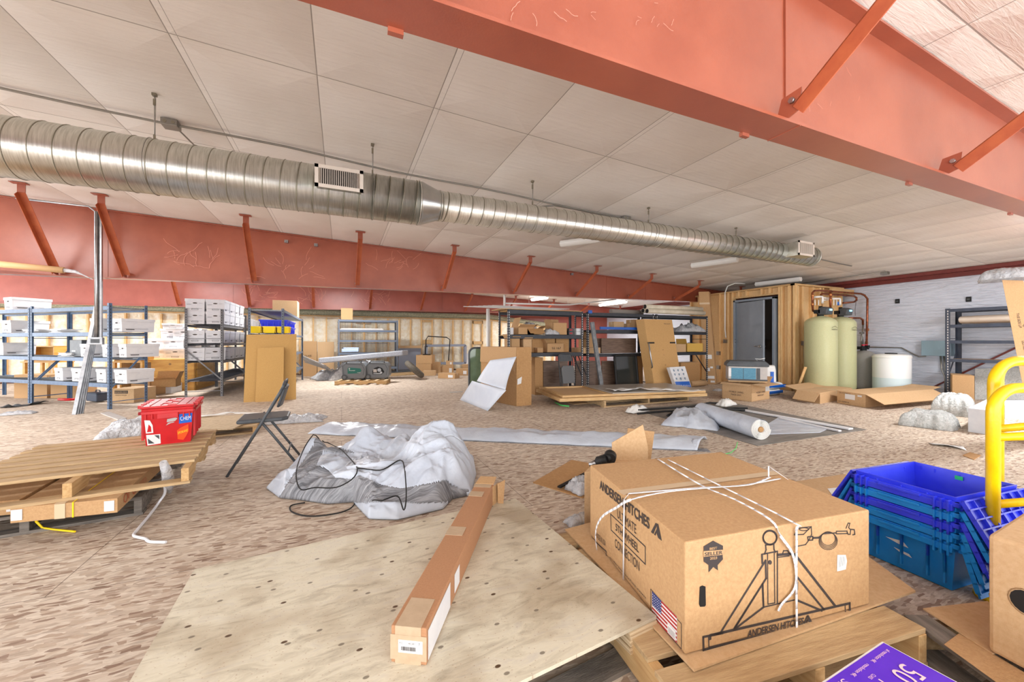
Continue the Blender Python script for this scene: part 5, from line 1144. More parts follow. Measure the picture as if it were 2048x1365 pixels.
tA = tank('left tall pale-green water tank beside the framed closet', *Vp(1641, 700, 5.1).xy[:], .292, 1.69, TANK)
tB = tank('right tall pale-green water tank, partly behind the left one', *Vp(1681, 700, 5.15).xy[:], .28, 1.70, TANK)
q = Vp(1727, 700, 5.05); tC = tank('short grey water tank between the green tanks and the white barrel', q.x, q.y, .26, .93, TANKG, .2, False, None)
q3 = q
for tt in (tA, tB):
    x, y = tt.location.x, tt.location.y; k = Vector((.55, -.83, 0)); c = Vector((x, y, 1.38)); R = .293
    # small printed logo following the curve
    c2 = c+Vector((.0, -.0, 0)); ax1 = Vector((math.cos(-2.0), math.sin(-2.0), 0)); ax2 = Vector((math.cos(-1.5), math.sin(-1.5), 0))
    p0_, p1_ = c+ax1*(R+.014), c+ax2*(R+.014); text('Hellenbrand', p0_, p1_, (0, 0, .035), INK, tt, name='printed_logo')
    m = MB(); m.tube([p0_+Vector((0, 0, .05)), p0_.lerp(p1_, .5)+Vector((0, 0, .085))+ax2*.01, p1_+Vector((0, 0, .05))], .003, 5); m.build('logo_arc', INK, tt)
k = MB(); k.bx((q3.x-.02, q3.y, .99), (.3, .1, .07)); k.cyl((q3.x, q3.y, .92), (q3.x, q3.y, .98), .06); k.bx((q3.x+.04, q3.y-.05, 1.02), (.08, .07, .06)); k.build('valve_body', BLK, tC)
k = MB()
for dx in (-.08, .05): k.cyl((q3.x+dx, q3.y-.03, 1.04), (q3.x+dx, q3.y-.03, 1.07), .03)
k.build('red_knob', mat('knob_red', (208, 40, 66), .4), tC)
q = Vp(1783, 740, 4.45); t = T('salt_barrel', 'squat white translucent salt barrel beside the grey tank', 'barrel', (q.x, q.y, 0)); R = .31
MB().lathe((0, 0, 0), [(0, .01), (R*.97, .01), (R, .06), (R, .36)], 40).build('filled_part', mat('barrel_filled', (206, 222, 226), .4), t, local=True)
MB().lathe((0, 0, 0), [(R, .36), (R, .8), (R-.02, .84), (0, .85)], 40).build('wall', mat('barrel_white', (234, 236, 236), .4), t, local=True)
MB().lathe((0, 0, 0), [(R+.008, .79), (R+.008, .82), (R-.01, .85), (.2, .87), (0, .87)], 40).build('lid', WPL, t, local=True); MB().cyl((-.02, 0, .87), (-.02, 0, .89), .1).build('cap', BLK, t, local=True)
# pipes
t = T('copper_pipework', 'copper and white pipework above and beside the water tanks', 'pipework', (tA.location.x, 5.1, 1.7)); v = 5.15; W_ = lambda px, py, v_=v: Vp(px, py, v_)
k = MB(); r = .022
k.tube([W_(1632, 626, 5.2), W_(1626, 622, 5.25), W_(1625, 612), W_(1625, 586), W_(1629, 582), W_(1640, 581.5), W_(1722, 588), W_(1729, 591, 5.1), W_(1735, 598, 5.1), W_(1734.5, 640, 5.1), W_(1733, 695, 5.1), W_(1728, 697, 5.1)], r, 10)
k.tube([W_(1642, 590, 5.3), W_(1644, 588, 5.3), W_(1708, 592.5, 5.3), W_(1713, 596, 5.3), W_(1713, 601, 5.3), W_(1708, 604.5, 5.3), W_(1686, 606.5, 5.35)], r, 10)
k.tube([W_(1661, 581), W_(1661, 606), W_(1661, 624, 5.2)], r, 10); k.tube([W_(1698, 636.5), W_(1720, 636.5), W_(1725.5, 640), W_(1726, 650)], r, 10); k.build('copper_pipe', CU, t)
k = MB()
for px, py in ((1625, 592), (1625, 609), (1661, 590), (1661, 600), (1735, 660), (1733, 686)): q = W_(px, py); k.cyl(q-Vector((0, 0, .03)), q+Vector((0, 0, .03)), .03)
k.build('copper_fitting', mat('copper_bright', (206, 140, 90), .3, .8), t)
k = MB(); k.tube([W_(1630, 594.5, 5.2), W_(1644, 593.5, 5.2), W_(1645, 596, 5.2), W_(1645, 606, 5.15)], .022, 10); k.tube([W_(1646, 596, 5.25), W_(1658, 597, 5.25)], .018, 8); k.tube([W_(1646, 601, 5.25), W_(1658, 600, 5.25)], .014, 8)
k.tube([W_(1664, 598, 5.2), W_(1679, 597.5, 5.2), W_(1680, 600, 5.2), W_(1680, 610, 5.15)], .022, 10)
for px in (1630, 1637, 1667.5, 1673.5): k.tube([W_(px, 600, 5.1), W_(px, 611, 5.1)], .01, 6)
k.build('white_pipe', WPL, t)
MB().tube([W_(1675.5, 604, 5.15), W_(1676.5, 611, 5.15)], .02).build('blue_fitting', BLUL, t)
k = MB(); k.tube([W_(1726, 650), W_(1725, 694)], .018, 8); k.tube([W_(1723, 665), W_(1723, 693)], .014, 8); k.cyl(W_(1720, 666.5), W_(1727, 666.5), .02, seg=8); k.build('grey_pipe', CND, t)
m = MB(); m.tube([Up(1708, 694, UE-.03), Up(1780, 695.5, UE-.03), Up(1803, 696, UE-.03), Up(1822, 706, UE-.03), Up(1838, 714, UE-.03), Up(1852, 713, UE-.03)], .012); t = T('wall_cable', 'grey cable looping along the white wall to the electrical box', 'cable', Up(1803, 696, UE-.03)); m.build('cable', CND, t)
m = MB(); m.tube([W_(1712, 604), W_(1710, 620), W_(1710.5, 632)], .004, 6); t = T('thin_wire', 'thin black wire hanging beside the copper pipes', 'wire', W_(1712, 604)); m.build('wire', BLK, t)
# east wall electrics
for i, (px, py) in enumerate(((1795.5, 603), (1938, 599))):
    q = Up(px, py, UE); t = T('wall_switch', 'small black box on the white wall, ' + ['left, above the salt barrel', 'right, above the slate rack'][i], 'switch box', (UE-.02, q.y, q.z), 0, 'black wall boxes'); MB().bx((UE-.015, q.y, q.z), (.03, .07, .1)).build('body', BLK, t); MB().bx((UE-.032, q.y, q.z), (.006, .04, .03)).build('rocker', DGR, t)
a = Up(1842, 711.5, UE-.2); b = Up(1874, 682, UE-.2); t = T('electrical_cabinet', 'blue-grey electrical cabinet on the white wall left of the slate rack', 'electrical box', (UE, a.y, a.z)); MB().bx((UE-.1, (a.y+b.y)/2-.1, (a.z+b.z)/2), (.19, abs(a.y-b.y)+.2, abs(a.z-b.z))).build('cabinet', mat('cabinet_grey', (128, 152, 164), .45), t, bevel=.005)
m = MB()
for d in (0, .05): m.tube([(UE-.06, a.y-.25-d, a.z), (UE-.06, a.y-.27-d, a.z-.3), (UE-.06, a.y-.32-d, a.z-.45), (UE-.06, a.y-.32-d, .02)], .015)
m.build('conduit', CND, t)
# slate rack at east wall
pe = F(1880, 798); pe = Vector((10.95, 3.64, 0))
RKE = mat('rack_navy', (62, 70, 86), .5, c2=(52, 58, 72), ns=12)
rack('dark slate rack standing along the white east wall', (pe.x, pe.y, 0), -PI/2, 2.3, .5, 1.79, [1.78, 1.47, 1.16, .80], RKE, group='steel storage racks', slot=FBX2, wire=False, deck=CB2, pw=.07)
t = T('wrapped_roll', 'kraft-paper wrapped long parcel on the top shelf of the east rack', 'parcel', (pe.x+.2, pe.y-.3, 1.48)); 
def fnr(s, q): g = 2*PI*q; r = .085*(1+.15*noise.noise(Vector((s*9, q*3, 2)))); return Vector((pe.x+.24+r*1.6*math.cos(g), pe.y-.15-s*1.7, 1.565+r*.85*math.sin(g)))
MB().grid(fnr, 30, 14).build('wrap', mat('kraft_wrap', (206, 192, 176), .5, bump=.4, bs=14), t)
a, b = F(1904, 803), F(1951, 806); n_ = P(.5, .1).normalized()
carton('brown carton on the floor under the east rack', F(1904.5, 802), F(1949, 806)-F(1904.5, 802), Vector((.55, .25, 0)), 0, .5, CB)
sheet('silver bubble insulation sheet standing behind the yellow rails', Up(1950, 738, 11.5), Up(2060, 735, 11.5), Up(2060, 800, 11.4), Up(1950, 800, 11.4), .03, BUB, name='insulation_sheet')
# leaning long carton at right
p_b = Dp(2052, 800, 4.6); t = T('leaning_long_carton', 'long brown carton leaning at the right edge with plastic around its top', 'box', (p_b.x, p_b.y, 0)); d = 4.3
a = Dp(2004, 560, 4.3); ax_ = Dp(2046, 775, 4.3)-a; bb = a+ax_*1.75
e1 = P(.3, .05); 
if bb.z < 0: bb = a+(bb-a)*((a.z)/(a.z-bb.z))
MB().prism([bb, bb+e1, bb+e1+P(.42, .3), bb+P(.42, .3)], a-bb).build('body', CB, t, bevel=.004)
ft = (a-bb); e1n = e1.normalized(); n5 = e1.cross(ft).normalized(); n5 = n5 if n5.dot(a-Vector((0, 0, HC))) < 0 else -n5
for q_, s_ in ((.80, 'THIS SIDE UP'), (.63, 'DO NOT TIP')): c = bb+ft*q_; text(s_, c+e1*.35+n5*.002, c+e1*.35+ft*-.09+n5*.002, e1n*.04, INK, t)
m = MB()
for k in (.72, .60, .50):
    c = bb+ft*k+e1*.55; m.strip([c, c+ft*.03+e1*.18, c+e1*.36, c+e1*.3, c+e1*.3-ft*.05, c+e1*.06-ft*.05, c+e1*.06, c], .005, n5)
m.build('printed_arrow', INK, t)
crumple('plastic_wrap', 'x', 'x', a+Vector((.12, .0, .0)), .42, .4, .14, .3, CLRW, 41, 'plastic_cap', 24, 20, parent=t, pillow=True)
# ================================================================ MIDDLE FLOOR
# striped vinyl sheet + white roll
t = T('vinyl_sheet', 'grey wood-look vinyl sheet spread flat on the floor', 'vinyl flooring', F(1500, 850), -.1)
ps = [F(1262, 818), F(1515, 893), F(1733, 860.5), F(1452, 804)]; MB().prism([p+Vector((0, 0, .001)) for p in ps], (0, 0, .005)).build('sheet', VINYL, t)
rc = P(2.88, 4.52, .125); rf_ = P(2.78, 5.72, .125); R = .118; axd = (rf_-rc).normalized(); sd = Vector((axd.y, -axd.x, 0))
t = T('white_vinyl_roll', 'thick rolled-up white vinyl lying on the grey vinyl sheet', 'roll', (rc.x, rc.y, 0))
def rollf(s, q):
    g = 2*PI*q; r = R*(1+.05*noise.noise(Vector((s*4, q*3, 1)))*(1 if s > .1 else 0)); return rc.lerp(rf_, s)+sd*r*math.cos(g)+Vector((0, 0, r*math.sin(g)))
MB().grid(rollf, 30, 40, flip=False).build('outer_layer', TARPW, t)
k = MB(); turns = 5; pts = []
for i in range(turns*28+1):
    g = 2*PI*i/28; r = .034+(R-.038)*i/(turns*28); pts.append((r*math.cos(g), r*math.sin(g)))
vs = []; fs = []
for i, (x, z) in enumerate(pts): p = rc+sd*x+Vector((0, 0, z)); vs += [p-axd*.012, p+axd*.25]
for i in range(len(pts)-1): fs.append((2*i, 2*i+1, 2*i+3, 2*i+2))
k.add(vs, fs, True); k.build('spiral_layers', WPL, t, solid=.007)
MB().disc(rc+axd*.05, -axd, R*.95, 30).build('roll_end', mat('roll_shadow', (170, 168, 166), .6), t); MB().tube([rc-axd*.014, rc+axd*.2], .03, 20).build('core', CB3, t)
crumple('white_vinyl_fold', 'x', 'x', P(2.55, 5.5, .0), .9, .7, .2, .6, TARPW, 51, 'crumpled_end', 24, 20, parent=t)
q = [F(1500, 872), F(1640, 867), F(1655, 860), F(1560, 835)]; MB().prism([p+Vector((0, 0, .007)) for p in q], (0, 0, .006)).build('unrolled_tongue', TARPW, t)
for i, (a, b, wd, lb) in enumerate(((F(1478, 822), F(1702, 862), .1, 'long white flat trim bar on the grey vinyl sheet, right one'), (F(1560, 840), F(1680, 866), .05, 'thin white trim bar on the grey vinyl sheet beside the wide one'))):
    t = T('white_trim_bar', lb, 'trim bar', a, 0, 'white trim bars'); MB().beam(a+Vector((0, 0, .022)), b+Vector((0, 0, .022)), wd, .02).build('bar', FBX, t, bevel=.003)
t = T('wiper_arms', 'tangle of long black rubber strips on the grey vinyl sheet', 'rubber strips', F(1350, 822)); m = MB()
for pp in ([(1275, 821), (1330, 817), (1380, 814), (1420, 806), (1450, 808)], [(1275, 828), (1330, 823), (1400, 822), (1440, 818), (1490, 821)], [(1335, 832), (1350, 824), (1400, 821), (1470, 816), (1495, 817)]): m.tube([F(x, y, .05) for x, y in pp], .017, 6)
m.build('strips', BLK, t)
for i, (x, y) in enumerate(((1273, 821), (1452, 808))):
    crumple('foam_wrap', 'white foam wrap on the %s end of the black strips' % ['left', 'right'][i], 'foam wrap', F(x, y+3, .01), .4, .2, .12, .2, WPL, 60+i, 'wrap', 14, 10, group='foam wraps')
# long white rolled sheet across the middle
L0, L1 = P(-2.35, 5.05), P(2.1, 4.3)
t = T('long_white_sheet', 'long folded white vinyl sheet stretched across the floor', 'vinyl sheet', L0)
dL = (L1-L0).normalized(); sL = Vector((-dL.y, dL.x, 0))
def lw(s, q):
    w = .42+.12*(1 if s < .1 else .6); y = (q-.5)*w; c = L0.lerp(L1, s); e = 1-abs(2*q-1)**2.5; n = noise.noise(Vector((s*22, q*3, 0))); n2 = noise.noise(Vector((s*60, q*8, 2)))
    sk = .25*(q-.5) if s < .02 or s > .98 else 0
    return c+sL*(y+.02*n)+dL*sk+Vector((0, 0, .006+e*(.075+.03*n+.012*n2)))
MB().grid(lw, 160, 14, flip=False).build('folded_sheet', TARPW, t, solid=.003)
MB().prism([L0-sL*.27+Vector((0, 0, .001)), L1-sL*.27+Vector((0, 0, .001)), L1-sL*.15+Vector((0, 0, .001)), L0-sL*.15+Vector((0, 0, .001))], (0, 0, .004)).build('grey_underside', TARPG, t)
MB().tube([F(1440, 911, .01), F(1462, 906, .01), F(1472, 897, .05), F(1475, 885, .1)], .004, 6).build('green_tie', mat('green_tie', (90, 210, 110), .5), t)
# crumpled tarpaulin
t = T('crumpled_tarpaulin', 'large crumpled tarpaulin, white on one side and grey striped on the other', 'tarpaulin', P(-1.2, 3.0))
peaks = [((-.66, 3.42), .34, .24, .26), ((-.45, 3.2), .22, .3, .3), ((-1.78, 3.52), .26, .2, .12), ((-1.35, 3.62), .27, .16, .14), ((-1.05, 3.55), .2, .2, .2), ((-.5, 2.85), .16, .22, .2), ((-1.15, 3.1), .12, .35, .3), ((-1.62, 3.1), .14, .18, .25), ((-.9, 2.85), .12, .3, .15)]
outl = [F(*p) for p in ((533, 978), (560, 998), (600, 1002), (655, 1010), (706, 1006), (738, 1040), (795, 1042), (886, 1020), (905, 1000), (942, 992), (952, 950), (946, 915), (905, 903), (850, 900), (740, 900), (650, 904), (610, 925), (568, 952))]
oc = P(-1.1, 3.05); poly = [((p-oc).x, (p-oc).y) for p in outl]
def rad(g):
    dx, dy = math.cos(g), math.sin(g); best = 0
    for i in range(len(poly)):
        x1, y1 = poly[i]; x2, y2 = poly[(i+1) % len(poly)]; ex, ey = x2-x1, y2-y1; den = dx*ey-dy*ex
        if abs(den) < 1e-9: continue
        s = (x1*ey-y1*ex)/den; u = (x1*dy-y1*dx)/den
        if s > 0 and -1e-6 <= u <= 1+1e-6: best = max(best, s)
    return best or .3
def th_(p, e):
    xc = CA*p.x-SA*p.y; d = SA*p.x+CA*p.y; h = .02
    for (cx, cdd), a, sx, sy in peaks: h += a*math.exp(-((xc-cx)/sx)**2-((d-cdd)/sy)**2)
    q = Vector((xc, d, 0)); q2 = q+Vector((noise.noise(q*2.5), noise.noise(q*2.5+Vector((7, 0, 0))), 0))*.25
    r1 = 1-abs(noise.noise(q2*3.2))*2.6; r2 = 1-abs(noise.noise(q2*7.5+Vector((3, 3, 0))))*2.4
    w1 = noise.voronoi(Vector((q2.x*3.4, q2.y*4.6, 0)))[0]; w2 = noise.voronoi(Vector((q2.x*8, q2.y*10, 5)))[0]
    return (h*(.8+.08*r1)+.03*max(0, r1)+.075*(1-min(1, (w1[1]-w1[0])*1.5))+.035*(1-min(1, (w2[1]-w2[0])*1.6))*(.5+h)+.004*noise.noise(q*25))*e-.03*e
def tarpf(s, q):
    g = 2*PI*s; R_ = rad(g); r = q**.8; p = oc+Vector((math.cos(g), math.sin(g), 0))*R_*r; e = (1-q**8)**.7 if q < 1 else 0
    return Vector((p.x, p.y, .006+th_(p, e)))
NU, NV = 330, 130; full = MB().grid(tarpf, NU, NV, flip=True)
gpoly = [(500+x/4.096, 800+y/4.096) for x, y in ((545, 275), (640, 330), (700, 390), (870, 435), (800, 440), (600, 420), (540, 540), (620, 560), (700, 640), (830, 650), (900, 620), (1080, 700), (1240, 730), (1600, 660), (1700, 720), (1790, 740), (1730, 830), (1400, 850), (1200, 838), (840, 845), (620, 870), (400, 860), (235, 810), (330, 650), (440, 500), (520, 370))]
def smooth_px(pl): return [(p.x, p.y) for p in smooth([Vector((x, y, 0)) for x, y in pl], 4)]
def inpoly(x, y, pl):
    c = False; j = len(pl)-1
    for i in range(len(pl)):
        if (pl[i][1] > y) != (pl[j][1] > y) and x < (pl[j][0]-pl[i][0])*(y-pl[i][1])/(pl[j][1]-pl[i][1])+pl[i][0]: c = not c
        j = i
    return c
wm, gm = MB(), MB(); wm.v = full.v; gm.v = full.v
for f in full.f:
    c = (full.v[f[0]]+full.v[f[1]]+full.v[f[2]]+full.v[f[3]])/4; x, y = topx(c); tgt = gm if inpoly(x, y, gpoly) else wm
    tgt.f.append(f); tgt.sm.append(True); tgt.mi.append(0)
wm.build('white_side', TARPW, t, solid=.003); gm.build('striped_side', TARPG, t, solid=.003)
def onT(px, py):
    z = .1
    for _ in range(8):
        p = F(px, py, min(z, .8)); z = .014+th_(p, 1)
    p.z = z+.006; return p
m = MB(); c1 = [F(712, 1004, .008), F(700, 1018, .008), F(670, 1028, .008), F(620, 1033, .008), (F(585, 1025, .008)), F(582, 1012, .008), F(610, 1006, .01)]
m.tube(smooth(c1), .0045, 6)
t2 = T('loose_cable', 'thin black cable looping over the tarpaulin and onto the floor', 'cord', c1[2]); loops = [[(640, 903), (610, 925), (593, 950), (600, 968), (630, 975), (680, 972), (715, 940), (690, 915), (660, 903), (645, 903)], [(715, 937), (760, 930), (800, 930), (812, 950), (808, 975), (795, 992), (765, 1003), (745, 1001)]]
for lp_ in loops:
    dense = []
    for p in smooth([onT(x, y) for x, y in lp_]): p.z = .02+th_(p, 1)*.97; dense.append(p)
    for _ in range(10):
        for i_ in range(1, len(dense)-1): dense[i_].z = max(dense[i_].z, (dense[i_-1].z+dense[i_+1].z)/2)
    m.tube(dense, .0045, 6)
m.build('cord', BLK, t2)
# osb sheet on small pallet with plastic edge
pq = F(447, 884); e1 = F(484, 878)-F(413, 884); 
t = pallet('low pallet lying behind the wooden pallet, under a loose board', F(440, 868)+Vector((-.1, .2, 0)), ang(e1)+.1, .95, .8, .1, 5, PAL, PALY)
ps = [F(394, 862, .11), F(466, 860, .11), F(524, 829, .11), F(400, 836, .11)]; t = T('osb_board', 'loose strand board lying on the low pallet behind the folding chair', 'board', ps[0], .1); MB().prism(ps, (0, 0, .012)).build('board', mat('osb_loose', (208, 186, 152), .8, c2=(170, 146, 116), ns=26, st=(1, 3, 1), detail=8), t)
mesh_strip('band of white plastic along the back edge of the loose board', 'plastic_edge', 'plastic wrap', [F(400, 834, .13), F(470, 827, .13), F(520, 828, .13), F(545, 838, .05)], .1, WPL, .05)
crumple('plastic_wrap', 'clear plastic scrap on the floor right of the folding chair', 'plastic wrap', F(590, 843), .75, .35, .1, -.1, CLRW, 71, 'wrap')
crumple('plastic_wrap', 'clear plastic scrap heaped behind the red crate', 'plastic wrap', F(262, 868)+Vector((.1, .1, 0)), .8, .6, .2, .3, CLRW, 72, 'wrap')
crumple('plastic_wrap', 'small flat plastic scrap on the floor by the rubber mat', 'plastic wrap', F(35, 829), .4, .2, .05, .2, CLRW, 73, 'wrap', 16, 10)
crumple('plastic_wrap', 'small plastic scrap on the floor left of the open carton', 'plastic wrap', F(1436, 782), .25, .15, .05, .2, CLRW, 74, 'wrap', 12, 8)
# ================================================================ LEFT PALLETS + CRATE
A_, B_, C_ = P(-2.79, 3.55), P(-2.2, 2.5), P(-3.6, 3.07); ux = (A_-C_); uy = (B_-A_); ctr = (B_+C_)/2
rzp = ang(A_-C_)
pallet('bottom weathered grey pallet of the left stack', P(-2.456, 2.575)-(A_-C_).normalized()*.525-(B_-A_).normalized()*.62, rzp, 1.05, 1.24, .12, 7, PALG, PALG)
uxn, uyn = ux.normalized(), uy.normalized()
def pc(o, L_, W_, z, h, label, m=CB):
    t = carton(label, o, uyn*L_, uxn*-W_, z, h, m, tape=False, seam=False, bev=.002); return t
# flat cartons between pallets
o = B_+uyn*.0+uxn*.02
ca = [F(20, 1048, .13), F(235, 1026, .13)]
bfr = ca[1]; bfl = ca[0]; w1 = (bfl-bfr)
t = T('flat_carton', 'long flat brown carton with open white ends, front of the left pallet stack', 'box', bfr, ang(uyn), 'flat brown cartons between the pallets'); L_ = 1.25
back = -uyn*L_
MB().ob(bfr+Vector((0, 0, .0)), w1, back, (0, 0, .085)).build('body', CB, t, bevel=.003)
nf = uyn; m = MB(); c = bfr+w1*.03+nf*.002; m.ob(c+Vector((0, 0, .015)), w1*.1, nf*.002, (0, 0, .06)); m.build('white_insert', FBX, t); m = MB(); c = bfr+w1*.89+nf*.002; m.ob(c+Vector((0, 0, .015)), w1*.1, nf*.002, (0, 0, .06)); m.build('white_insert', FBX, t)
m = MB(); m.ob(bfr+w1*.42+nf*.003, w1*.015, nf*.001, (0, 0, .087)); m.ob(bfr+w1*.42+Vector((0, 0, .087)), w1*.015, back, (0, 0, .001)); m.build('yellow_strap', YB, t)
m = MB(); m.ob(bfr+w1*.5+nf*.003, w1*.1, nf*.001, (0, 0, .085)); m.ob(bfr+w1*.5+Vector((0, 0, .0865)), w1*.1, back*.12, (0, 0, .001)); m.build('clear_tape', CTAPE, t)
sdn = w1.cross(Vector((0, 0, 1))).normalized(); side_o = bfr; ns_ = -w1.normalized()
m = MB(); RST = mat('red_stamp', (186, 84, 50), .7)
for k in (.1, .22): c = bfr+back*k+ns_*.002+Vector((0, 0, .045)); m.strip([c-uyn*.03*math.cos(g)+Vector((0, 0, .025*math.sin(g))) for g in [2*PI*i/12 for i in range(13)]], .006, ns_); m.strip([c+back*.04-Vector((0, 0, .02)), c+back*.04+Vector((0, 0, .02))], .006, ns_); m.build('red_stamp', RST, t); m = MB()
text('THIS SIDE UP', bfr+back*.3+ns_*.002+Vector((0, 0, .06)), bfr+back*.42+ns_*.002+Vector((0, 0, .06)), (0, 0, -.04), bpy.data.materials['red_stamp'], t)
t = T('flat_carton', 'long flat brown carton at the left edge between the stacked pallets', 'box', bfl, ang(uyn), 'flat brown cartons between the pallets')
o2 = bfl+w1*.06-uyn*.15; MB().ob(o2, w1*1.1, -uyn*1.1, (0, 0, .085)).build('body', CB, t, bevel=.003); m = MB(); m.ob(o2+w1*.02+nf*.002+Vector((0, 0, .02)), w1*.1, nf*.002, (0, 0, .05)); m.build('white_insert', FBX, t); m = MB(); m.ob(o2+w1*.62+nf*.003, w1*.018, nf*.001, (0, 0, .087)); m.build('yellow_strap', YB, t)
top_p = pallet('top wooden pallet of the left stack, carrying the red crate', ctr+uyn*-.02+Vector((0, 0, .215)), rzp, 1.12, 1.22, .12, 9, PAL, PALY, sw=.088, skip=(0, ))
# red tote on pallet
def crate_tote(name, label, cat, c, rz, sx, sy, h, m, taper=.86, lid=True, ribs=True, group=None, lidang=None):
    t = T(name, label, cat, c, rz, group); e = taper; th = .006
    def w4(z, k): f = e+(1-e)*z/h; return [(-sx/2*f+k, -sy/2*f+k, z), (sx/2*f-k, -sy/2*f+k, z), (sx/2*f-k, sy/2*f-k, z), (-sx/2*f+k, sy/2*f-k, z)]
    mb = MB(); o0, o1, i1, i0 = w4(0, 0), w4(h, 0), w4(h, th), w4(th, th); vs = o0+o1+i1+i0
    fs = [(0, 3, 2, 1)]+[(i, (i+1) % 4, 4+(i+1) % 4, 4+i) for i in range(4)]+[(4+i, 4+(i+1) % 4, 8+(i+1) % 4, 8+i) for i in range(4)]+[(8+i, 8+(i+1) % 4, 12+(i+1) % 4, 12+i) for i in range(4)]+[(12, 13, 14, 15)]
    mb.add(vs, fs); mb.build('body', m, t, local=True)
    r = MB(); zr = h-.03
    r.bx((0, -sy/2-.006, zr), (sx+.03, .018, .022)); r.bx((0, sy/2+.006, zr), (sx+.03, .018, .022)); r.bx((-sx/2-.006, 0, zr), (.018, sy+.03, .022)); r.bx((sx/2+.006, 0, zr), (.018, sy+.03, .022))
    f = e+(1-e)*.8
    for x in (-.42, -.3, .3, .42): r.bx((x*sx, -sy/2*.97-.004, h*.82), (.008, .02, h*.2)); r.bx((x*sx, sy/2*.97+.004, h*.82), (.008, .02, h*.2))
    for y in (-.4, -.25, 0, .25, .4): r.bx((sx/2*.97+.004, y*sy, h*.55), (.016, .008, h*.8)); r.bx((-sx/2*.97-.004, y*sy, h*.55), (.016, .008, h*.8))
    r.bx((0, -sy/2-.005, h-.06), (sx*.4, .02, .04)); r.build('rim', m, t, local=True, bevel=.002); return t
ct = F(292, 893, .335); cr_ = ct+P(.84, .545)*.268; e1 = (cr_-ct); wB = e1.length; ang1 = ang(e1); nb = Vector((-e1.y, e1.x, 0)).normalized()
SX, SY, HH = wB/.86, .46, .29
cc = (ct+cr_)/2+nb*SY/2*.86; t = crate_tote('red_crate', 'red lidded plastic crate with stickers, standing on the top pallet', 'crate', (cc.x, cc.y, .335), ang1, SX, SY, HH, REDP)
lm = MB(); lm.bx((-SX*.25, 0, HH+.012), (SX*.5+.012, SY+.04, .016)); lm.bx((SX*.25, 0, HH+.012), (SX*.5+.012, SY+.04, .016)); l = lm.build('lid', REDP, t, local=True, bevel=.004)
lm = MB()
for i in range(5):
    y = -SY/2+SY*(i+.5)/5; lm.bx((.02*(-1)**i, y, HH+.022), (.05, .05, .008)); lm.bx((-SX/2-.01, y, HH+.014), (.03, .035, .024)); lm.bx((SX/2+.01, y, HH+.014), (.03, .035, .024))
for x in (-.35, -.15, .15, .35): lm.bx((x*SX, 0, HH+.022), (.006, SY*.9, .006))
lm.build('lid_ribs', REDP, l, local=True)
M4 = WM[t.name]; R3 = M4.to_3x3()
def fr(x, z, dy=.004): f = .86+.14*z/HH; return M4@Vector((x*SX/2*f*1.0, -SY/2*f-dy, z))
def decal(name, pts, m, dy=.003): k = MB(); k.prism([fr(x, z, dy) for x, z in pts], R3@Vector((0, -.0012, 0))); return k.build(name, m, t)
decal('blue_sticker', [(.44, .155), (.98, .16), (.98, .235), (.44, .232)], BLUL); text('CHEM', fr(.5, .18, .006), fr(.94, .182, .006), (0, 0, .034), WHT, t)
decal('orange_sticker', [(.4, .03), (.66, .02), (.78, .05), (.88, .09), (.84, .145), (.5, .12), (.36, .1)], mat('orange', (240, 84, 30), .35)); text('SPOKANE', fr(.41, .07, .006), fr(.84, .088, .006), (0, 0, .02), YB, t)
decal('white_sticker', [(-.93, .005), (-.35, .01), (-.35, .085), (-.93, .088)], WHT); decal('sticker_print', [(-.88, .018), (-.62, .016), (-.88, .06)], DGR, .0045); decal('sticker_print', [(-.4, .045), (-.4, .078), (-.6, .08)], DGR, .0045)
decal('torn_label', [(-.93, .1), (-.63, .1), (-.63, .16), (-.72, .2), (-.93, .205)], WHT); decal('torn_label_red', [(-.88, .11), (-.7, .11), (-.7, .15), (-.78, .17)], REDP, .0045)
decal('torn_label', [(-.06, .175), (.28, .18), (.38, .2), (.3, .208), (-.04, .2)], FBX2); decal('torn_label', [(-.1, .15), (.1, .165), (.26, .17), (.2, .175), (.0, .17)], FBX2)
# twine with plastic
t = T('white_twine', 'white twisted twine with a plastic tuft hanging from the pallet corner', 'twine', F(280, 1070))
pp = [F(330, 930, .30), F(326, 955, .24), F(330, 985, .1), F(318, 1005, .03), F(300, 1030, .01), F(275, 1060, .01), F(268, 1072, .01), F(290, 1078, .01), F(300, 1084, .01), F(332, 1085, .01)]
MB().tube(smooth(pp), .008, 8).build('twine', STRAP, t)
MB().tube([F(326, 925, .36), F(334, 945, .28), F(337, 965, .18), F(340, 985, .06)], [.02, .03, .035, .012], 10).build('plastic_tuft', CLRW, t)
t = T('yellow_strap_end', 'loose yellow strap end on the floor under the flat cartons', 'strap', F(85, 1045)); MB().tube([F(72, 1043, .08), F(85, 1056, .02), F(110, 1060, .01), F(150, 1064, .01)], .006, 6).build('strap', YB, t)
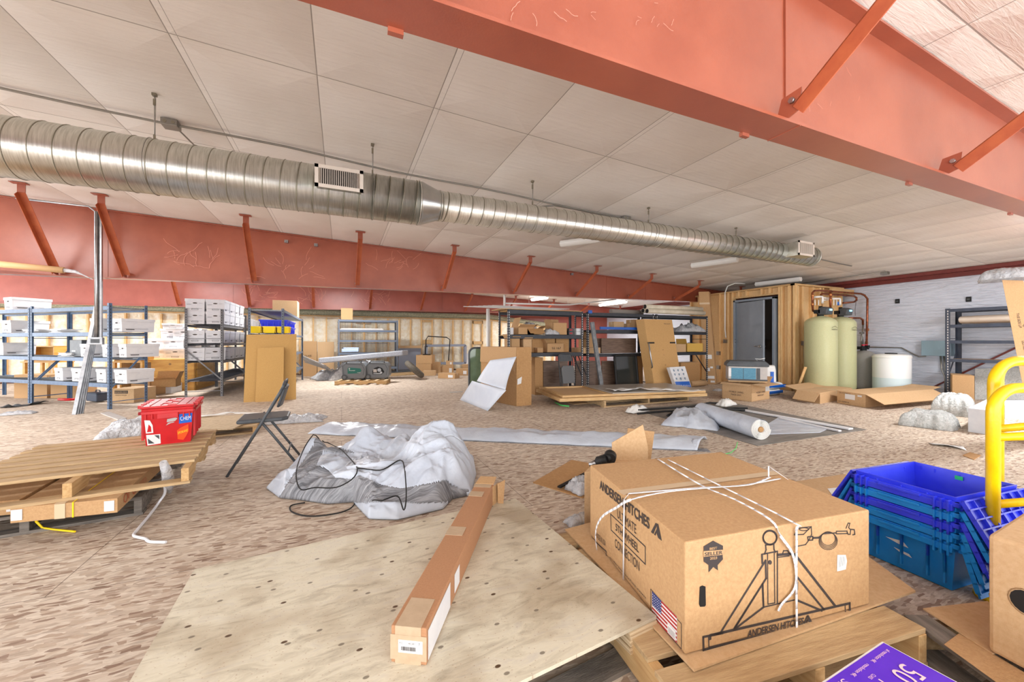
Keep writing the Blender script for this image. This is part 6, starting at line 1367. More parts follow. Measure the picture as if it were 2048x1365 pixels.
# ================================================================ FOREGROUND
# plywood panel on pallet
zt = .17; Rr, Tt, Ll = P(.515, 1.39), P(.022, 2.427), P(-1.362, 1.673); Bb = Rr+(Ll-Tt); rzq = ang(Tt-Rr)
t = T('plywood_sheet', 'large weathered plywood sheet lying in the foreground under the long narrow carton', 'plywood', (Ll.x, Ll.y, zt-.012), rzq-PI/2)
MB().prism([Vector((p.x, p.y, zt-.012)) for p in (Rr, Tt, Ll, Bb)], (0, 0, .012)).build('sheet', PLY, t)
e1 = (Tt-Rr).normalized(); e2 = (Bb-Rr).normalized()
t = T('plywood_block', 'layered plywood blocks under the right corner of the large plywood sheet', 'plywood blocks', (Rr.x, Rr.y, .08), ang(e1))
for k in range(6): MB().ob(Rr+e1*(-.005)+e2*(.004*(k % 2))+Vector((0, 0, .083+k*.0124)), e1*(.1+.03*(k % 3)), e2*.13, (0, 0, .0115)).build('ply_layer', PLYE, t)
pallet('grey wooden pallet under the large plywood sheet', Rr+e2*.63+e1*.52+Vector((0, 0, 0)), ang(e2), 1.1, 1.0, .155, 6, PALG, PAL, notch=False)
# long narrow carton
a = P(-.369, 1.19, zt); b = P(-.258, 1.169, zt); far = P(-.166, 2.36, zt)-(a+b)/2; far.z = 0; h = .112
t = T('long_narrow_carton', 'long narrow brown carton lying on the plywood, closed with paper tape', 'box', a, ang(b-a)); b = a+Vector((far.y, -far.x, 0)).normalized()*.112
MB().ob(a, b-a, far, (0, 0, h)).build('body', mat('kraft_brown', (178, 132, 96), .85, c2=(170, 124, 90), ns=150), t, bevel=.003)
ex = (b-a); fn = far.normalized(); nF = -fn; m = MB()
for k, w_, s0, s1 in ((0, .13, .12, .85), (.47, .08, -.003, .7), (.84, .07, -.003, .7), (.955, .05, .0, .9)):
    m = MB(); m.ob(a+far*k+ex*s0+Vector((0, 0, h+.0005)), ex*(s1-s0), fn*w_, (0, 0, .0012))
    if k == 0: m.ob(a+ex*.12+nF*.0017, ex*.73, nF*-.0012, (0, 0, h+.0015)); m.ob(a+ex*-.012+nF*.0010+Vector((0, 0, .012)), ex*1.02, nF*.0012, (0, 0, .075))
    m.build('paper_tape', TAPE, t)
m = MB(); m.ob(a+ex*.22+nF*.0025+Vector((0, 0, .035)), ex*.68, nF*.001, (0, 0, .038)); lb = m.build('white_label', WHT, t)
m = MB(); rnd = random.Random(2); x = .3
while x < .7: w_ = rnd.choice((.006, .01, .016)); m.ob(a+ex*x+nF*.0036+Vector((0, 0, .042)), ex*w_, nF*.0005, (0, 0, .012)); x += w_+rnd.choice((.006, .01))
m.build('barcode', INK, lb)
text('7', a+ex*.79+nF*.003+Vector((0, 0, .06)), a+ex*.83+nF*.003+Vector((0, 0, .06)), (0, 0, .009), INK, t); text('440 GREY', a+ex*.5+nF*.003+Vector((0, 0, .062)), a+ex*.7+nF*.003+Vector((0, 0, .062)), (0, 0, .006), INK, t); text('P.O. 1', a+ex*.26+nF*.003+Vector((0, 0, .062)), a+ex*.4+nF*.003+Vector((0, 0, .062)), (0, 0, .006), INK, t)
nR = ex.normalized(); m = MB(); m.ob(b+far*.01+nR*.001+Vector((0, 0, .008)), far*.2, nR*.001, (0, 0, .09)); m.ob(b+far*.26+nR*.001+Vector((0, 0, .02)), far*.06, nR*.001, (0, 0, .07)); m.build('side_label', FBX, t)
m = MB(); m.prism([a+far+Vector((0, 0, h)), b+far+Vector((0, 0, h)), b+far*1.08+Vector((0, 0, h+.01)), a+far*1.08+ex*.1+Vector((0, 0, h+.01))], (0, 0, .004)); m.prism([b+far*.97, b+far*.97+Vector((0, 0, h)), b+far*1.03+ex*.2+Vector((0, 0, h)), b+far*1.03+ex*.2], (.003, 0, 0)); m.prism([b+far*1.0+ex*.22, b+far*.99+ex*.22+Vector((0, 0, h+.01)), b+far*1.05+ex*.52+Vector((0, 0, h+.01)), b+far*1.0+ex*.5], (.003, 0, 0)); m.build('torn_flap', CB, t)
# big box
zb = .15; hb = .358; c0 = P(.551, 1.242, zb); cR = P(1.358, 1.4815, zb); cL = P(.404, 2.019, zb); eR = cR-c0; eL = cL-c0; Zh = Vector((0, 0, hb))
t = T('hitch_carton', 'big brown carton printed ANDERSEN HITCHES, tied with white strap, in the foreground', 'box', c0+(eR+eL)/2, ang(eR))
MB().ob(c0, eR, eL, Zh).build('body', CB, t, bevel=.005)
nRt = Vector((eR.y, -eR.x, 0)).normalized(); nLt = Vector((-eL.y, eL.x, 0)).normalized()
if nRt.dot(c0) > 0: nRt = -nRt
if nLt.dot(eR) > 0: nLt = -nLt
# the front (right-hand) face: crop A = origin (1420,1020) scale 4.876 ; crop B = origin (1200,880) scale 2.814
fA = lambda x, y: onpl(1420+x/4.876, 1020+y/4.876, c0, nRt); fBq = lambda x, y: onpl(1200+x/2.814, 880+y/2.814, c0, nRt)
mb = MB(); LW = .0075
for pts, wd in ([[(0, 1225), (100, 1200), (540, 495), (545, 670), (230, 1165)], LW], [[(230, 1170), (510, 725), (520, 950), (250, 1155)], LW], [[(505, 435), (508, 520)], LW], [[(505, 435), (655, 405), (655, 910)], LW*.7], [[(560, 430), (563, 920), (630, 908), (625, 425)], LW*.5], [[(515, 730), (520, 950), (820, 880)], LW*.6], [[(655, 440), (790, 430), (830, 440), (1220, 940)], LW*1.2], [[(655, 465), (770, 450)], LW*.5], [[(835, 640), (1110, 975)], LW], [[(835, 640), (840, 880), (1090, 985)], LW], [[(0, 1260), (0, 1225), (1360, 912), (1362, 1030), (0, 1345)], LW*1.2], [[(1315, 925), (1320, 1040)], LW*.5], [[(705, 430), (715, 400), (755, 400), (770, 425)], LW*.6], [[(845, 710), (852, 710), (852, 775), (840, 780)], LW*.6], [[(820, 245), (860, 180), (985, 165), (910, 240), (820, 245)], LW*.5], [[(985, 165), (990, 240), (960, 300), (930, 340), (830, 360)], LW*.5], [[(950, 265), (1000, 260), (1000, 295), (955, 298), (950, 265)], LW*.6], [[(1000, 275), (1060, 272)], LW], [[(1060, 268), (1100, 235), (1230, 225)], LW*.6], [[(1230, 210), (1335, 208), (1335, 232), (1230, 235), (1230, 210)], LW*.5], [[(1325, 180), (1345, 130), (1362, 132), (1350, 175), (1370, 195), (1365, 240), (1345, 240), (1335, 215)], LW*.5], [[(1375, 190), (1405, 195), (1410, 240), (1390, 245)], LW*.6], [[(540, 345), (545, 390), (530, 432)], LW*.7], [[(620, 335), (622, 385), (635, 415)], LW*.7], [[(540, 345), (620, 335)], LW*.5]):
    mb.strip([fA(x, y) for x, y in pts], wd, nRt)
def ell(fn, cx, cy, rx, ry, wd, n=26): mb.strip([fn(cx+rx*math.cos(2*PI*k/n), cy+ry*math.sin(2*PI*k/n)) for k in range(n+1)], wd, nRt)
ell(fA, 582, 272, 66, 68, LW*.9)
for k in range(4): ell(fA, 1150, 305-k*8, 90-k*7, 85-k*6, LW*.3)
ell(fA, 915, 190, 45, 14, LW*.4)
# far-left part of the base bar
mb.strip([fBq(580, 1110), fBq(582, 1185)], LW, nRt); mb.strip([fBq(580, 1110), fBq(690, 1088)], LW, nRt); mb.strip([fBq(582, 1185), fBq(830, 1130)], LW*1.3, nRt); mb.strip([fBq(610, 1105), fBq(612, 1178)], LW*.5, nRt)
mb.prism([fA(582+18*math.cos(g), 513+22*math.sin(g))+nRt*.001 for g in [2*PI*k/14 for k in range(14)]], nRt*.0006)
mb.build('hitch_drawing', INK, t)
text('ANDERSEN HITCHES', fA(357, 1242)+nRt*.001, fA(905, 1112)+nRt*.001, fA(365, 1172)-fA(357, 1242), INK, t, bold=.025)
def alogo(fn, name, nrm):
    k = MB(); k.prism([fn(0, 0)+nrm*.0012, fn(.22, 0)+nrm*.0012, fn(.5, .8)+nrm*.0012, fn(.5, 1)+nrm*.0012, fn(.35, 1)+nrm*.0012], nrm*.0006)
    k.prism([fn(.3, 0)+nrm*.0012, fn(.42, 0)+nrm*.0012, fn(.5, .3)+nrm*.0012, fn(.62, .12)+nrm*.0012, fn(.68, 0)+nrm*.0012, fn(1, 0)+nrm*.0012, fn(.75, 1)+nrm*.0012, fn(.55, 1)+nrm*.0012, fn(.55, .6)+nrm*.0012], nrm*.0006)
    return k.build(name, INK, t)
def bil(p, q, r, s): return lambda u, v: p.lerp(q, u).lerp(s.lerp(r, u), v)
alogo(bil(fA(908, 1112), fA(992, 1092), fA(970, 1025), fA(925, 1035)), 'logo', nRt)
# badge
k = MB(); hexa = [(582, 600), (635, 568), (690, 596), (690, 625), (688, 655), (690, 672), (660, 705), (662, 735), (636, 715), (610, 745), (610, 705), (582, 685)]
k.prism([fBq(x, y)+nRt*.0011 for x, y in hexa], nRt*.0006); bd = k.build('badge', INK, t)
k = MB(); k.prism([fBq(x, y)+nRt*.0019 for x, y in ((580, 626), (690, 618), (690, 646), (580, 658))], nRt*.0004); k.build('badge_band', CB, bd)
text('SELLER', fBq(586, 653)+nRt*.0012, fBq(686, 642)+nRt*.0012, fBq(586, 633)-fBq(586, 653), INK, t, bold=.02); text('BEST', fBq(614, 619)+nRt*.0008, fBq(656, 614)+nRt*.0008, fBq(614, 606)-fBq(614, 619), CB, t, bold=.02); text('2023', fBq(616, 674)+nRt*.0008, fBq(656, 669)+nRt*.0008, fBq(616, 660)-fBq(616, 674), CB, t, bold=.02)
# hand hole, label
k = MB(); hh = [(560, 828), (575, 820), (592, 826), (594, 930), (588, 938), (562, 940), (556, 925)]; k.prism([fBq(x, y)+nRt*.001 for x, y in hh], nRt*.0006); k.build('hand_hole', BLK, t)
k = MB(); k.prism([fA(x, y)+nRt*.001 for x, y in ((1238, 440), (1318, 440), (1330, 500), (1318, 580), (1235, 600))], nRt*.0012); lb = k.build('torn_white_label', WHT, t)
k = MB()
for i in range(5): k.strip([fA(1250+i*12, 560-i*6), fA(1255+i*12, 455)], .001, nRt, .003)
k.build('label_print', INK, lb)
# left face
gA = lambda x, y: onpl(1100+x/3.593, 920+y/3.593, c0, nLt)
text('ANDERSEN HITCHES', gA(360, 205)+nLt*.001, gA(718, 500)+nLt*.001, gA(360, 143)-gA(360, 205), INK, t, bold=.025); alogo(bil(gA(728, 520), gA(805, 583), gA(792, 468), gA(745, 448)), 'logo', nLt)
text('ULTIMATE', gA(486, 415)+nLt*.001, gA(622, 535)+nLt*.001, gA(486, 352)-gA(486, 415), INK, t); text('5TH WHEEL', gA(474, 505)+nLt*.001, gA(640, 670)+nLt*.001, gA(474, 453)-gA(474, 505), INK, t, bold=.01); text('CONNECTION', gA(470, 625)+nLt*.001, gA(645, 803)+nLt*.001, gA(470, 562)-gA(470, 625), INK, t)
k = MB(); k.strip([gA(x, y) for x, y in ((437, 392), (686, 625), (686, 752), (440, 505), (437, 392))], .005, nLt)
for i in range(7): k.strip([gA(288, 545+i*8), gA(326, 582+i*8)], .003, nLt)
k.strip([gA(x, y) for x, y in ((328, 590), (405, 660), (405, 705), (330, 630), (328, 590))], .006, nLt)
k.build('printed_frames', INK, t); text('MADE IN USA', gA(336, 560)+nLt*.001, gA(402, 625)+nLt*.001, gA(336, 520)-gA(336, 560), INK, t); text('andersenhitches.com', gA(432, 705)+nLt*.001, gA(690, 1000)+nLt*.001, gA(432, 690)-gA(432, 705), INK, t); text('800-555-0000', gA(470, 795)+nLt*.001, gA(640, 990)+nLt*.001, gA(470, 782)-gA(470, 795), INK, t) if False else None
k = MB(); k.strip([gA(x, y) for x, y in ((725, 930), (945, 1180), (945, 1360), (725, 1110), (725, 930))], .0025, nLt); k.build('flag_border', INK, t)
fl = bil(gA(737, 1125), gA(915, 1318), gA(915, 1130), gA(737, 945)); sub = MB(); sub.prism([fl(0, 0)+nLt*.001, fl(1, 0)+nLt*.001, fl(1, 1)+nLt*.001, fl(0, 1)+nLt*.001], nLt*.0006); fo = sub.build('flag_sticker', WHT, t)
k = MB()
for i in range(0, 13, 2): a0, a1 = i/13, (i+1)/13; k.prism([fl(0, a0)+nLt*.0018, fl(1, a0)+nLt*.0018, fl(1, a1)+nLt*.0018, fl(0, a1)+nLt*.0018], nLt*.0003)
k.build('red_stripes', REDB, fo); k = MB(); k.prism([fl(0, .46)+nLt*.0022, fl(.4, .46)+nLt*.0022, fl(.4, 1)+nLt*.0022, fl(0, 1)+nLt*.0022], nLt*.0003); k.build('blue_canton', mat('navy', (36, 54, 120), .5), fo)
k = MB()
for i in range(6):
    for j in range(5): c = fl(.04+.066*i, .51+.1*j); k.disc(c+nLt*.0027, nLt, .0022, 5)
k.build('stars', WHT, fo); k = MB(); k.prism([fl(.66, .04)+nLt*.003, fl(.97, .04)+nLt*.003, fl(.97, .4)+nLt*.003, fl(.66, .4)+nLt*.003], nLt*.0003); bo = k.build('barcode_label', WHT, fo)
k = MB()
for i in range(9): k.strip([fl(.7+.028*i, .08), fl(.7+.028*i, .3)], .0012, nLt, .0036)
k.build('barcode', INK, bo)
# seam and scuffs on top
zt2 = Vector((0, 0, zb+hb+.0008)); tp_ = lambda s, q: Vector((c0.x, c0.y, 0))+eR*s+eL*q+Vector((0, 0, zb+hb))
k = MB(); k.strip([tp_(0, .5), tp_(1, .5)], .004, (0, 0, 1)); k.build('top_seam', CBI, t); k = MB(); k.strip([tp_(0, .53), tp_(1, .53)], .05, (0, 0, 1), .0006); k.build('clear_tape', CTAPE, t)
# straps
ts = T('packing_straps', 'white packing straps crossed over the big hitch carton', 'strap', tp_(.4, .5)); m = MB(); up_ = (0, 0, 1)
def sband(pts, w_, nrm=None):
    k_ = 4; pts = smooth(pts, k_) if len(pts) > 3 else [Vector(p) for p in pts]
    if nrm and len(pts) > len(nrm)+1: nrm = [n_ for n_ in nrm for _ in range(k_)]
    for i in range(len(pts)-1):
        p, q = pts[i], pts[i+1]; d = (q-p).normalized(); nm = Vector(nrm[i]) if nrm else Vector((0, 0, 1)); sd_ = d.cross(nm).normalized()*w_/2
        m.add([p-sd_, p+sd_, q+sd_, q-sd_], [(0, 1, 2, 3)], True)
g_ = lambda x, y, dn=.006: onpl(x, y, tp_(0, 0)+Vector((0, 0, dn)), Vector((0, 0, 1)))
fv = lambda x, y: onpl(x, y, c0, nRt)+nRt*.008; lv = lambda x, y: onpl(x, y, c0, nLt)+nLt*.008
zz = (0, 0, 1); nr_ = tuple(nRt); nl_ = tuple(nLt)
sband([g_(1316, 919), g_(1400, 970, .012), g_(1470, 1000, .018), g_(1540, 1040, .014), fv(1556, 1070), fv(1580, 1105), fv(1588, 1150), fv(1582, 1180), fv(1560, 1205), fv(1552, 1220)], .010, [zz, zz, zz, zz, nr_, nr_, nr_, nr_, nr_])
sband([g_(1336, 920), g_(1440, 972, .008), g_(1585, 1045), fv(1588, 1060), fv(1588, 1160), fv(1589, 1258)], .009, [zz, zz, zz, nr_, nr_, nr_])
sband([g_(1258, 988), g_(1400, 976, .01), g_(1480, 972, .012), g_(1560, 958, .008)], .010); sband([lv(1250, 1165), lv(1252, 1000), g_(1258, 988)], .010, [nl_, zz])
sband([lv(1202, 1130), lv(1206, 1070)+nLt*.03, lv(1222, 1035)+nLt*.04, lv(1245, 1015)+nLt*.02, g_(1262, 1000, .015), g_(1330, 985, .03), g_(1420, 976, .03), g_(1500, 970, .02), g_(1540, 955, .02)], .010, [nl_, nl_, nl_, nl_, zz, zz, zz, zz])
up1 = g_(1537, 957, .01); up2 = up1+Vector((0, 0, .055)); sband([up1, up2], .006, [tuple(-(SA*Vector((1, 0, 0))+CA*Vector((0, 1, 0))))]); sband([up2, g_(1576, 960, .01)], .008)
m.build('strap', STRAP, ts, solid=.0012)
ts = T('loose_strap', 'white strap end curling on the floor below the plywood corner', 'strap', F(1270, 1300)); m = MB(); fl_ = lambda x, y, z: F(x, y, z)
sband([fl_(1238, 1264, .13), fl_(1250, 1290, .08), fl_(1275, 1325, .03), fl_(1310, 1364, .01), fl_(1345, 1400, .01)], .010); m.build('strap', STRAP, ts, solid=.0012)
# cardboard under big box and its pallet
ps = [F(1388, 1345, .138), F(1831, 1186, .138), F(1700, 1090, .138), F(1400, 990, .138), F(1130, 1062, .138), F(1240, 1180, .138), F(1290, 1240, .138)]
t = T('cardboard_pad', 'cardboard sheet lying between the big hitch carton and its pallet', 'cardboard', ps[0]); MB().prism(ps, (0, 0, .008)).build('sheet', CB2, t)
pcn = c0+(eR+eL)*.5+Vector((0, 0, -zb)); pr_ = ang(eR)
ey_ = Vector((-math.sin(pr_), math.cos(pr_), 0)); exx = Vector((math.cos(pr_), math.sin(pr_), 0))
pallet('wooden pallet under the big hitch carton', P(1.466, 1.375)-exx*.515+ey_*.5, pr_, 1.03, 1.0, .135, 6, PAL, PALY, sw=.13, notch=False)
# strand board scrap under plywood corner
ps = [F(1250, 1250), F(1330, 1300), F(1360, 1400), F(1150, 1400)]
# cardboard + hitch behind the box
t = T('cardboard_scrap', 'flattened cardboard piece on the floor left of the hitch carton', 'cardboard', F(1110, 960)); MB().prism([F(1066, 967), F(1143, 922), F(1200, 932), F(1185, 990), F(1165, 998)], (0, 0, .008)).build('sheet', CB3, t)
t = T('cardboard_scrap', 'brown cardboard corner under the near edge of the hitch carton, beside the plywood', 'cardboard', F(1150, 1090)); MB().prism([F(1125, 1070, .02), F(1180, 1056, .02), F(1230, 1130, .02), F(1240, 1180, .02)], (0, 0, .006)).build('sheet', CB3, t)
crumple('plastic_wrap', 'clear plastic on the cardboard left of the hitch carton', 'plastic wrap', F(1165, 980, .01), .22, .18, .1, .2, CLRW, 81, 'wrap', 18, 14)
crumple('plastic_wrap', 'clear plastic roll end left of the hitch carton', 'plastic wrap', F(1160, 1045, .02), .2, .1, .05, .1, CLRW, 82, 'wrap', 14, 10)
def ep(px, py, d): return Dp(px, py, d)
t = T('cardboard_flaps', 'two upright cardboard flaps sticking up behind the hitch carton', 'cardboard', ep(1260, 930, 2.6)); d = 2.55; m = MB()
m.prism([ep(1226, 1020, d), ep(1296, 1020, d), ep(1296, 895, d), ep(1286, 850, d), ep(1224, 886, d)], P(.0, .006)); o1 = m.build('flap', CB2, t); m = MB()
m.prism([ep(1240, 1010, d+.15), ep(1290, 1010, d+.15), ep(1309, 864, d+.15), ep(1256, 857, d+.15)], P(0, .006)); m.build('flap', CB, t)
t = T('open_carton', 'brown open carton behind the hitch carton holding black hitch parts', 'box', P(.62, 2.55, 0), -.3); ob_ = P(.44, 2.35, 0); 
carton('open brown carton behind the hitch carton, carrying the black coupler', P(.43, 2.32), P(.34, .06), P(.16, .3), 0, .37, CB2, tape=False)
bpy.data.objects.remove(t)
t = T('hitch_coupler', 'black trailer hitch coupler lying behind the hitch carton', 'hitch part', ep(1200, 922, 2.45)); d = 2.42; m = MB()
m.cyl(ep(1196, 924, d), ep(1213, 918, d+.04), .03, seg=6); m.tube([ep(1188, 928, d), ep(1200, 922, d), ep(1206, 920, d)], [.016, .024, .028], 12); m.cyl(ep(1211, 918, d+.02), ep(1222, 914, d+.05), .026); m.cyl(ep(1219, 918, d+.02), ep(1221, 911, d+.06), .038, seg=20); m.build('coupler', BLK, t)
MB().cyl(ep(1178, 931, d), ep(1190, 926, d), .012, .018).build('threaded_end', STL, t)
a, b = F(1118, 975, .03), F(1182, 942, .03); t = T('black_bar', 'flat black bar lying on the cardboard scrap', 'bar', a); MB().beam(a, b, .03, .012).build('bar', BLK, t)
# ---- nested blue containers
P1, P2, P4 = P(1.89, 2.125), P(1.966, 1.74), P(2.364, 2.28); uu = P4-P1; vv = P2-P1; sx, sy = uu.length, vv.length; crz = ang(uu); cc = (P4+P2)/2
seq = [(0, TEAL, 'bottom'), (1, TEAL, 'second from the bottom'), (2, BLU, 'middle'), (3, TEAL, 'second from the top'), (4, BLU, 'topmost')]
names5 = []
for i, (k_, mm, nm) in enumerate(seq):
    z = .005+i*.047+(.0 if i else 0); h = .255
    cl = {'TEAL': 'light blue', 'BLU': 'dark blue'}['TEAL' if mm is TEAL else 'BLU']
    t = crate_tote('nesting_crate', '%s lidded nesting crate, %s of the stack by the yellow rail' % (cl, nm), 'crate', (cc.x, cc.y, z), crz, sx, sy, h, mm, .84, group='nested blue crates')
    for sgn in (-1, 1):
        k = MB(); y0 = sgn*(sy/2+.012); tilt = .5-.06*(4-i); Lf = .20; dy = sgn*math.sin(tilt)*Lf; dz = -Lf*math.cos(tilt)
        a0 = Vector((-sx/2, y0, h-.012)); ev = Vector((sx, 0, 0)); dv = Vector((0, dy, dz)); nv = ev.cross(dv).normalized()*.004
        k.ob(a0, ev, dv, nv); n2_ = nv.normalized()*(1 if nv.y*sgn > 0 else -1)
        for q in range(8): k.ob(a0+ev*(q/7-.01*(q > 0)), ev*.012, dv, n2_*.014)
        for q in range(6): k.ob(a0+dv*(q/5-.02*(q > 0)), ev, dv*.03, n2_*.014)
        for q in range(5): k.ob(a0+ev*(q/5+.04)+dv, ev*.12, dv*.12, nv*2)
        k.build('lid', mm, t, local=True)
    for sg in (-1, 1):
        k = MB(); xx = sg*(sx/2+.012)
        k.bx((xx, 0, h-.045), (.022, sy*.98, .03)); k.bx((xx+sg*.006, 0, h-.03), (.022, sy*.42, .012))
        for q in (-.46, -.4, -.34, .34, .4, .46): k.bx((xx+sg*.006, q*sy, h-.045), (.026, .008, .062))
        k.build('handle_band', mm, t, local=True, bevel=.002)
    if i == 0:
        xf = lambda z: -sx/2*(.84+.16*z/h)-.003
        for pl in (((.07, .14), (.0, .15), (-.02, .125), (.02, .128)), ((.04, .1), (-.02, .095), (-.03, .08), (.02, .088))): k = MB(); k.prism([(xf(z), y, z) for y, z in pl], (-.001, 0, 0)); k.build('label_remnant', WHT, t, local=True)
    if i == 4:
        k = MB(); k.bx((sx/2*.97-.01, -.0, h-.03), (.003, .03, .02)); k.build('green_tag', mat('green_tag', (40, 200, 120), .5), t, local=True)
# ---- yellow guard rails
def hoop(par, d, ztop, px, zlow, rail, r=.0225):
    x0 = (px-1024)/FPX*d; R = .11; pts = [P(x0, d, 0), P(x0, d, ztop-R)]+[P(x0+R-R*math.cos(g), d, ztop-R+R*math.sin(g)) for g in [PI/2*k/8 for k in range(1, 9)]]+[P(x0+1.3, d+.15, ztop)]
    MB().tube(pts, r, 20).build('hoop', YEL, par)
    for z, dz in rail: MB().tube([P(x0, d, z), P(x0+1.2, d+.15, z+dz)], r*.8, 14).build('cross_rail', YEL, par)
    MB().cyl(P(x0, d, 0), P(x0, d, .012), .06).build('foot', YEL, par)
t = T('yellow_guard_rail', 'near yellow tubular guard rail at the right edge', 'guard rail', P(1.8, 1.9, 0), 0, 'yellow guard rails'); hoop(t, 1.74, .94, 1986, 0, ((.72, .0), (.42, .02)))
t = T('yellow_guard_rail', 'taller yellow tubular guard rail behind the near one', 'guard rail', P(2.3, 2.0, 0), 0, 'yellow guard rails'); hoop(t, 1.9, 1.05, 1988, 0, ((.72, .06),))
t = T('yellow_guard_rail', 'third yellow guard rail farthest back, nearly hidden by the others', 'guard rail', P(2.6, 2.2, 0), 0, 'yellow guard rails'); hoop(t, 2.15, 1.045, 1996, 0, ((.3, .05),))
p_ = F(1974, 1192); t = T('rail_tape', 'x', 'x'); bpy.data.objects.remove(t)
# ---- right carton with hand hole
ca_ = P(1.33, 1.09, .12); cb_ = P(1.85, 1.02, .12); ca_ = F(1976, 1302, .13); er = P(.145, -.60); el = P(.67, .335); 
hgt = HC-.13-(1050-HY)*(SA*ca_.x+CA*ca_.y)/FPX
hgt = .385
t = T('right_carton', 'brown carton with a large hand hole, cut off by the right edge', 'box', ca_, ang(er)); MB().ob(ca_, er, el, (0, 0, hgt)).build('body', CB2, t, bevel=.012)
nF2 = Vector((er.y, -er.x, 0)).normalized(); nF2 = nF2 if nF2.dot(ca_) < 0 else -nF2; hq = onpl(2056, 1208, ca_, nF2)
k = MB(); ern = er.normalized(); k.prism([hq+ern*.038*math.cos(g)+Vector((0, 0, .036*math.sin(g)))+nF2*.001 for g in [2*PI*q/16 for q in range(16)]], nF2*.0006); k.build('hand_hole', BLK, t)
k = MB(); k.strip([hq+ern*.042*math.cos(g)+Vector((0, 0, .04*math.sin(g))) for g in [2*PI*q/20 for q in range(21)]], .003, nF2); k.build('hole_rim', CBI, t)
pr2 = ang(er); exx = er.normalized(); eyy = Vector((-exx.y, exx.x, 0)); pallet('wooden pallet under the right-hand carton', Vector((ca_.x, ca_.y, 0))+exx*.45+eyy*.3, pr2-.25, 1.1, 1.0, .12, 6, PALG, PAL, notch=False)
t = T('cardboard_sheet', 'cardboard sheet folded on the pallet under the right-hand carton', 'cardboard', F(1900, 1270, .12)); MB().prism([F(1846, 1220, .122), F(1975, 1205, .122), F(2060, 1300, .122), F(1985, 1310, .122)], (0, 0, .005)).build('sheet', CB2, t); MB().prism([F(1888, 1290, .121), F(1918, 1268, .121), F(2080, 1365, .121), F(2040, 1400, .121)], (0, 0, .0008)).build('lower_sheet', CB, t)
t = T('kraft_paper', 'kraft paper sheet with a barcode label behind the blue crates', 'paper', F(1640, 970)); MB().prism([F(1590, 965), F(1690, 950), F(1790, 975), F(1700, 1010), F(1640, 1020)], (0, 0, .006)).build('sheet', CB2, t)
k = MB(); k.prism([F(1655, 978, .007), F(1690, 974, .007), F(1690, 992, .007), F(1668, 996, .007)], (0, 0, .001)); k.build('barcode_label', WHT, t)
# ---- purple tv box
zp = .30; fp_ = lambda x, y: F(1640+x/5.02, 1160+y/5.02, zp); a = F(1764, 1283, zp); eA = (F(1640, 1366, zp)-a); eB = (F(1965, 1366, zp)-a); eAn = eA.normalized(); eBn = Vector((eAn.y, -eAn.x, 0)); eBn = eBn if eBn.dot(eB) > 0 else -eBn
t = T('television_box', 'flat purple television box printed 50" in the bottom right foreground', 'box', a, ang(eBn)); LA_, LB_ = .75, .9
MB().ob(a-Vector((0, 0, .13)), eAn*LA_, eBn*LB_, (0, 0, .13)).build('carton', WHT, t, bevel=.002); MB().ob(a+eAn*.006+eBn*.006, eAn*(LA_-.012), eBn*(LB_-.012), (0, 0, .0012)).build('purple_print', PURP, t)
PINK = mat('pink_print', (250, 206, 214), .5); Zp = Vector((0, 0, .0018))
text('50"', fp_(868, 745)+Zp, fp_(700, 880)+Zp, fp_(935, 835)-fp_(868, 745), PINK, t) if False else None
o_ = a+Vector((0, 0, .0014)); cx = lambda s, q: o_+eAn*s+eBn*q
text('50"', cx(.055, .062), cx(.145, .062), eBn*.05, PINK, t); text('R6', cx(.2, .075), cx(.32, .075), eBn*.075, PINK, t); text('SERIES', cx(.25, .02), cx(.36, .02), eBn*.018, PINK, t)
text('al resolution 4K', cx(.03, .022), cx(.12, .022), eBn*.009, PINK, t); text('resolution 4K', cx(.14, .022), cx(.22, .022), eBn*.009, PINK, t); text('CLASS', cx(.165, .045), cx(.19, .045), eBn*.008, PINK, t)
k = MB(); k.strip([cx(.03, .14), cx(.03, .19), cx(.045, .205), cx(.17, .17), cx(.17, .06)], .004, (0, 0, 1), 0); k.build('speech_line', PINK, t); text('resolution 4K', cx(.05, .33), cx(.14, .33), eBn*.009, PINK, t); text('RAM', cx(.14, .36), cx(.19, .36), eBn*.014, PINK, t)
pallet('light wooden pallet under the purple television box', Vector((a.x, a.y, 0))+eBn*.45+eAn*.4, ang(eBn)+.1, 1.0, .9, .13, 6, PAL, PAL, notch=False, skip=())
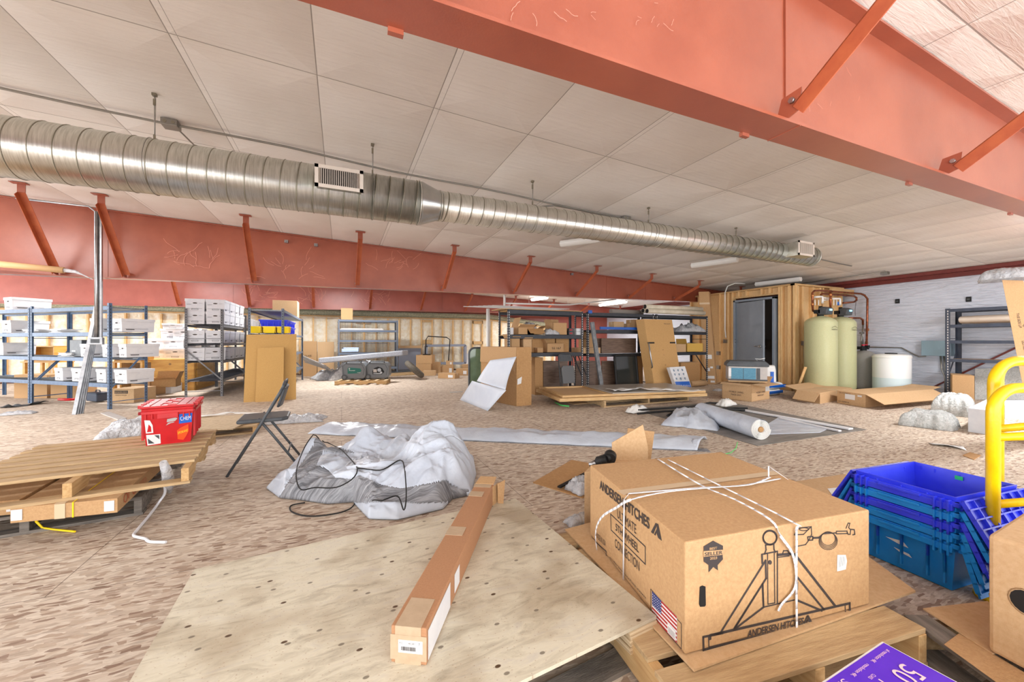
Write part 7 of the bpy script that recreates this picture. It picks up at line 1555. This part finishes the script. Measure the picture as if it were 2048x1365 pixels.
carton('plain brown carton under the purple television box', a+eAn*.04+eBn*.03, eBn*.8, -eAn*-.65, .135, .03, CB, tape=False, seam=False) 
# ---- right floor: bubble wrap, white box, scraps
crumple('bubble_wrap', 'bubble-wrapped bundle with green tape lines on the floor at right', 'bubble wrap', F(1893, 860)+Vector((.12, .2, 0)), .56, .5, .24, .2, BUB, 91, 'wrap', pillow=True)
crumple('bubble_wrap', 'bubble wrap heap behind the white carton at right', 'bubble wrap', F(1945, 838)+Vector((.3, .3, 0)), .6, .4, .38, .2, BUB, 92, 'wrap', pillow=True)
a, b = F(1936, 864), F(1974, 870); carton('scuffed white carton on the floor at the right edge, behind the rails', a, (b-a)*1.0, P(1.15, .75), 0, .3, FBX, seam=True, tape=False)
carton('white carton at the right edge further back', F(2010, 838), P(.8, 0), P(.3, .5), 0, .2, FBX, tape=False)
t = T('paper_sheet', 'white sheet of paper on the floor above the blue crates', 'paper', F(1890, 892)); MB().grid(lambda s, q: F(1857, 886, .004).lerp(F(1926, 893, .004), s).lerp(F(1865, 889, .02).lerp(F(1933, 901, .004), s), q)+Vector((0, 0, .02*math.sin(PI*s)*q)), 8, 3).build('sheet', WHT, t, solid=.002)
t = T('cardboard_scrap', 'small square cardboard scrap on the floor left of the rail', 'cardboard', F(1942, 913)); MB().prism([F(1925, 912), F(1940, 906), F(1962, 912), F(1948, 921)], (0, 0, .006)).build('sheet', CB3, t)
t = T('paper_roll', 'brown paper roll on the floor behind the yellow rails', 'roll', F(2010, 1000)); MB().cyl(P(2.6, 2.45, .1), P(3.4, 2.4, .1), .1, seg=24).build('roll', CB2, t)
t = T('green_strap', 'short green strap end on the floor by the timber panels', 'strap', F(1120, 806)); MB().tube([F(1110, 805, .03), F(1122, 811, .01), F(1138, 813, .01)], .012, 6).build('strap', bpy.data.materials['green_tie'], t)
t = T('red_lever_tool', 'red-handled tool on the floor under the blue-grey rack', 'tool', F(135, 800)); MB().tube([F(118, 799, .02), F(135, 800, .02), F(152, 799, .02)], .025, 8).build('handle', REDP, t)
